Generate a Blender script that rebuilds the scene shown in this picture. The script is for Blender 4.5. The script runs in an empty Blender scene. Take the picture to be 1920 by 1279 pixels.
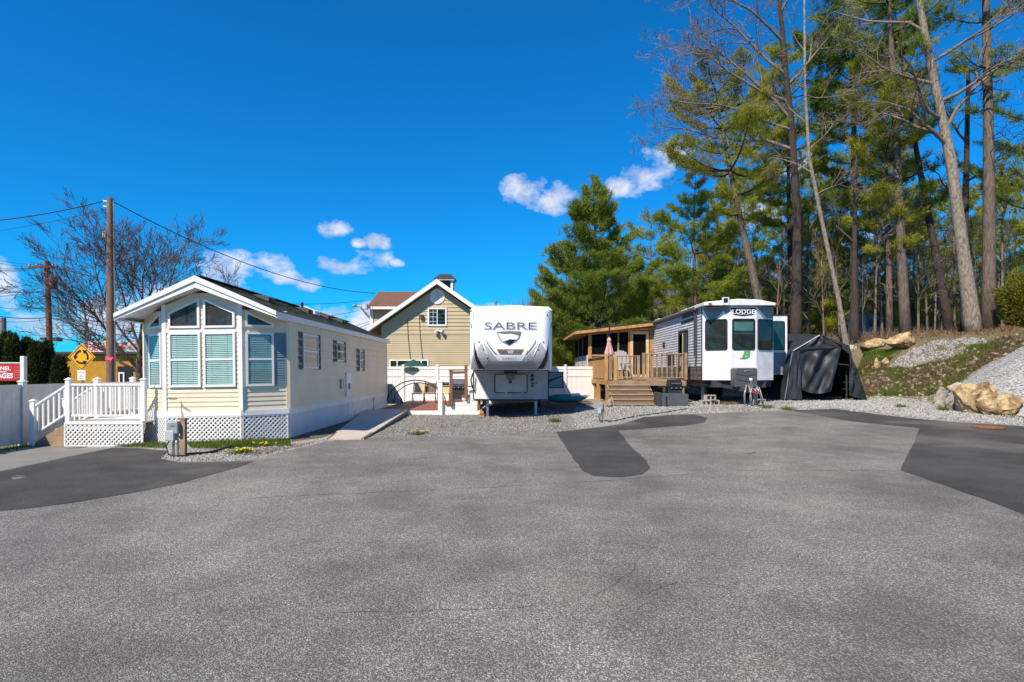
import bpy, bmesh, math, random
import numpy as np
from mathutils import Vector, Matrix
from mathutils.geometry import tessellate_polygon
R = math.radians
rnd = random.Random(7)
scene = bpy.context.scene
COL = scene.collection

# ------------------------------------------------------------------ camera
CAM_H, F, HOR = 1.6, 1112.0, 697.0
cd = bpy.data.cameras.new("camera"); cam = bpy.data.objects.new("camera", cd); COL.objects.link(cam)
cam.location = (0, 0, CAM_H); cam.rotation_euler = (R(90), 0, 0)
cd.sensor_width = 36; cd.lens = 36 * F / 1920; cd.shift_y = (HOR - 639.5) / 1920
cd.clip_start = .1; cd.clip_end = 5000
scene.camera = cam
def X(px, d): return (px - 960) / F * d
def Z(py, d): return CAM_H + (HOR - py) / F * d

# ------------------------------------------------------------------ sun, sky, exposure
SUN_TO = Vector((-.52, -.72, .97)).normalized()
sl = bpy.data.lights.new("sun", 'SUN'); sl.energy = 4.6; sl.angle = R(.53); sl.color = (1, .88, .71)
so = bpy.data.objects.new("sun", sl); COL.objects.link(so)
so.rotation_euler = (-SUN_TO).to_track_quat('-Z', 'Y').to_euler(); so.location = (-30, -40, 60)
scene.view_settings.view_transform = 'Standard'; scene.view_settings.look = 'None'
scene.view_settings.exposure = 0.62; scene.view_settings.gamma = 1
scene.view_settings.use_curve_mapping = False
W = bpy.data.worlds.new("World"); scene.world = W; W.use_nodes = True
def make_sky():
    nt = W.node_tree; N = nt.nodes; L = nt.links
    for n in list(N): N.remove(n)
    def nd(t, **k):
        n = N.new(t)
        for a, b in k.items(): setattr(n, a, b)
        return n
    def mth(op, a, b=None, c=None, clamp=False):
        n = nd('ShaderNodeMath', operation=op, use_clamp=clamp)
        for i, s in enumerate((a, b, c)):
            if s is None: continue
            if isinstance(s, (int, float)): n.inputs[i].default_value = s
            else: L.new(s, n.inputs[i])
        return n.outputs[0]
    sky = nd('ShaderNodeTexSky', sky_type='NISHITA', sun_disc=False)
    sky.sun_elevation = math.asin(SUN_TO.z); sky.sun_rotation = math.atan2(SUN_TO.x, SUN_TO.y)
    sky.air_density = 1.0; sky.dust_density = 0.0; sky.ozone_density = 2.0; sky.altitude = 0
    hs = nd('ShaderNodeVectorMath', operation='MULTIPLY'); hs.inputs[1].default_value = (.045, .80, 1.44)   # polarised, deep azure sky
    L.new(sky.outputs[0], hs.inputs[0])
    tc = nd('ShaderNodeTexCoord'); sp = nd('ShaderNodeSeparateXYZ'); L.new(tc.outputs['Generated'], sp.inputs[0])
    az = mth('ARCTAN2', sp.outputs[0], sp.outputs[1]); el = mth('ARCSINE', sp.outputs[2])
    # cumulus: ellipses in azimuth / elevation, broken up by noise
    no = nd('ShaderNodeTexNoise'); no.inputs['Scale'].default_value = 17; no.inputs['Detail'].default_value = 7
    no.inputs['Roughness'].default_value = .6
    mp = nd('ShaderNodeMapping'); mp.inputs['Scale'].default_value = (1, 1, 1.5)
    L.new(tc.outputs['Generated'], mp.inputs[0]); L.new(mp.outputs[0], no.inputs['Vector'])
    tot = None
    clouds = [(985, 355, 50, 34), (1045, 372, 48, 34), (1215, 322, 52, 52), (1258, 292, 54, 34), (1165, 352, 48, 22),
              (626, 428, 36, 20), (706, 450, 28, 18), (672, 455, 22, 10), (690, 496, 62, 26), (622, 494, 36, 20), (742, 494, 20, 10),
              (470, 500, 84, 34), (420, 520, 70, 44), (540, 520, 46, 16), (580, 532, 30, 16), (524, 526, 18, 9), (440, 560, 60, 34),
              (630, 590, 60, 26), (690, 575, 26, 22), (670, 605, 50, 20), (12, 540, 40, 60), (80, 610, 110, 36), (190, 600, 120, 50), (300, 560, 90, 50),
              (960, 580, 90, 14), (1040, 588, 60, 14), (1420, 400, 60, 40), (1500, 300, 60, 40), (1400, 520, 80, 30), (1600, 430, 90, 40), (1560, 610, 120, 30)]
    cv = nd('ShaderNodeCombineXYZ'); L.new(az, cv.inputs[0]); L.new(el, cv.inputs[1])
    for px, py, a, b in clouds:
        u, v = (px - 960) / F, (HOR - py) / F
        A = math.atan(u); E = math.atan(v / math.hypot(1, u))
        sa = a / F * math.cos(A) ** 2; se = b / F * math.cos(A) * math.cos(E) ** 2
        ma = nd('ShaderNodeVectorMath', operation='MULTIPLY_ADD'); L.new(cv.outputs[0], ma.inputs[0])
        ma.inputs[1].default_value = (1 / sa, 1 / se, 0); ma.inputs[2].default_value = (-A / sa, -E / se, 0)
        dp = nd('ShaderNodeVectorMath', operation='DOT_PRODUCT'); L.new(ma.outputs[0], dp.inputs[0]); L.new(ma.outputs[0], dp.inputs[1])
        q = dp.outputs['Value']; tot = q if tot is None else mth('MINIMUM', tot, q)
    tot = mth('MAXIMUM', mth('SUBTRACT', 1.0, mth('MULTIPLY', tot, .5)), 0.0)
    # the same kind of small cumulus low all round the rest of the sky
    n2 = nd('ShaderNodeTexNoise'); n2.inputs['Scale'].default_value = 5; n2.inputs['Detail'].default_value = 3
    L.new(mp.outputs[0], n2.inputs['Vector'])
    away = mth('MULTIPLY', mth('SUBTRACT', mth('ABSOLUTE', az), .9), 5, clamp=True)
    rest = mth('MULTIPLY', mth('MULTIPLY', mth('SUBTRACT', n2.outputs[0], .5), 5, clamp=True), away)
    tot = mth('MAXIMUM', tot, rest)
    dens = mth('MULTIPLY', mth('ADD', mth('SUBTRACT', tot, .62), mth('MULTIPLY', mth('SUBTRACT', no.outputs[0], .5), 2.1)), 2.2, clamp=True)
    dens = mth('MULTIPLY', dens, mth('MULTIPLY', tot, 2.0, clamp=True))
    dens = mth('MULTIPLY', dens, .93)
    cr = nd('ShaderNodeMix', data_type='RGBA')
    n3 = nd('ShaderNodeTexNoise'); n3.inputs['Scale'].default_value = 26; n3.inputs['Detail'].default_value = 5
    m3 = nd('ShaderNodeMapping'); m3.inputs['Scale'].default_value = (1, 1, 1.5); m3.inputs['Location'].default_value = (3, 1, .4)
    L.new(tc.outputs['Generated'], m3.inputs[0]); L.new(m3.outputs[0], n3.inputs['Vector'])
    L.new(mth('MULTIPLY', mth('SUBTRACT', n3.outputs[0], .36), 3.2, clamp=True), cr.inputs[0])
    cr.inputs[6].default_value = (4.4, 5.3, 7.2, 1); cr.inputs[7].default_value = (8.6, 8.7, 9.2, 1)
    mx = nd('ShaderNodeMix', data_type='RGBA')
    L.new(dens, mx.inputs[0]); L.new(hs.outputs[0], mx.inputs[6]); L.new(cr.outputs[2], mx.inputs[7])
    bg = nd('ShaderNodeBackground'); bg.inputs['Strength'].default_value = .075
    out = nd('ShaderNodeOutputWorld'); L.new(mx.outputs[2], bg.inputs[0]); L.new(bg.outputs[0], out.inputs[0])
make_sky()
W.cycles.sampling_method = 'MANUAL'; W.cycles.sample_map_resolution = 256

# ------------------------------------------------------------------ materials
MATS = {}
def mat(name, col, rough=.6, metal=0, col2=None, ns=3.0, nd=4, bump=0, bs=30, spec=.5, island=0, trans=0, coat=0, bd=.02, stretch=None, lo=.35, hi=.65):
    if name in MATS: return MATS[name]
    m = bpy.data.materials.new(name); m.use_nodes = True; nt = m.node_tree; N = nt.nodes; L = nt.links
    b = N['Principled BSDF']; b.inputs['Roughness'].default_value = rough; b.inputs['Metallic'].default_value = metal
    b.inputs['Specular IOR Level'].default_value = spec
    if coat: b.inputs['Coat Weight'].default_value = coat; b.inputs['Coat Roughness'].default_value = .08
    c1 = tuple(col) + (1,); c2 = tuple(col2 or [v * .82 for v in col]) + (1,)
    geo = N.new('ShaderNodeNewGeometry'); vec = geo.outputs['Position']
    if stretch:
        mp = N.new('ShaderNodeMapping'); mp.inputs['Scale'].default_value = stretch; L.new(vec, mp.inputs[0]); vec = mp.outputs[0]
    no = N.new('ShaderNodeTexNoise'); no.inputs['Scale'].default_value = ns; no.inputs['Detail'].default_value = nd
    L.new(vec, no.inputs['Vector'])
    mr = N.new('ShaderNodeMapRange'); mr.inputs[1].default_value = lo; mr.inputs[2].default_value = hi
    L.new(no.outputs[0], mr.inputs[0]); fac = mr.outputs[0]
    if island:
        a = N.new('ShaderNodeMath'); a.operation = 'MULTIPLY_ADD'; a.inputs[1].default_value = island; L.new(geo.outputs['Random Per Island'], a.inputs[0])
        s = N.new('ShaderNodeMath'); s.operation = 'MULTIPLY'; s.inputs[1].default_value = 1 - island; L.new(fac, s.inputs[0]); L.new(s.outputs[0], a.inputs[2]); fac = a.outputs[0]
    mx = N.new('ShaderNodeMix'); mx.data_type = 'RGBA'; mx.inputs[6].default_value = c1; mx.inputs[7].default_value = c2
    L.new(fac, mx.inputs[0]); L.new(mx.outputs[2], b.inputs['Base Color'])
    if bump:
        n2 = N.new('ShaderNodeTexNoise'); n2.inputs['Scale'].default_value = bs; n2.inputs['Detail'].default_value = 5; L.new(vec, n2.inputs['Vector'])
        bp = N.new('ShaderNodeBump'); bp.inputs['Strength'].default_value = bump; bp.inputs['Distance'].default_value = bd
        L.new(n2.outputs[0], bp.inputs['Height']); L.new(bp.outputs[0], b.inputs['Normal'])
    if trans:
        t = N.new('ShaderNodeBsdfTranslucent'); L.new(mx.outputs[2], t.inputs[0]); ms = N.new('ShaderNodeMixShader'); ms.inputs[0].default_value = trans
        L.new(b.outputs[0], ms.inputs[1]); L.new(t.outputs[0], ms.inputs[2]); L.new(ms.outputs[0], N['Material Output'].inputs[0])
    MATS[name] = m; return m
def glass(name, tint=(.8, .9, .9), amount=.8):
    if name in MATS: return MATS[name]
    m = bpy.data.materials.new(name); m.use_nodes = True; nt = m.node_tree; N = nt.nodes; L = nt.links
    t = N.new('ShaderNodeBsdfTransparent'); t.inputs[0].default_value = tint + (1,)
    g = N.new('ShaderNodeBsdfGlossy'); g.inputs['Roughness'].default_value = .02
    fr = N.new('ShaderNodeLayerWeight'); pw = N.new('ShaderNodeMath'); pw.operation = 'POWER'; pw.inputs[1].default_value = 4; L.new(fr.outputs['Facing'], pw.inputs[0])
    ad = N.new('ShaderNodeMath'); ad.operation = 'MULTIPLY_ADD'; ad.inputs[1].default_value = .7 * min(1, (1 - amount) * 25); ad.inputs[2].default_value = 1 - amount + .02; L.new(pw.outputs[0], ad.inputs[0])
    ms = N.new('ShaderNodeMixShader'); L.new(ad.outputs[0], ms.inputs[0]); L.new(t.outputs[0], ms.inputs[1]); L.new(g.outputs[0], ms.inputs[2])
    L.new(ms.outputs[0], N['Material Output'].inputs[0]); MATS[name] = m; return m
def asphalt(name, base, stone, amt, big):
    m = bpy.data.materials.new(name); m.use_nodes = True; nt = m.node_tree; N = nt.nodes; L = nt.links
    b = N['Principled BSDF']; b.inputs['Roughness'].default_value = .85; b.inputs['Specular IOR Level'].default_value = .3
    geo = N.new('ShaderNodeNewGeometry')
    def vor(sc):
        v = N.new('ShaderNodeTexVoronoi'); v.inputs['Scale'].default_value = sc; L.new(geo.outputs['Position'], v.inputs['Vector']); return v
    def noise(sc, d):
        v = N.new('ShaderNodeTexNoise'); v.inputs['Scale'].default_value = sc; v.inputs['Detail'].default_value = d; L.new(geo.outputs['Position'], v.inputs['Vector']); return v
    def mth(op, a, b2, clamp=False):
        n = N.new('ShaderNodeMath'); n.operation = op; n.use_clamp = clamp
        for i, s in enumerate((a, b2)):
            if isinstance(s, (int, float)): n.inputs[i].default_value = s
            else: L.new(s, n.inputs[i])
        return n.outputs[0]
    v = vor(125); sc = N.new('ShaderNodeSeparateColor'); L.new(v.outputs['Color'], sc.inputs[0])
    v2 = vor(66); s2 = N.new('ShaderNodeSeparateColor'); L.new(v2.outputs['Color'], s2.inputs[0])
    worn = noise(.45, 4); worn2 = noise(1.7, 5)
    wv = mth('ADD', mth('MULTIPLY', worn.outputs[0], .6), mth('MULTIPLY', worn2.outputs[0], .4))
    wv = mth('MULTIPLY', mth('SUBTRACT', wv, .39), 4.4, True)
    f1 = mth('MULTIPLY', mth('SUBTRACT', sc.outputs[0], .42), 2.2, True)
    f1 = mth('MULTIPLY', f1, mth('SUBTRACT', 1.0, mth('MULTIPLY', v.outputs['Distance'], 1.3), True))
    f2 = mth('MULTIPLY', mth('SUBTRACT', s2.outputs[1], .72), 5, True)
    f2 = mth('MULTIPLY', f2, mth('SUBTRACT', 1.0, mth('MULTIPLY', v2.outputs['Distance'], 1.5), True))
    f = mth('MULTIPLY', mth('MAXIMUM', f1, f2), mth('ADD', amt * .55, mth('MULTIPLY', wv, amt * .75)), True)
    mx0 = N.new('ShaderNodeMix'); mx0.data_type = 'RGBA'; mx0.inputs[6].default_value = tuple(c * (1 - big) for c in base) + (1,); mx0.inputs[7].default_value = tuple(c * (1 + big) for c in base) + (1,)
    L.new(wv, mx0.inputs[0])
    # stains
    st = noise(.9, 6); sf = mth('MULTIPLY', mth('SUBTRACT', st.outputs[0], .60), 6, True)
    mxs = N.new('ShaderNodeMix'); mxs.data_type = 'RGBA'; L.new(mth('MULTIPLY', sf, .55), mxs.inputs[0]); L.new(mx0.outputs[2], mxs.inputs[6]); mxs.inputs[7].default_value = (.035, .034, .034, 1)
    # sandy worn spots
    sd = noise(.33, 5); sdf = mth('MULTIPLY', mth('SUBTRACT', sd.outputs[0], .54), 4.5, True)
    mxd = N.new('ShaderNodeMix'); mxd.data_type = 'RGBA'; L.new(mth('MULTIPLY', sdf, .40 * big / .16), mxd.inputs[0]); L.new(mxs.outputs[2], mxd.inputs[6]); mxd.inputs[7].default_value = (.24, .22, .19, 1)
    mx = N.new('ShaderNodeMix'); mx.data_type = 'RGBA'; L.new(f, mx.inputs[0]); L.new(mxd.outputs[2], mx.inputs[6]); mx.inputs[7].default_value = tuple(stone) + (1,)
    L.new(mx.outputs[2], b.inputs['Base Color'])
    bp = N.new('ShaderNodeBump'); bp.inputs['Strength'].default_value = .7; bp.inputs['Distance'].default_value = .010
    L.new(v.outputs['Distance'], bp.inputs['Height']); bp.invert = True; L.new(bp.outputs[0], b.inputs['Normal'])
    MATS[name] = m; return m
def gravel(name, c1, c2, sc=34):
    m = bpy.data.materials.new(name); m.use_nodes = True; nt = m.node_tree; N = nt.nodes; L = nt.links
    b = N['Principled BSDF']; b.inputs['Roughness'].default_value = .9; b.inputs['Specular IOR Level'].default_value = .2
    geo = N.new('ShaderNodeNewGeometry')
    v = N.new('ShaderNodeTexVoronoi'); v.inputs['Scale'].default_value = sc; L.new(geo.outputs['Position'], v.inputs['Vector'])
    s = N.new('ShaderNodeSeparateColor'); L.new(v.outputs['Color'], s.inputs[0])
    mx = N.new('ShaderNodeMix'); mx.data_type = 'RGBA'; mx.inputs[6].default_value = tuple(c1) + (1,); mx.inputs[7].default_value = tuple(c2) + (1,); L.new(s.outputs[0], mx.inputs[0])
    n = N.new('ShaderNodeTexNoise'); n.inputs['Scale'].default_value = .7; n.inputs['Detail'].default_value = 5; L.new(geo.outputs['Position'], n.inputs['Vector'])
    mr = N.new('ShaderNodeMapRange'); mr.inputs[1].default_value = .5; mr.inputs[2].default_value = .75; mr.inputs[4].default_value = .7; L.new(n.outputs[0], mr.inputs[0])
    m2 = N.new('ShaderNodeMix'); m2.data_type = 'RGBA'; L.new(mr.outputs[0], m2.inputs[0]); L.new(mx.outputs[2], m2.inputs[6]); m2.inputs[7].default_value = (c1[0] * .9, c1[1] * .8, c1[2] * .65, 1)
    L.new(m2.outputs[2], b.inputs['Base Color'])
    bp = N.new('ShaderNodeBump'); bp.inputs['Strength'].default_value = .9; bp.inputs['Distance'].default_value = .03; bp.invert = True
    L.new(v.outputs['Distance'], bp.inputs['Height']); L.new(bp.outputs[0], b.inputs['Normal']); MATS[name] = m; return m

cream = mat('cream_vinyl', (.73, .65, .49), .5, col2=(.67, .59, .43), ns=1.3)
white = mat('white_vinyl', (.78, .78, .76), .45, col2=(.70, .70, .69), ns=2)
white_w = mat('white_worn_paint', (.76, .75, .73), .6, col2=(.62, .60, .57), ns=4)
shutter = mat('blue_grey_shutter', (.17, .25, .28), .55)
shutter_d = mat('charcoal_shutter', (.075, .08, .085), .55)
shingle = mat('green_black_shingle', (.095, .112, .095), .9, col2=(.05, .062, .053), ns=9, bump=.5, bs=60, island=.5)
brown_sh = mat('brown_shingle', (.17, .085, .055), .9, col2=(.10, .05, .034), ns=8, bump=.4, bs=50, island=.5)
tan = mat('tan_vinyl', (.47, .385, .235), .55, col2=(.43, .35, .21), ns=1)
tan_d = mat('tan_soffit', (.40, .34, .23), .6)
dark = mat('black_plastic', (.012, .013, .015), .45)
char = mat('charcoal_plastic', (.045, .05, .058), .5)
blackm = mat('black_metal', (.02, .02, .022), .4, metal=.3)
steel = mat('galvanised_steel', (.42, .43, .44), .4, metal=.8, col2=(.3, .31, .32))
greym = mat('grey_metal_box', (.36, .38, .38), .5, metal=.2)
pane = glass('window_glass', (.66, .80, .80), .95)
pane_d = glass('tinted_glass', (.5, .5, .5), .95)
void = mat('dark_interior', (.012, .013, .014), .9)
blind = mat('blind_slat', (.66, .72, .71), .5)
cedar = mat('new_cedar', (.52, .29, .10), .7, col2=(.34, .17, .05), ns=5, stretch=(1, 1, .3), bump=.2)
weath = mat('weathered_wood', (.36, .245, .145), .8, col2=(.22, .15, .095), ns=6, bump=.3, stretch=(.4, 1, 1))
tread_m = mat('brown_tread', (.20, .125, .075), .8, col2=(.13, .08, .05), ns=7, stretch=(.3, 2, 2), bump=.3)
ramp_m = mat('bleached_plank', (.52, .46, .40), .8, col2=(.40, .35, .30), ns=7, stretch=(.4, 2, 2), bump=.25)
redwood = mat('red_brown_decking', (.27, .09, .055), .6, col2=(.19, .06, .04), ns=5, stretch=(.4, 3, 1))
brownpost = mat('brown_stained_wood', (.20, .09, .05), .7, col2=(.13, .06, .035), ns=6, stretch=(2, 2, .4))
pole_m = mat('utility_pole_wood', (.22, .135, .10), .85, col2=(.13, .08, .06), ns=9, stretch=(3, 3, .25), bump=.4)
pole_r = mat('red_brown_pole_wood', (.23, .085, .05), .85, col2=(.14, .05, .03), ns=9, stretch=(3, 3, .25), bump=.4)
bark = mat('grey_brown_bark', (.165, .125, .10), .95, col2=(.075, .057, .046), ns=7, stretch=(2.2, 2.2, .5), bump=.8, bs=14)
bark_l = mat('pale_bark', (.30, .255, .20), .95, col2=(.13, .105, .085), ns=7, stretch=(2, 2, .8), bump=.7, bs=14)
bark_d = mat('dark_bark', (.06, .045, .038), .95, col2=(.03, .024, .02), ns=7, stretch=(2, 2, .5), bump=.7, bs=14)
twig = mat('twig_bark', (.10, .065, .055), .9, col2=(.055, .038, .034), ns=2)
twig_p = mat('pale_twig', (.24, .19, .15), .9, col2=(.11, .085, .07), ns=.8)
needle = mat('pine_needles', (.38, .42, .05), .7, col2=(.17, .235, .035), ns=.9, island=.35, trans=.45, spec=.2)
needle_d = mat('dark_pine_needles', (.20, .27, .04), .7, col2=(.09, .15, .03), ns=.9, island=.35, trans=.35, spec=.2)
needle_y = mat('yellow_pine_needles', (.48, .46, .06), .7, col2=(.26, .28, .042), ns=.9, island=.35, trans=.45, spec=.2)
arbor_m = mat('arborvitae_leaf', (.06, .085, .018), .8, col2=(.022, .04, .012), ns=2, island=.5, trans=.2, spec=.2)
shrub_m = mat('yellow_green_leaf', (.24, .22, .03), .7, col2=(.12, .13, .02), ns=3, island=.5, trans=.3, spec=.2)
grass_m = mat('spring_grass', (.13, .19, .03), .8, col2=(.075, .12, .022), ns=1.5, island=.5, trans=.3, spec=.1)
dry_m = mat('dry_grass', (.25, .19, .10), .9, col2=(.13, .09, .05), ns=1.5, island=.5, trans=.2, spec=.1)
leafb = mat('dead_oak_leaf', (.29, .17, .095), .8, island=.6, trans=.3)
stone_y = mat('yellow_granite', (.50, .37, .20), .95, col2=(.25, .155, .075), ns=3.5, nd=9, bump=1.0, bs=5, bd=.16, lo=.42, hi=.6)
stone_g = mat('grey_granite', (.42, .37, .31), .9, col2=(.2, .17, .15), ns=3, nd=7, bump=1, bs=6, bd=.12)
stone_s = mat('crushed_stone', (.46, .445, .42), .9, col2=(.15, .148, .145), ns=1, island=.9)
gel = mat('white_gelcoat', (.80, .81, .83), .22, col2=(.77, .78, .80), ns=1.2, coat=.4)
gel_g = mat('silver_gelcoat', (.42, .43, .47), .25, coat=.4)
gel_m = mat('grey_gelcoat', (.27, .275, .30), .3, coat=.3)
decal = mat('black_decal', (.012, .012, .016), .35)
decal_g = mat('grey_decal', (.16, .165, .18), .35)
decal_b = mat('bronze_decal', (.16, .12, .08), .35)
lod_w = mat('white_siding_metal', (.66, .68, .72), .4)
lod_p = mat('white_fibreglass', (.78, .79, .81), .3, coat=.3)
lod_g = mat('grey_fibreglass', (.20, .205, .225), .35)
lod_d = mat('dark_grey_siding', (.10, .10, .105), .5)
tarp_m = mat('grey_tarp', (.034, .039, .046), .5, col2=(.022, .025, .03), ns=3, bump=.7, bs=5, spec=.3)
red = mat('red_paint', (.55, .02, .02), .5)
redlens = mat('red_lens', (.5, .03, .02), .2)
amber = mat('sign_yellow', (.80, .40, .012), .45)
store_y = mat('store_yellow', (.62, .33, .01), .7, col2=(.54, .28, .01))
store_d = mat('store_ochre', (.36, .17, .012), .7)
rust = mat('rust', (.36, .11, .03), .85, col2=(.18, .05, .02), ns=12)
block_m = mat('concrete_block', (.42, .39, .34), .95, bump=.4)
pink = mat('pink_fabric', (.48, .22, .22), .8, col2=(.55, .40, .38), ns=9)
kay = mat('teal_kayak', (.02, .27, .24), .4)
yellow = mat('dandelion_yellow', (.80, .55, .01), .7)
rubber = mat('black_rubber', (.012, .012, .012), .6)
screen_m = bpy.data.materials.new('insect_screen'); screen_m.use_nodes = True
_n = screen_m.node_tree.nodes; _t = _n.new('ShaderNodeBsdfTransparent'); _t.inputs[0].default_value = (.10, .10, .10, 1); _d = _n['Principled BSDF']; _d.inputs['Base Color'].default_value = (.012, .012, .012, 1); _d.inputs['Roughness'].default_value = .9; _d.inputs['Specular IOR Level'].default_value = .1
_m = _n.new('ShaderNodeMixShader'); _m.inputs[0].default_value = .45; screen_m.node_tree.links.new(_t.outputs[0], _m.inputs[1]); screen_m.node_tree.links.new(_d.outputs[0], _m.inputs[2]); screen_m.node_tree.links.new(_m.outputs[0], _n['Material Output'].inputs[0])
asp = asphalt('old_asphalt', (.112, .106, .097), (.58, .56, .53), 1.1, .21)
asp_l = asphalt('faded_asphalt', (.20, .195, .185), (.36, .35, .34), .5, .10)
asp_d = asphalt('fresh_asphalt', (.046, .044, .043), (.20, .195, .185), .7, .26)
grav = gravel('grey_gravel', (.17, .165, .155), (.44, .43, .41))
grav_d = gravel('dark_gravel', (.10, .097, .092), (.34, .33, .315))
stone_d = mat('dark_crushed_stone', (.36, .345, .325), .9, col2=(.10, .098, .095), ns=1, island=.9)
# ------------------------------------------------------------------ builders
ORG = {}
def thing(name, label, cat, loc=(0, 0, 0), rot=(0, 0, 0), group=None, local=False):
    o = bpy.data.objects.new(name, None); COL.objects.link(o); o.location = loc; o.rotation_euler = rot
    o.empty_display_size = .2; o['label'] = label; o['category'] = cat
    if group: o['group'] = group
    ORG[o.name] = Vector((0, 0, 0)) if local else Vector(loc)
    return o
def tag(o, label, cat, group=None):
    o['label'] = label; o['category'] = cat
    if group: o['group'] = group
    return o
def kind(o, k): o['kind'] = k; return o
def link_mesh(name, me, m, parent=None, loc=None):
    o = bpy.data.objects.new(name, me); COL.objects.link(o)
    if m is not None and not me.materials: me.materials.append(m)
    if parent is not None:
        o.parent = parent; ORG[o.name] = ORG[parent.name]
    if loc is not None: o.location = loc
    return o
class MB:
    def __init__(s, T=None): s.v = []; s.f = []; s.T = T
    def add(s, vs, fs):
        n = len(s.v)
        s.v += [(s.T @ Vector(p)) if s.T else Vector(p) for p in vs]; s.f += [tuple(i + n for i in f) for f in fs]; return s
    def box(s, x0, x1, y0, y1, z0, z1):
        return s.add([(x0, y0, z0), (x1, y0, z0), (x1, y1, z0), (x0, y1, z0), (x0, y0, z1), (x1, y0, z1), (x1, y1, z1), (x0, y1, z1)],
                     [(3, 2, 1, 0), (4, 5, 6, 7), (0, 1, 5, 4), (1, 2, 6, 5), (2, 3, 7, 6), (3, 0, 4, 7)])
    def beam(s, p, q, w, h, up=(0, 0, 1)):
        p, q, up = Vector(p), Vector(q), Vector(up); d = (q - p).normalized(); a = d.cross(up)
        if a.length < 1e-4: a = d.cross(Vector((0, 1, 0)))
        a.normalize(); b = a.cross(d); a = a * w / 2; b = b * h / 2
        return s.add([p - a - b, p + a - b, p + a + b, p - a + b, q - a - b, q + a - b, q + a + b, q - a + b],
                     [(3, 2, 1, 0), (4, 5, 6, 7), (0, 1, 5, 4), (1, 2, 6, 5), (2, 3, 7, 6), (3, 0, 4, 7)])
    def prism(s, pts, vec):
        n = len(pts); vec = Vector(vec); a = [Vector(p) for p in pts]; vs = a + [p + vec for p in a]
        tr = tessellate_polygon([a])
        fs = [tuple(t) for t in tr] + [tuple(n + i for i in reversed(t)) for t in tr]
        fs += [(i, (i + 1) % n, n + (i + 1) % n, n + i) for i in range(n)]
        return s.add(vs, fs)
    def quad(s, *p): return s.add(p, [tuple(range(len(p)))])
    def tube(s, pts, rad, n=8, cap=True):
        pts = [Vector(p) for p in pts]; m = len(pts)
        if not isinstance(rad, (list, tuple)): rad = [rad] * m
        vs = []; prev = None
        for i, p in enumerate(pts):
            d = (pts[min(i + 1, m - 1)] - pts[max(i - 1, 0)]).normalized()
            a = prev if prev is not None else (Vector((1, 0, 0)) if abs(d.x) < .8 else Vector((0, 1, 0)))
            a = (a - d * a.dot(d)).normalized(); prev = a; b = d.cross(a)
            vs += [p + (a * math.cos(t) + b * math.sin(t)) * rad[i] for t in (2 * math.pi * k / n for k in range(n))]
        fs = [(i * n + k, i * n + (k + 1) % n, (i + 1) * n + (k + 1) % n, (i + 1) * n + k) for i in range(m - 1) for k in range(n)]
        if cap: fs += [tuple(range(n - 1, -1, -1)), tuple((m - 1) * n + k for k in range(n))]
        return s.add(vs, fs)
    def lathe(s, c, prof, n=16):
        return s.tube([(c[0], c[1], c[2] + z) for r, z in prof], [max(r, 1e-3) for r, z in prof], n)
    def build(s, name, m, parent=None, smooth=False, bevel=0, off=None, mats=None):
        me = bpy.data.meshes.new(name); o0 = ORG[parent.name] if parent is not None else Vector((0, 0, 0))
        if off is not None: o0 = Vector(off)
        me.from_pydata([tuple(v - o0) for v in s.v], [], s.f); me.update()
        bm = bmesh.new(); bm.from_mesh(me); bmesh.ops.recalc_face_normals(bm, faces=bm.faces); bm.to_mesh(me); bm.free()
        if smooth:
            me.shade_smooth()
            if smooth is not True: me.set_sharp_from_angle(angle=R(smooth))
        o = link_mesh(name, me, m, parent)
        if off is not None: o.location = off
        if bevel:
            bv = o.modifiers.new('bevel', 'BEVEL'); bv.width = bevel; bv.segments = 2; bv.limit_method = 'ANGLE'; bv.angle_limit = R(40)
        return o
def copy_of(o, parent, loc, name=None):
    c = o.copy(); COL.objects.link(c); c.parent = parent; c.location = loc; ORG[c.name] = ORG.get(parent.name, Vector()) if parent else Vector()
    return c
def frame(o, ang=0): return Matrix.Translation(Vector(o)) @ Matrix.Rotation(R(ang), 4, 'Z')
def text_geo(body, size=1, shear=0, extrude=0, align='CENTER', bold=0, xs=1):
    cu = bpy.data.curves.new('t', 'FONT'); cu.body = body; cu.size = size; cu.shear = shear; cu.extrude = extrude
    cu.align_x = align; cu.align_y = 'CENTER'; cu.offset = bold; cu.resolution_u = 3
    o = bpy.data.objects.new('t', cu); COL.objects.link(o); bpy.context.view_layer.update()
    me = bpy.data.meshes.new_from_object(o); vs = [(v.co.x * xs, v.co.y) for v in me.vertices]; fs = [tuple(p.vertices) for p in me.polygons]
    bpy.data.objects.remove(o); bpy.data.curves.remove(cu); bpy.data.meshes.remove(me)
    return vs, fs
def text(T, body, x, z, size, m, parent, y=-.01, shear=0, bold=0, xs=1, name='lettering', fn=None):
    vs, fs = text_geo(body, size, shear, 0, 'CENTER', bold, xs)
    mb = MB(T); mb.add([(x + a, (fn(x + a, z + b) if fn else 0) + y, z + b) for a, b in vs], fs)
    return mb.build(name, m, parent)
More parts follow.
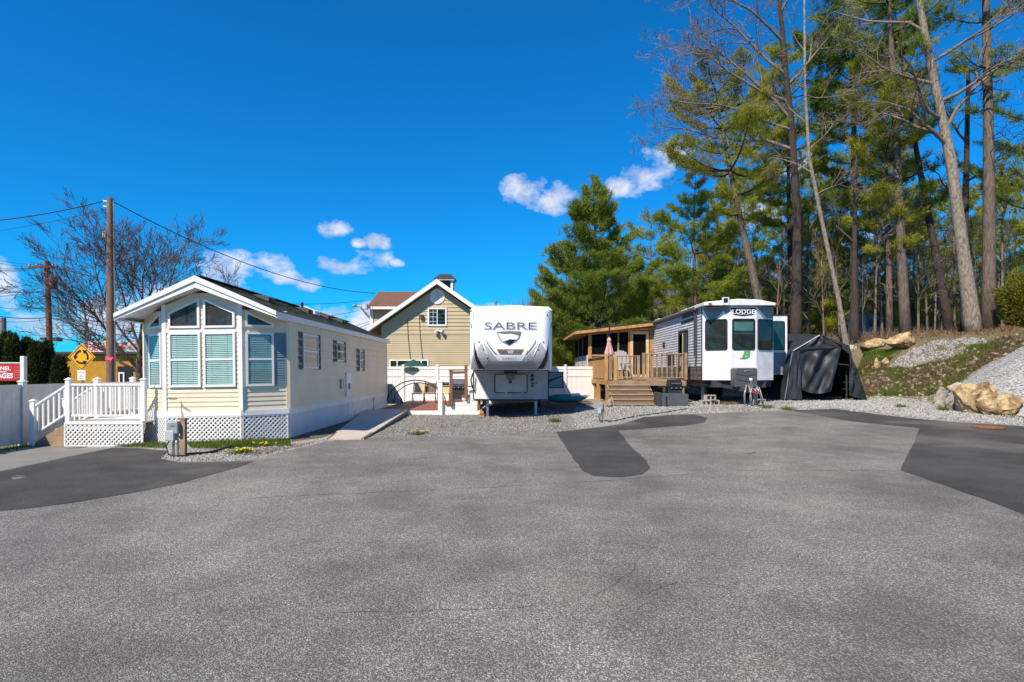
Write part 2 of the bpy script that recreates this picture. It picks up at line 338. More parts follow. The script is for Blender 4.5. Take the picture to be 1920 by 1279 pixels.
def drape_cells(poly, step):
    """polygon (x, y) cut along a grid; returns verts and faces in 2D"""
    bm = bmesh.new(); vs = [bm.verts.new((p[0], p[1], 0)) for p in poly]
    for t in tessellate_polygon([[Vector((p[0], p[1], 0)) for p in poly]]):
        try: bm.faces.new([vs[i] for i in t])
        except ValueError: pass
    xs = [p[0] for p in poly]; ys = [p[1] for p in poly]
    for ax, lo, hi in ((0, min(xs), max(xs)), (1, min(ys), max(ys))):
        k = math.floor(lo / step) + 1
        while k * step < hi:
            co = [0, 0, 0]; no = [0, 0, 0]; co[ax] = k * step; no[ax] = 1
            bmesh.ops.bisect_plane(bm, geom=bm.verts[:] + bm.edges[:] + bm.faces[:], plane_co=co, plane_no=no); k += 1
    bm.verts.index_update(); V = [(v.co.x, v.co.y) for v in bm.verts]; Fc = [tuple(v.index for v in f.verts) for f in bm.faces]; bm.free()
    return V, Fc
def sheet(name, poly, m, off, parent=None, step=.5, fn=None):
    fn = fn or g; V, Fc = drape_cells(poly, step); me = bpy.data.meshes.new(name)
    me.from_pydata([(x, y, float(fn(x, y)) + off) for x, y in V], [], Fc); me.update()
    bm = bmesh.new(); bm.from_mesh(me); bmesh.ops.recalc_face_normals(bm, faces=bm.faces)
    if sum(f.normal.z for f in bm.faces) < 0: bmesh.ops.reverse_faces(bm, faces=bm.faces)
    bm.to_mesh(me); bm.free(); me.shade_smooth()
    return link_mesh(name, me, m, parent)
def tri_mesh(name, T3, m, parent=None):
    """T3: (n, 3, 3) triangles"""
    n = len(T3); me = bpy.data.meshes.new(name); me.vertices.add(n * 3); me.loops.add(n * 3); me.polygons.add(n)
    me.vertices.foreach_set('co', np.asarray(T3, dtype=np.float32).ravel()); me.loops.foreach_set('vertex_index', np.arange(n * 3, dtype=np.int32))
    me.polygons.foreach_set('loop_start', np.arange(0, n * 3, 3, dtype=np.int32)); me.update(calc_edges=True); me.validate()
    return link_mesh(name, me, m, parent)

# ------------------------------------------------------------------ terrain
def ss(a, b, t):
    u = np.clip((t - a) / (b - a), 0, 1); return u * u * (3 - 2 * u)
def g(x, y):
    x = np.asarray(x, float); y = np.asarray(y, float)
    z = .26 * ss(13, 21, y) * ss(-1, 4, x) + .17 * ss(17, 23, y) * ss(5, 11, x) - .11 * ss(-7.6, -9.3, x) - .25 * ss(-11, -16, x)
    s = (x - 13.8) * .9 + (np.minimum(y, 60) - 24.5) * .4
    bump = .06 * np.sin(x * 1.7 + y * .9) * np.sin(y * 1.3 - x * .5)
    h = ss(0, 6.5, s); bump = bump + .05 * np.sin(x * 4.1 + 1) * np.sin(y * 3.7) + .03 * np.sin(x * 7.3 + y * 5.1)
    return z + h * (2.75 + bump * 2) + .03 * np.clip(s - 2, 0, 30)
def G(px, py, off=0):
    """ground point seen at a photo pixel"""
    u, w = (px - 960) / F, (HOR - py) / F
    y = 2.0
    while y < 80:
        if CAM_H + w * y <= float(g(u * y, y)): break
        y += .05
    for _ in range(3):
        pass
    return Vector((u * y, y, float(g(u * y, y)) + off))
def gz(x, y): return float(g(x, y))
def line(a, b, st): return list(np.arange(a, b, st))
gx = np.array([-900, -400, -200, -100, -60, -40] + line(-30, -14, 2) + line(-14, 30, .5) + line(30, 50, 2) + [50, 60, 80, 120, 200, 400, 900.])
gy = np.array([-300, -100, -50, -20] + line(-10, 10, 2) + line(10, 40, .5) + line(40, 60, 2) + [60, 80, 120, 200, 400, 1200.])
XX, YY = np.meshgrid(gx, gy); ZZ = g(XX, YY); nx, ny = len(gx), len(gy)
me = bpy.data.meshes.new('ground')
me.from_pydata(np.stack([XX.ravel(), YY.ravel(), ZZ.ravel()], 1).tolist(), [], [(j * nx + i, j * nx + i + 1, (j + 1) * nx + i + 1, (j + 1) * nx + i) for j in range(ny - 1) for i in range(nx - 1)])
me.update(); me.shade_smooth()
ground = kind(link_mesh('ground', me, mat('ground_soil', (.16, .115, .07), .95, col2=(.085, .095, .032), ns=.9, nd=7, bump=.8, bs=14)), 'structure')
def rough(poly, amp=.035, step=.16, seed=1):
    r = random.Random(seed); out = []
    for i, p in enumerate(poly):
        q = poly[(i + 1) % len(poly)]; n = max(1, int(math.hypot(q[0] - p[0], q[1] - p[1]) / step)); n = min(n, 60); o = 0
        for k in range(n): o = .6 * o + r.gauss(0, amp); out.append((p[0] + (q[0] - p[0]) * k / n + o * .5, p[1] + (q[1] - p[1]) * k / n + o))
    return out
def gp(*pts): return [tuple(G(*p)[:2]) for p in pts]
def rough_open(p, amp=.05):
    q = rough(p, amp, .3, 9); n = max(i for i in range(len(q)) if abs(q[i][0] - p[-1][0]) + abs(q[i][1] - p[-1][1]) < .6); return [p[0]] + q[1:n] + [p[-1]]
edge = rough_open(gp((612, 828), (690, 823), (860, 818), (1040, 811), (1120, 803), (1165, 795), (1205, 784), (1260, 779), (1310, 777), (1380, 774), (1500, 770), (1565, 768), (1640, 777), (1720, 786), (1820, 794), (1918, 800)))
frontg = gp((120, 842), (215, 838), (262, 841), (315, 846), (302, 861), (340, 867), (440, 866), (492, 858), (545, 845))
lot_poly = [(-16, -12), (-16, 9.5)] + gp((0, 884), (120, 858), (205, 842)) + frontg[1:] + edge + [(15, 14.2), (18, 12), (18, -12)]
lot = kind(sheet('asphalt_lot', lot_poly, asp, .012, step=1), 'structure')
kind(sheet('faded_driveway', [(-13.5, 10.0)] + gp((0, 886), (120, 860), (208, 841), (120, 842)) + [(-9.2, 14.2), (-9.2, 24), (-10.7, 24), (-11.0, 13)], asp_l, .008, step=1), 'structure')
yard_poly = [(-9.6, 12.6)] + [(p[0], p[1] - .3) for p in frontg[2:]] + [(p[0], p[1] - .3) for p in edge] + [(14.6, 16.5), (15.2, 19), (14.2, 23), (12.8, 26), (10.8, 34), (8, 42), (-8, 42), (-9.6, 24)]
yard = kind(sheet('gravel_yard', yard_poly, grav, .004, step=.5), 'structure')
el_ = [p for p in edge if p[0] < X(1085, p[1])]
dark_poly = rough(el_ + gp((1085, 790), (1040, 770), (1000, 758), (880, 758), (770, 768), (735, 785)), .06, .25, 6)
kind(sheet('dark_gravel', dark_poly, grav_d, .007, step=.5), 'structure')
kind(sheet('dirt_shadow_patch', rough(gp((890, 784), (960, 786), (1040, 782), (1090, 771), (1112, 758), (1090, 744), (1030, 740), (900, 745)), .08, .3, 7), mat('dirt_and_shade', (.13, .10, .075), .95, col2=(.07, .055, .042), ns=3, bump=.8, bs=18), .0095, step=.5), 'structure')  # brown dirt, with the camper's cast shadow painted in by its dark outline
kind(sheet('dirt_strip', rough(gp((545, 829), (600, 822), (640, 806), (690, 786), (715, 772), (722, 766), (700, 768), (545, 818)), .05, .3, 8), MATS['dirt_and_shade'], .0095, step=.5), 'structure')
kind(sheet('asphalt_patch', rough([(-14, 7.0)] + gp((0, 886), (120, 860), (208, 842), (262, 843), (312, 847), (299, 862), (345, 869), (478, 866), (440, 880), (395, 893), (345, 907), (262, 925), (150, 944), (60, 956), (0, 961)), .02, .2), asp_d, .017, step=1), 'structure')
kind(sheet('asphalt_patch', rough(gp((1042, 811), (1165, 797), (1207, 784), (1262, 779), (1304, 778), (1326, 786), (1322, 793), (1290, 799), (1225, 803), (1160, 809), (1185, 840), (1214, 868), (1219, 881), (1205, 891), (1160, 897), (1115, 894), (1090, 884), (1072, 858)), .02), asp_d, .017, step=1), 'structure')
kind(sheet('asphalt_patch', rough(gp((1485, 771), (1565, 768), (1640, 777), (1720, 787), (1820, 795), (1918, 801)) + [(15, 14.2), (17, 12), (17, 4.2)] + gp((1919, 968), (1830, 934), (1688, 884), (1724, 804), (1650, 797), (1590, 790)), .02, .2), asp_d, .017, step=1), 'structure')
def crack(pts, w, m=None):
    P = [G(*p) for p in pts]; Q = []
    for a, b in zip(P[:-1], P[1:]):
        n = max(2, int((b - a).length / .12))
        for k in range(n): Q.append(a.lerp(b, k / n) + Vector((rnd.uniform(-.025, .025), rnd.uniform(-.03, .03), 0)))
    mb = MB()
    for i in range(len(Q) - 1):
        d = (Q[i + 1] - Q[i]).normalized(); s = Vector((-d.y, d.x, 0)) * w * rnd.uniform(.4, 1); up = Vector((0, 0, .0145))
        mb.quad(Q[i] - s + up, Q[i + 1] - s * .8 + up, Q[i + 1] + s * .8 + up, Q[i] + s + up)
    return mb.build('crack', m or mat('crack_tar', (.045, .043, .041), .9), lot)
ORG[lot.name] = Vector((0, 0, 0))
crack([(470, 936), (700, 926), (900, 917), (1130, 905), (1370, 885), (1690, 884)], .009)
crack([(1110, 1125), (1150, 1100), (1185, 1072), (1200, 1045)], .0035)
crack([(640, 1158), (860, 1150), (1040, 1146)], .003)
crack([(1218, 1118), (1270, 1100), (1330, 1098), (1400, 1120)], .003)
for p, q, w in (((1527, 829), (1600, 832), .035), ((1470, 804), (1500, 801), .03), ((1400, 853), (1425, 849), .04), ((1330, 898), (1352, 900), .03)):
    crack([p, q], w)
# rusty cover on the fresh strip
a = G(1855, 803); mb = MB()
mb.lathe((a.x, a.y, gz(a.x, a.y) + .017), [(.36, 0), (.36, .02), (.30, .024), (.02, .025)], 24)
tag(mb.build('drain_cover', rust), 'round rust orange metal cover set in the fresh asphalt by the boulders', 'drain cover')

# loose crushed stones: uncountable
def scatter_in(poly, n, rng):
    P = np.array(poly); lo, hi = P.min(0), P.max(0); out = np.zeros((0, 2))
    while len(out) < n:
        q = rng.uniform(lo, hi, (n, 2)); ins = np.zeros(n, bool); j = len(P) - 1
        for i in range(len(P)):
            c = ((P[i, 1] > q[:, 1]) != (P[j, 1] > q[:, 1])) & (q[:, 0] < (P[j, 0] - P[i, 0]) * (q[:, 1] - P[i, 1]) / (P[j, 1] - P[i, 1] + 1e-12) + P[i, 0]); ins ^= c; j = i
        out = np.vstack([out, q[ins]])
    return out[:n]
OCT_V = np.array([(1, 0, 0), (-1, 0, 0), (0, 1, 0), (0, -1, 0), (0, 0, 1), (0, 0, -1.)])
OCT_F = np.array([(0, 2, 4), (2, 1, 4), (1, 3, 4), (3, 0, 4), (2, 0, 5), (1, 2, 5), (3, 1, 5), (0, 3, 5)])
def stones(name, poly, n, smin, smax, m, seed, fn=None, parent=None):
    rng = np.random.default_rng(seed); q = scatter_in(poly, n, rng); z = (fn or g)(q[:, 0], q[:, 1])
    s = rng.uniform(smin, smax, (n, 1, 1)) * rng.uniform(.55, 1.2, (n, 1, 3)); v = OCT_V[None] * s * rng.uniform(.75, 1.25, (n, 6, 1))
    a = rng.uniform(0, 6.28, n); b = rng.uniform(-.6, .6, n); ca, sa, cb, sb = np.cos(a), np.sin(a), np.cos(b), np.sin(b)
    y1 = v[..., 1] * cb[:, None] - v[..., 2] * sb[:, None]; z1 = v[..., 1] * sb[:, None] + v[..., 2] * cb[:, None]
    v = np.stack([v[..., 0] * ca[:, None] - y1 * sa[:, None], v[..., 0] * sa[:, None] + y1 * ca[:, None], z1 * .75], -1)
    v += np.stack([q[:, 0], q[:, 1], z + .3 * s[:, 0, 2] + .004], -1)[:, None, :]
    f = (OCT_F[None] + (np.arange(n) * 6)[:, None, None]).reshape(-1, 3)
    me = bpy.data.meshes.new(name); me.vertices.add(n * 6); me.loops.add(len(f) * 3); me.polygons.add(len(f))
    me.vertices.foreach_set('co', v.astype(np.float32).ravel()); me.loops.foreach_set('vertex_index', f.astype(np.int32).ravel())
    me.polygons.foreach_set('loop_start', np.arange(0, len(f) * 3, 3, dtype=np.int32)); me.update(calc_edges=True)
    return kind(link_mesh(name, me, m, parent), 'stuff')
def band(d):   # along the asphalt edge, d metres deep
    e = edge[1:]; return e + [(p[0] * (1 + d / p[1]), p[1] + d) for p in reversed(e)]
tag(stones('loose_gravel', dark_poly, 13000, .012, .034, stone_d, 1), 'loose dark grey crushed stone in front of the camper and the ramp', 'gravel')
tag(stones('loose_gravel', [p for p in band(7) if p[0] / p[1] > .09], 16000, .014, .042, stone_s, 21), 'loose pale crushed stone in front of the timber steps and the trailer', 'gravel')
tag(stones('loose_gravel', gp((300, 862), (340, 868), (440, 866), (492, 859), (612, 829), (690, 824), (730, 790), (700, 800), (560, 832), (430, 845), (340, 848)), 6000, .010, .026, stone_s, 2), 'loose pale stones on the verge in front of the cream cottage', 'gravel')
tag(stones('loose_gravel', gp((1480, 767), (1560, 765), (1720, 783), (1918, 798), (1918, 786), (1760, 770), (1740, 752), (1640, 742), (1600, 752), (1480, 758)), 9000, .018, .045, stone_s, 3), 'loose grey crushed stone at the foot of the grassy bank', 'gravel')
tp = gp((1668, 690), (1700, 664), (1735, 648), (1845, 637), (1862, 648), (1800, 664), (1745, 680), (1700, 692))
tp = rough(tp, .10, .3, 4)
kind(sheet('gravel_slope', tp, grav, .006, step=.5), 'structure')
tag(stones('loose_gravel', tp, 7000, .025, .06, stone_s, 4), 'white crushed stone strip at the top of the bank below the trees', 'gravel')
tp2 = rough(gp((1618, 738), (1622, 708), (1650, 700), (1668, 715), (1664, 738)), .10, .3, 5)
kind(sheet('gravel_slope', tp2, grav, .006, step=.5), 'structure')
tag(stones('loose_gravel', tp2, 2200, .025, .06, stone_s, 24), 'small spill of pale stone beside the right flap of the shelter', 'gravel')
# gravel pile
PC = (19.9, 21.3)
def pile(x, y):
    r = np.hypot(x - PC[0], (y - PC[1])); a = np.arctan2(y - PC[1], x - PC[0])
    return np.maximum(g(x, y) - .25, 3.35 - .64 * np.sqrt(r * r + .35) * (1 + .05 * np.sin(3 * a) + .03 * np.sin(7 * a)) + .03 * np.sin(x * 5) * np.sin(y * 4.3))
ring = [(PC[0] + 5.4 * math.cos(t), PC[1] + 5.4 * math.sin(t)) for t in np.linspace(0, 2 * math.pi, 40)[:-1]]
po = sheet('gravel_pile', ring, gravel('pile_gravel', (.27, .27, .27), (.47, .47, .47), 30), 0, step=.3, fn=pile)
tag(po, 'tall heap of grey gravel behind the yellow boulders at the right edge', 'gravel pile')
ORG[po.name] = Vector((0, 0, 0))
stones('loose_stone', [(PC[0] + 4.6 * math.cos(t), PC[1] + 4.6 * math.sin(t)) for t in np.linspace(math.pi * .7, math.pi * 1.6, 16)] + [PC], 6000, .02, .04, mat('pile_stone', (.40, .40, .40), .9, col2=(.24, .24, .245), island=.9), 5, fn=pile, parent=po)
# grass
def blades(name, pts, h, m, seed, w=.012, lean=.5):
    rng = np.random.default_rng(seed); n = len(pts); z = g(pts[:, 0], pts[:, 1]); hh = rng.uniform(.5, 1.2, n) * h; a = rng.uniform(0, 6.28, n); b = rng.uniform(0, 6.28, n); l = rng.uniform(0, lean, n) * hh
    c = np.stack([pts[:, 0], pts[:, 1], z], 1); o = np.stack([np.cos(a), np.sin(a), 0 * a], 1) * w
    t = c + np.stack([np.cos(b) * l, np.sin(b) * l, hh], 1)
    return kind(tri_mesh(name, np.stack([c - o, c + o, t], 1), m), 'stuff')
rg = np.random.default_rng(11)
bank = gp((1622, 744), (1740, 743), (1830, 716), (1919, 680), (1919, 625), (1866, 640), (1800, 667), (1745, 683), (1700, 695), (1662, 693), (1640, 676), (1615, 690))
bp_ = scatter_in(bank, 60000, rg); nz = np.sin(bp_[:, 0] * 1.9 + 1) * np.sin(bp_[:, 1] * 2.3) + rg.normal(0, .45, len(bp_))
tag(blades('grass', bp_[nz > .42], .18, grass_m, 12), 'fresh green grass on the bank right of the tarp shelter', 'grass')
tag(blades('dry_grass', bp_[nz <= .42][::2], .15, dry_m, 13, lean=2.2), 'brown dead grass and stalks matted on the bank', 'dry grass')
tag(stones('bank_rubble', bank, 700, .03, .15, mat('rubble', (.42, .34, .24), .9, col2=(.22, .18, .14), island=.8), 6), 'tan rubble stones scattered over the grassy bank', 'stones')
tag(blades('leaf_litter', scatter_in(bank, 2600, rg), .05, leafb, 18, .03, 2.5), 'fallen brown leaves on the grassy bank', 'leaf litter')
tag(blades('dry_grass', scatter_in(tp, 2600, rg)[:, :], .11, dry_m, 19, .014, 2.0), 'sparse dead grass growing through the white stone strip', 'dry grass')
tag(blades('dry_stalks', scatter_in(bank, 2500, rg), .42, dry_m, 28, .006, .9), 'tall dead weed stalks standing on the bank', 'weeds')
rq = np.stack([rg.uniform(14, 27, 16000), rg.uniform(24, 31.5, 16000)], 1); rs_ = (rq[:, 0] - 13.8) * .9 + (rq[:, 1] - 24.5) * .4; rq = rq[(rs_ > 5.4) & (rq[:, 0] / rq[:, 1] > .55)]
tag(blades('ridge_litter', rq, .12, leafb, 29, .022, 2.4), 'brown leaf litter and twigs along the top of the bank', 'leaf litter')
lf = scatter_in(gp((1600, 715), (1625, 650), (1690, 660), (1640, 705)), 5000, rg)
tag(blades('grass', lf, .14, grass_m, 14, lean=1), 'grass around the flat yellow boulders above the tarp shelter', 'grass')
def tuft(pts, n, h, lab, sd, m=None, w=.006, nm='grass', spread=.25):
    q = np.vstack([scatter_in(gp(*pts), n, rg)]); return tag(blades(nm, q, h, m or grass_m, sd, w), lab, 'grass')
tuft(((215, 838), (262, 840), (312, 842), (312, 832), (250, 828)), 1800, .07, 'grass fringe below the lattice of the white stair deck', 15)
tuft(((360, 842), (430, 842), (545, 838), (545, 826), (450, 826), (350, 832)), 4500, .10, 'green grass along the front lattice skirt of the cottage', 16)
tuft(((430, 852), (480, 858), (545, 843), (600, 830), (545, 836)), 1200, .05, 'thin grass on the stony verge near the dandelions', 17, m=dry_m)
for i, (px, py, lab) in enumerate(((1440, 766, 'grass tuft in the gravel below the white trailer tongue'), (1478, 770, 'small grass tuft at the asphalt edge below the shovel'), (1345, 758, 'grass tuft beside the concrete blocks'), (1040, 792, 'grass tuft at the shadow edge of the grey and white camper'), (1770, 770, 'grass tuft in the gravel left of the boulders'), (1690, 765, 'lone weed in the gravel below the bank'))):
    a = G(px, py); q = np.array([a.x, a.y]) + rg.normal(0, .10, (160, 2)); tag(blades('grass_tuft', q, .15, grass_m, 30 + i, .01, .9), lab, 'grass')
def dandelion(px, py, n, lab):
    a = G(px, py); t = thing('dandelion_clump', lab, 'flowers', a, group='dandelion clumps at the asphalt edge')
    q = np.array([a.x, a.y]) + rg.normal(0, .12, (120, 2)); o = blades('leaves', q - np.array([a.x, a.y]), .10, grass_m, n, .016, 1.5); o.parent = t; del o['kind']
    for v in o.data.vertices: v.co.z += gz(a.x + v.co.x, a.y + v.co.y) - gz(v.co.x, v.co.y) - a.z
    for k in range(n):
        p = a + Vector((rnd.gauss(0, .13), rnd.gauss(0, .09), 0)); h = rnd.uniform(.05, .11); z = gz(p.x, p.y)
        mb = MB(); mb.lathe((p.x, p.y, z + h), [(.006, -.02), (.026, 0), (.028, .012), (.005, .02)], 8); fl = mb.build('flower', yellow, t)
        MB().tube([(p.x, p.y, z), (p.x, p.y, z + h)], .003, 4).build('stem', grass_m, fl)
dandelion(455, 851, 16, 'thick clump of yellow dandelions on the cottage verge')
dandelion(490, 838, 12, 'smaller dandelion clump nearer the cottage corner')
dandelion(785, 816, 6, 'few yellow dandelions at the asphalt edge before the camper')
# ------------------------------------------------------------------ shared building pieces
def siding(T, x0, x1, z0, z1, lap, m, parent, name='siding', depth=.014, clip=None, y=0):
    mb = MB(T); z = z0
    while z < z1 - .01:
        zt = min(z + lap, z1)
        def rng_(zz): return clip(zz) if clip else (x0, x1)
        a0, a1 = rng_(z); b0, b1 = rng_(zt)
        if a1 - a0 > .03:
            if b1 < b0: b0 = b1 = (b0 + b1) / 2
            mb.quad((a0, y - depth, z), (a1, y - depth, z), (b1, y - .001, zt), (b0, y - .001, zt))
            mb.quad((a0, y + .002, z), (a1, y + .002, z), (a1, y - depth, z), (a0, y - depth, z))
        z += lap
    o = mb.build(name, m, parent); o['kind'] = 'stuff'; return o
def bars(mb, pts, w, y0, y1):
    """mitred outline of polygon pts (x, z), width w inward"""
    n = len(pts); c = Vector((sum(p[0] for p in pts) / n, sum(p[1] for p in pts) / n)); P = [Vector(p) for p in pts]; inn = []
    for i in range(n):
        a, b, d = P[i - 1], P[i], P[(i + 1) % n]; e1 = (b - a).normalized(); e2 = (d - b).normalized()
        n1 = Vector((-e1.y, e1.x)); n2 = Vector((-e2.y, e2.x))
        if n1.dot(c - b) < 0: n1, n2 = -n1, -n2
        k = (n1 + n2); inn.append(b + k * (w / max(.2, 1 + n1.dot(n2))))
    for i in range(n):
        j = (i + 1) % n; q = [P[i], P[j], inn[j], inn[i]]
        mb.add([(p.x, y0, p.y) for p in q] + [(p.x, y1, p.y) for p in q], [(0, 1, 2, 3), (7, 6, 5, 4), (0, 4, 5, 1), (1, 5, 6, 2), (2, 6, 7, 3), (3, 7, 4, 0)])
    return inn
def window(T, parent, pts, m=white, fw=.05, blinds=False, midrail=None, glassm=None, proud=.05, muntin=None, backing=None, name='window', bm_=None):
    """pts: polygon (x, z) on the wall plane y = 0"""
    mb = MB(T); inn = bars(mb, pts, fw, -proud, .004)
    x0, x1 = min(p[0] for p in pts), max(p[0] for p in pts); z0, z1 = min(p[1] for p in pts), max(p[1] for p in pts)
    w = mb.build(name, m, parent)
    MB(T).add([(p.x, -.017, p.y) for p in inn], [tuple(range(len(inn)))]).build('backing', backing or void, w)
    if midrail is not None: MB(T).box(x0 + fw * .9, x1 - fw * .9, -proud + .006, -.02, midrail - .022, midrail + .022).build('meeting_rail', m, w)
    if muntin:
        nv, nh, a, b = muntin
        for k in range(1, nv): xx = a + (b - a) * k / nv; MB(T).box(xx - .009, xx + .009, -.042, -.037, z0 + fw, z1 - fw).build('muntin', m, w)
        for k in range(1, nh): zz = z0 + (z1 - z0) * k / nh; MB(T).box(a, b, -.0415, -.0375, zz - .009, zz + .009).build('muntin', m, w)
    if blinds:
        mb = MB(T); z = z0 + fw + .02; a, b = x0 + fw + .012, x1 - fw - .012
        while z < z1 - fw - .01:
            mb.quad((a, -.035, z - .016), (b, -.035, z - .016), (b, -.018, z + .019), (a, -.018, z + .019)); z += .042
        o = mb.build('blind', bm_ or blind, w); o['kind'] = 'stuff'
        for xx in (a + (b - a) * .2, a + (b - a) * .8): MB(T).box(xx - .004, xx + .004, -.0345, -.0335, z0 + fw, z1 - fw).build('blind_cord', white, w)
    MB(T).add([(p.x, -.037, p.y) for p in inn], [tuple(range(len(inn)))]).build('pane', glassm or pane, w)
    return w
def rect(x0, x1, z0, z1): return [(x0, z0), (x1, z0), (x1, z1), (x0, z1)]
def rrect(x0, x1, z0, z1, r, n=5):
    out = []
    for cx, cz, a in ((x1 - r, z0 + r, -90), (x1 - r, z1 - r, 0), (x0 + r, z1 - r, 90), (x0 + r, z0 + r, 180)):
        out += [(cx + r * math.cos(R(a + 90 * k / n)), cz + r * math.sin(R(a + 90 * k / n))) for k in range(n + 1)]
    return out
def shutter_(T, parent, x0, x1, z0, z1, m):
    mb = MB(T); mb.box(x0, x1, -.014, -.001, z0, z1)
    bars(mb, rect(x0, x1, z0, z1), .035, -.03, -.012); zm = z0 + (z1 - z0) * .5; mb.box(x0 + .03, x1 - .03, -.029, -.012, zm - .025, zm + .025)
    s = mb.build('shutter', m, parent); mb = MB(T); z = z0 + .05
    while z < z1 - .06:
        if abs(z - zm) > .04: mb.quad((x0 + .035, -.027, z), (x1 - .035, -.027, z), (x1 - .035, -.0145, z + .035), (x0 + .035, -.0145, z + .035))
        z += .04
    o = mb.build('louvre', m, s); o['kind'] = 'stuff'; return s
def lattice(T, parent, x0, x1, z0, z1, m=white, sp=.105, w=.034, name='lattice', y=0):
    mb = MB(T); L_, H = x1 - x0, z1 - z0
    for sgn, yy in ((1, y - .012), (-1, y - .004)):
        c = -H
        while c < L_ + H:
            # line x = c + sgn * z  (z from 0 to H), clipped to 0..L
            pts = []
            for t in (0, H): pts.append((c + (t if sgn > 0 else H - t), t))
            (xa, za), (xb, zb) = pts; 
            def cl(xa, za, xb, zb):
                if xa > xb: r = cl(xb, zb, xa, za); return r and (r[2], r[3], r[0], r[1])
                if xb <= 0 or xa >= L_: return None
                k = (zb - za) / (xb - xa)
                if xa < 0: za, xa = za - xa * k, 0
                if xb > L_: zb, xb = zb - (xb - L_) * k, L_
                return xa, za, xb, zb
            r = cl(xa, za, xb, zb)
            if r and abs(r[2] - r[0]) > .02:
                mb.beam((x0 + r[0], yy, z0 + r[1]), (x0 + r[2], yy, z0 + r[3]), .007, w, (0, 0, 1))
            c += sp
    o = mb.build(name, m, parent); o['kind'] = 'stuff'
    mb = MB(T); bars(mb, rect(x0, x1, z0, z1), .03, y - .022, y + .004); mb.build('lattice_frame', m, parent)
    return o
def cap_(mb, x, y, z, w): mb.box(x - w * .62, x + w * .62, y - w * .62, y + w * .62, z, z + .022); mb.prism([(x - w * .55, y - w * .55, z + .022), (x + w * .55, y - w * .55, z + .022), (x, y, z + .07)], (0, w * 1.1, 0)) if False else mb.add([(x - w * .55, y - w * .55, z + .022), (x + w * .55, y - w * .55, z + .022), (x + w * .55, y + w * .55, z + .022), (x - w * .55, y + w * .55, z + .022), (x, y, z + .06)], [(0, 1, 4), (1, 2, 4), (2, 3, 4), (3, 0, 4), (3, 2, 1, 0)])
def post(parent, x, y, z0, z1, w=.1, m=white, cap=True):
    o = MB().box(x - w / 2, x + w / 2, y - w / 2, y + w / 2, z0, z1).build('post', m, parent, bevel=.006)
    if cap: mb = MB(); cap_(mb, x, y, z1, w); mb.build('post_cap', m, o)
    return o
def rail_run(parent, p, q, zb, zt, n, m=white, bw=.035, hw=.05, tw=.07, base=0, hb=.05):
    """rails and balusters from p to q (x, y, z of deck)"""
    p, q = Vector(p), Vector(q)
    MB().beam(p + Vector((0, 0, zt)), q + Vector((0, 0, zt)), tw, hw).build('top_rail', m, parent, bevel=.008)
    MB().beam(p + Vector((0, 0, zb)), q + Vector((0, 0, zb)), hb, .045).build('bottom_rail', m, parent, bevel=.006)
    b0 = None
    for k in range(n):
        c = p.lerp(q, (k + .5) / n)
        if b0 is None:
            b0 = MB().box(-bw / 2, bw / 2, -bw / 2, bw / 2, zb + .02, zt - .02).build('baluster', m, None); b0.parent = parent; b0.location = c - ORG[parent.name]
        else:
            o = b0.copy(); COL.objects.link(o); o.parent = parent; o.location = c - ORG[parent.name]

# ------------------------------------------------------------------ cream cottage (park model home)
COT = Vector((-7.055, 14.2, 0)); cot = thing('park_model_cottage', 'cream vinyl sided cottage with gabled bay front and white lattice skirt', 'cottage', COT, (0, R(-.8), 0), local=True)
HW, PW, BY, LEN = 1.71, .87, -.62, 11.2
zb, zs, ze = .58, .70, 2.92      # skirt top, band top, eave
slope = (3.74 - 2.95) / 1.75
def roofz(x): return 3.74 - slope * abs(x)
faceR = math.degrees(math.atan2(-BY, HW - PW)); fl_ = math.hypot(HW - PW, BY)
TC = frame((0, BY, 0)); TR = frame((PW, BY, 0), faceR); TL = frame((-HW, 0, 0), -faceR); TS = frame((HW, 0, 0), 90); TW = frame((-HW, LEN, 0), -90); TB = frame((HW, LEN, 0), 180)
# shell: solid walls following the plan
plan = [(-HW + .02, .02), (-PW + .01, BY + .02), (PW - .01, BY + .02), (HW - .02, .02), (HW - .02, LEN), (-HW + .02, LEN)]
mb = MB(); mb.prism([(x, y, zb) for x, y in plan], (0, 0, 2.88 - zb))
for sgn in (0,):
    mb.prism([(-HW + .03, .6, 2.86), (HW - .03, .6, 2.86), (0, .6, 3.5)], (0, LEN - .7, 0))
    mb.prism([(-PW + .02, BY + .03, 2.86), (PW - .02, BY + .03, 2.86), (PW - .02, BY + .03, roofz(PW) - .2), (0, BY + .03, 3.42), (-PW + .02, BY + .03, roofz(PW) - .2)], (0, 1.4, 0))
mb.build('wall_core', cream, cot)
siding(TC, -PW, PW, zs, 3.4, .105, cream, cot, clip=lambda z: (-PW, PW) if z < roofz(PW) - .2 else (-(3.5 - z) / slope, (3.5 - z) / slope))
siding(TR, 0, fl_, zs, 3.02, .105, cream, cot); siding(TL, 0, fl_, zs, 3.02, .105, cream, cot)
siding(TS, 0, LEN, zs, 2.9, .21, cream, cot, depth=.022); siding(TW, 0, LEN, zs, 2.9, .21, cream, cot, depth=.012)
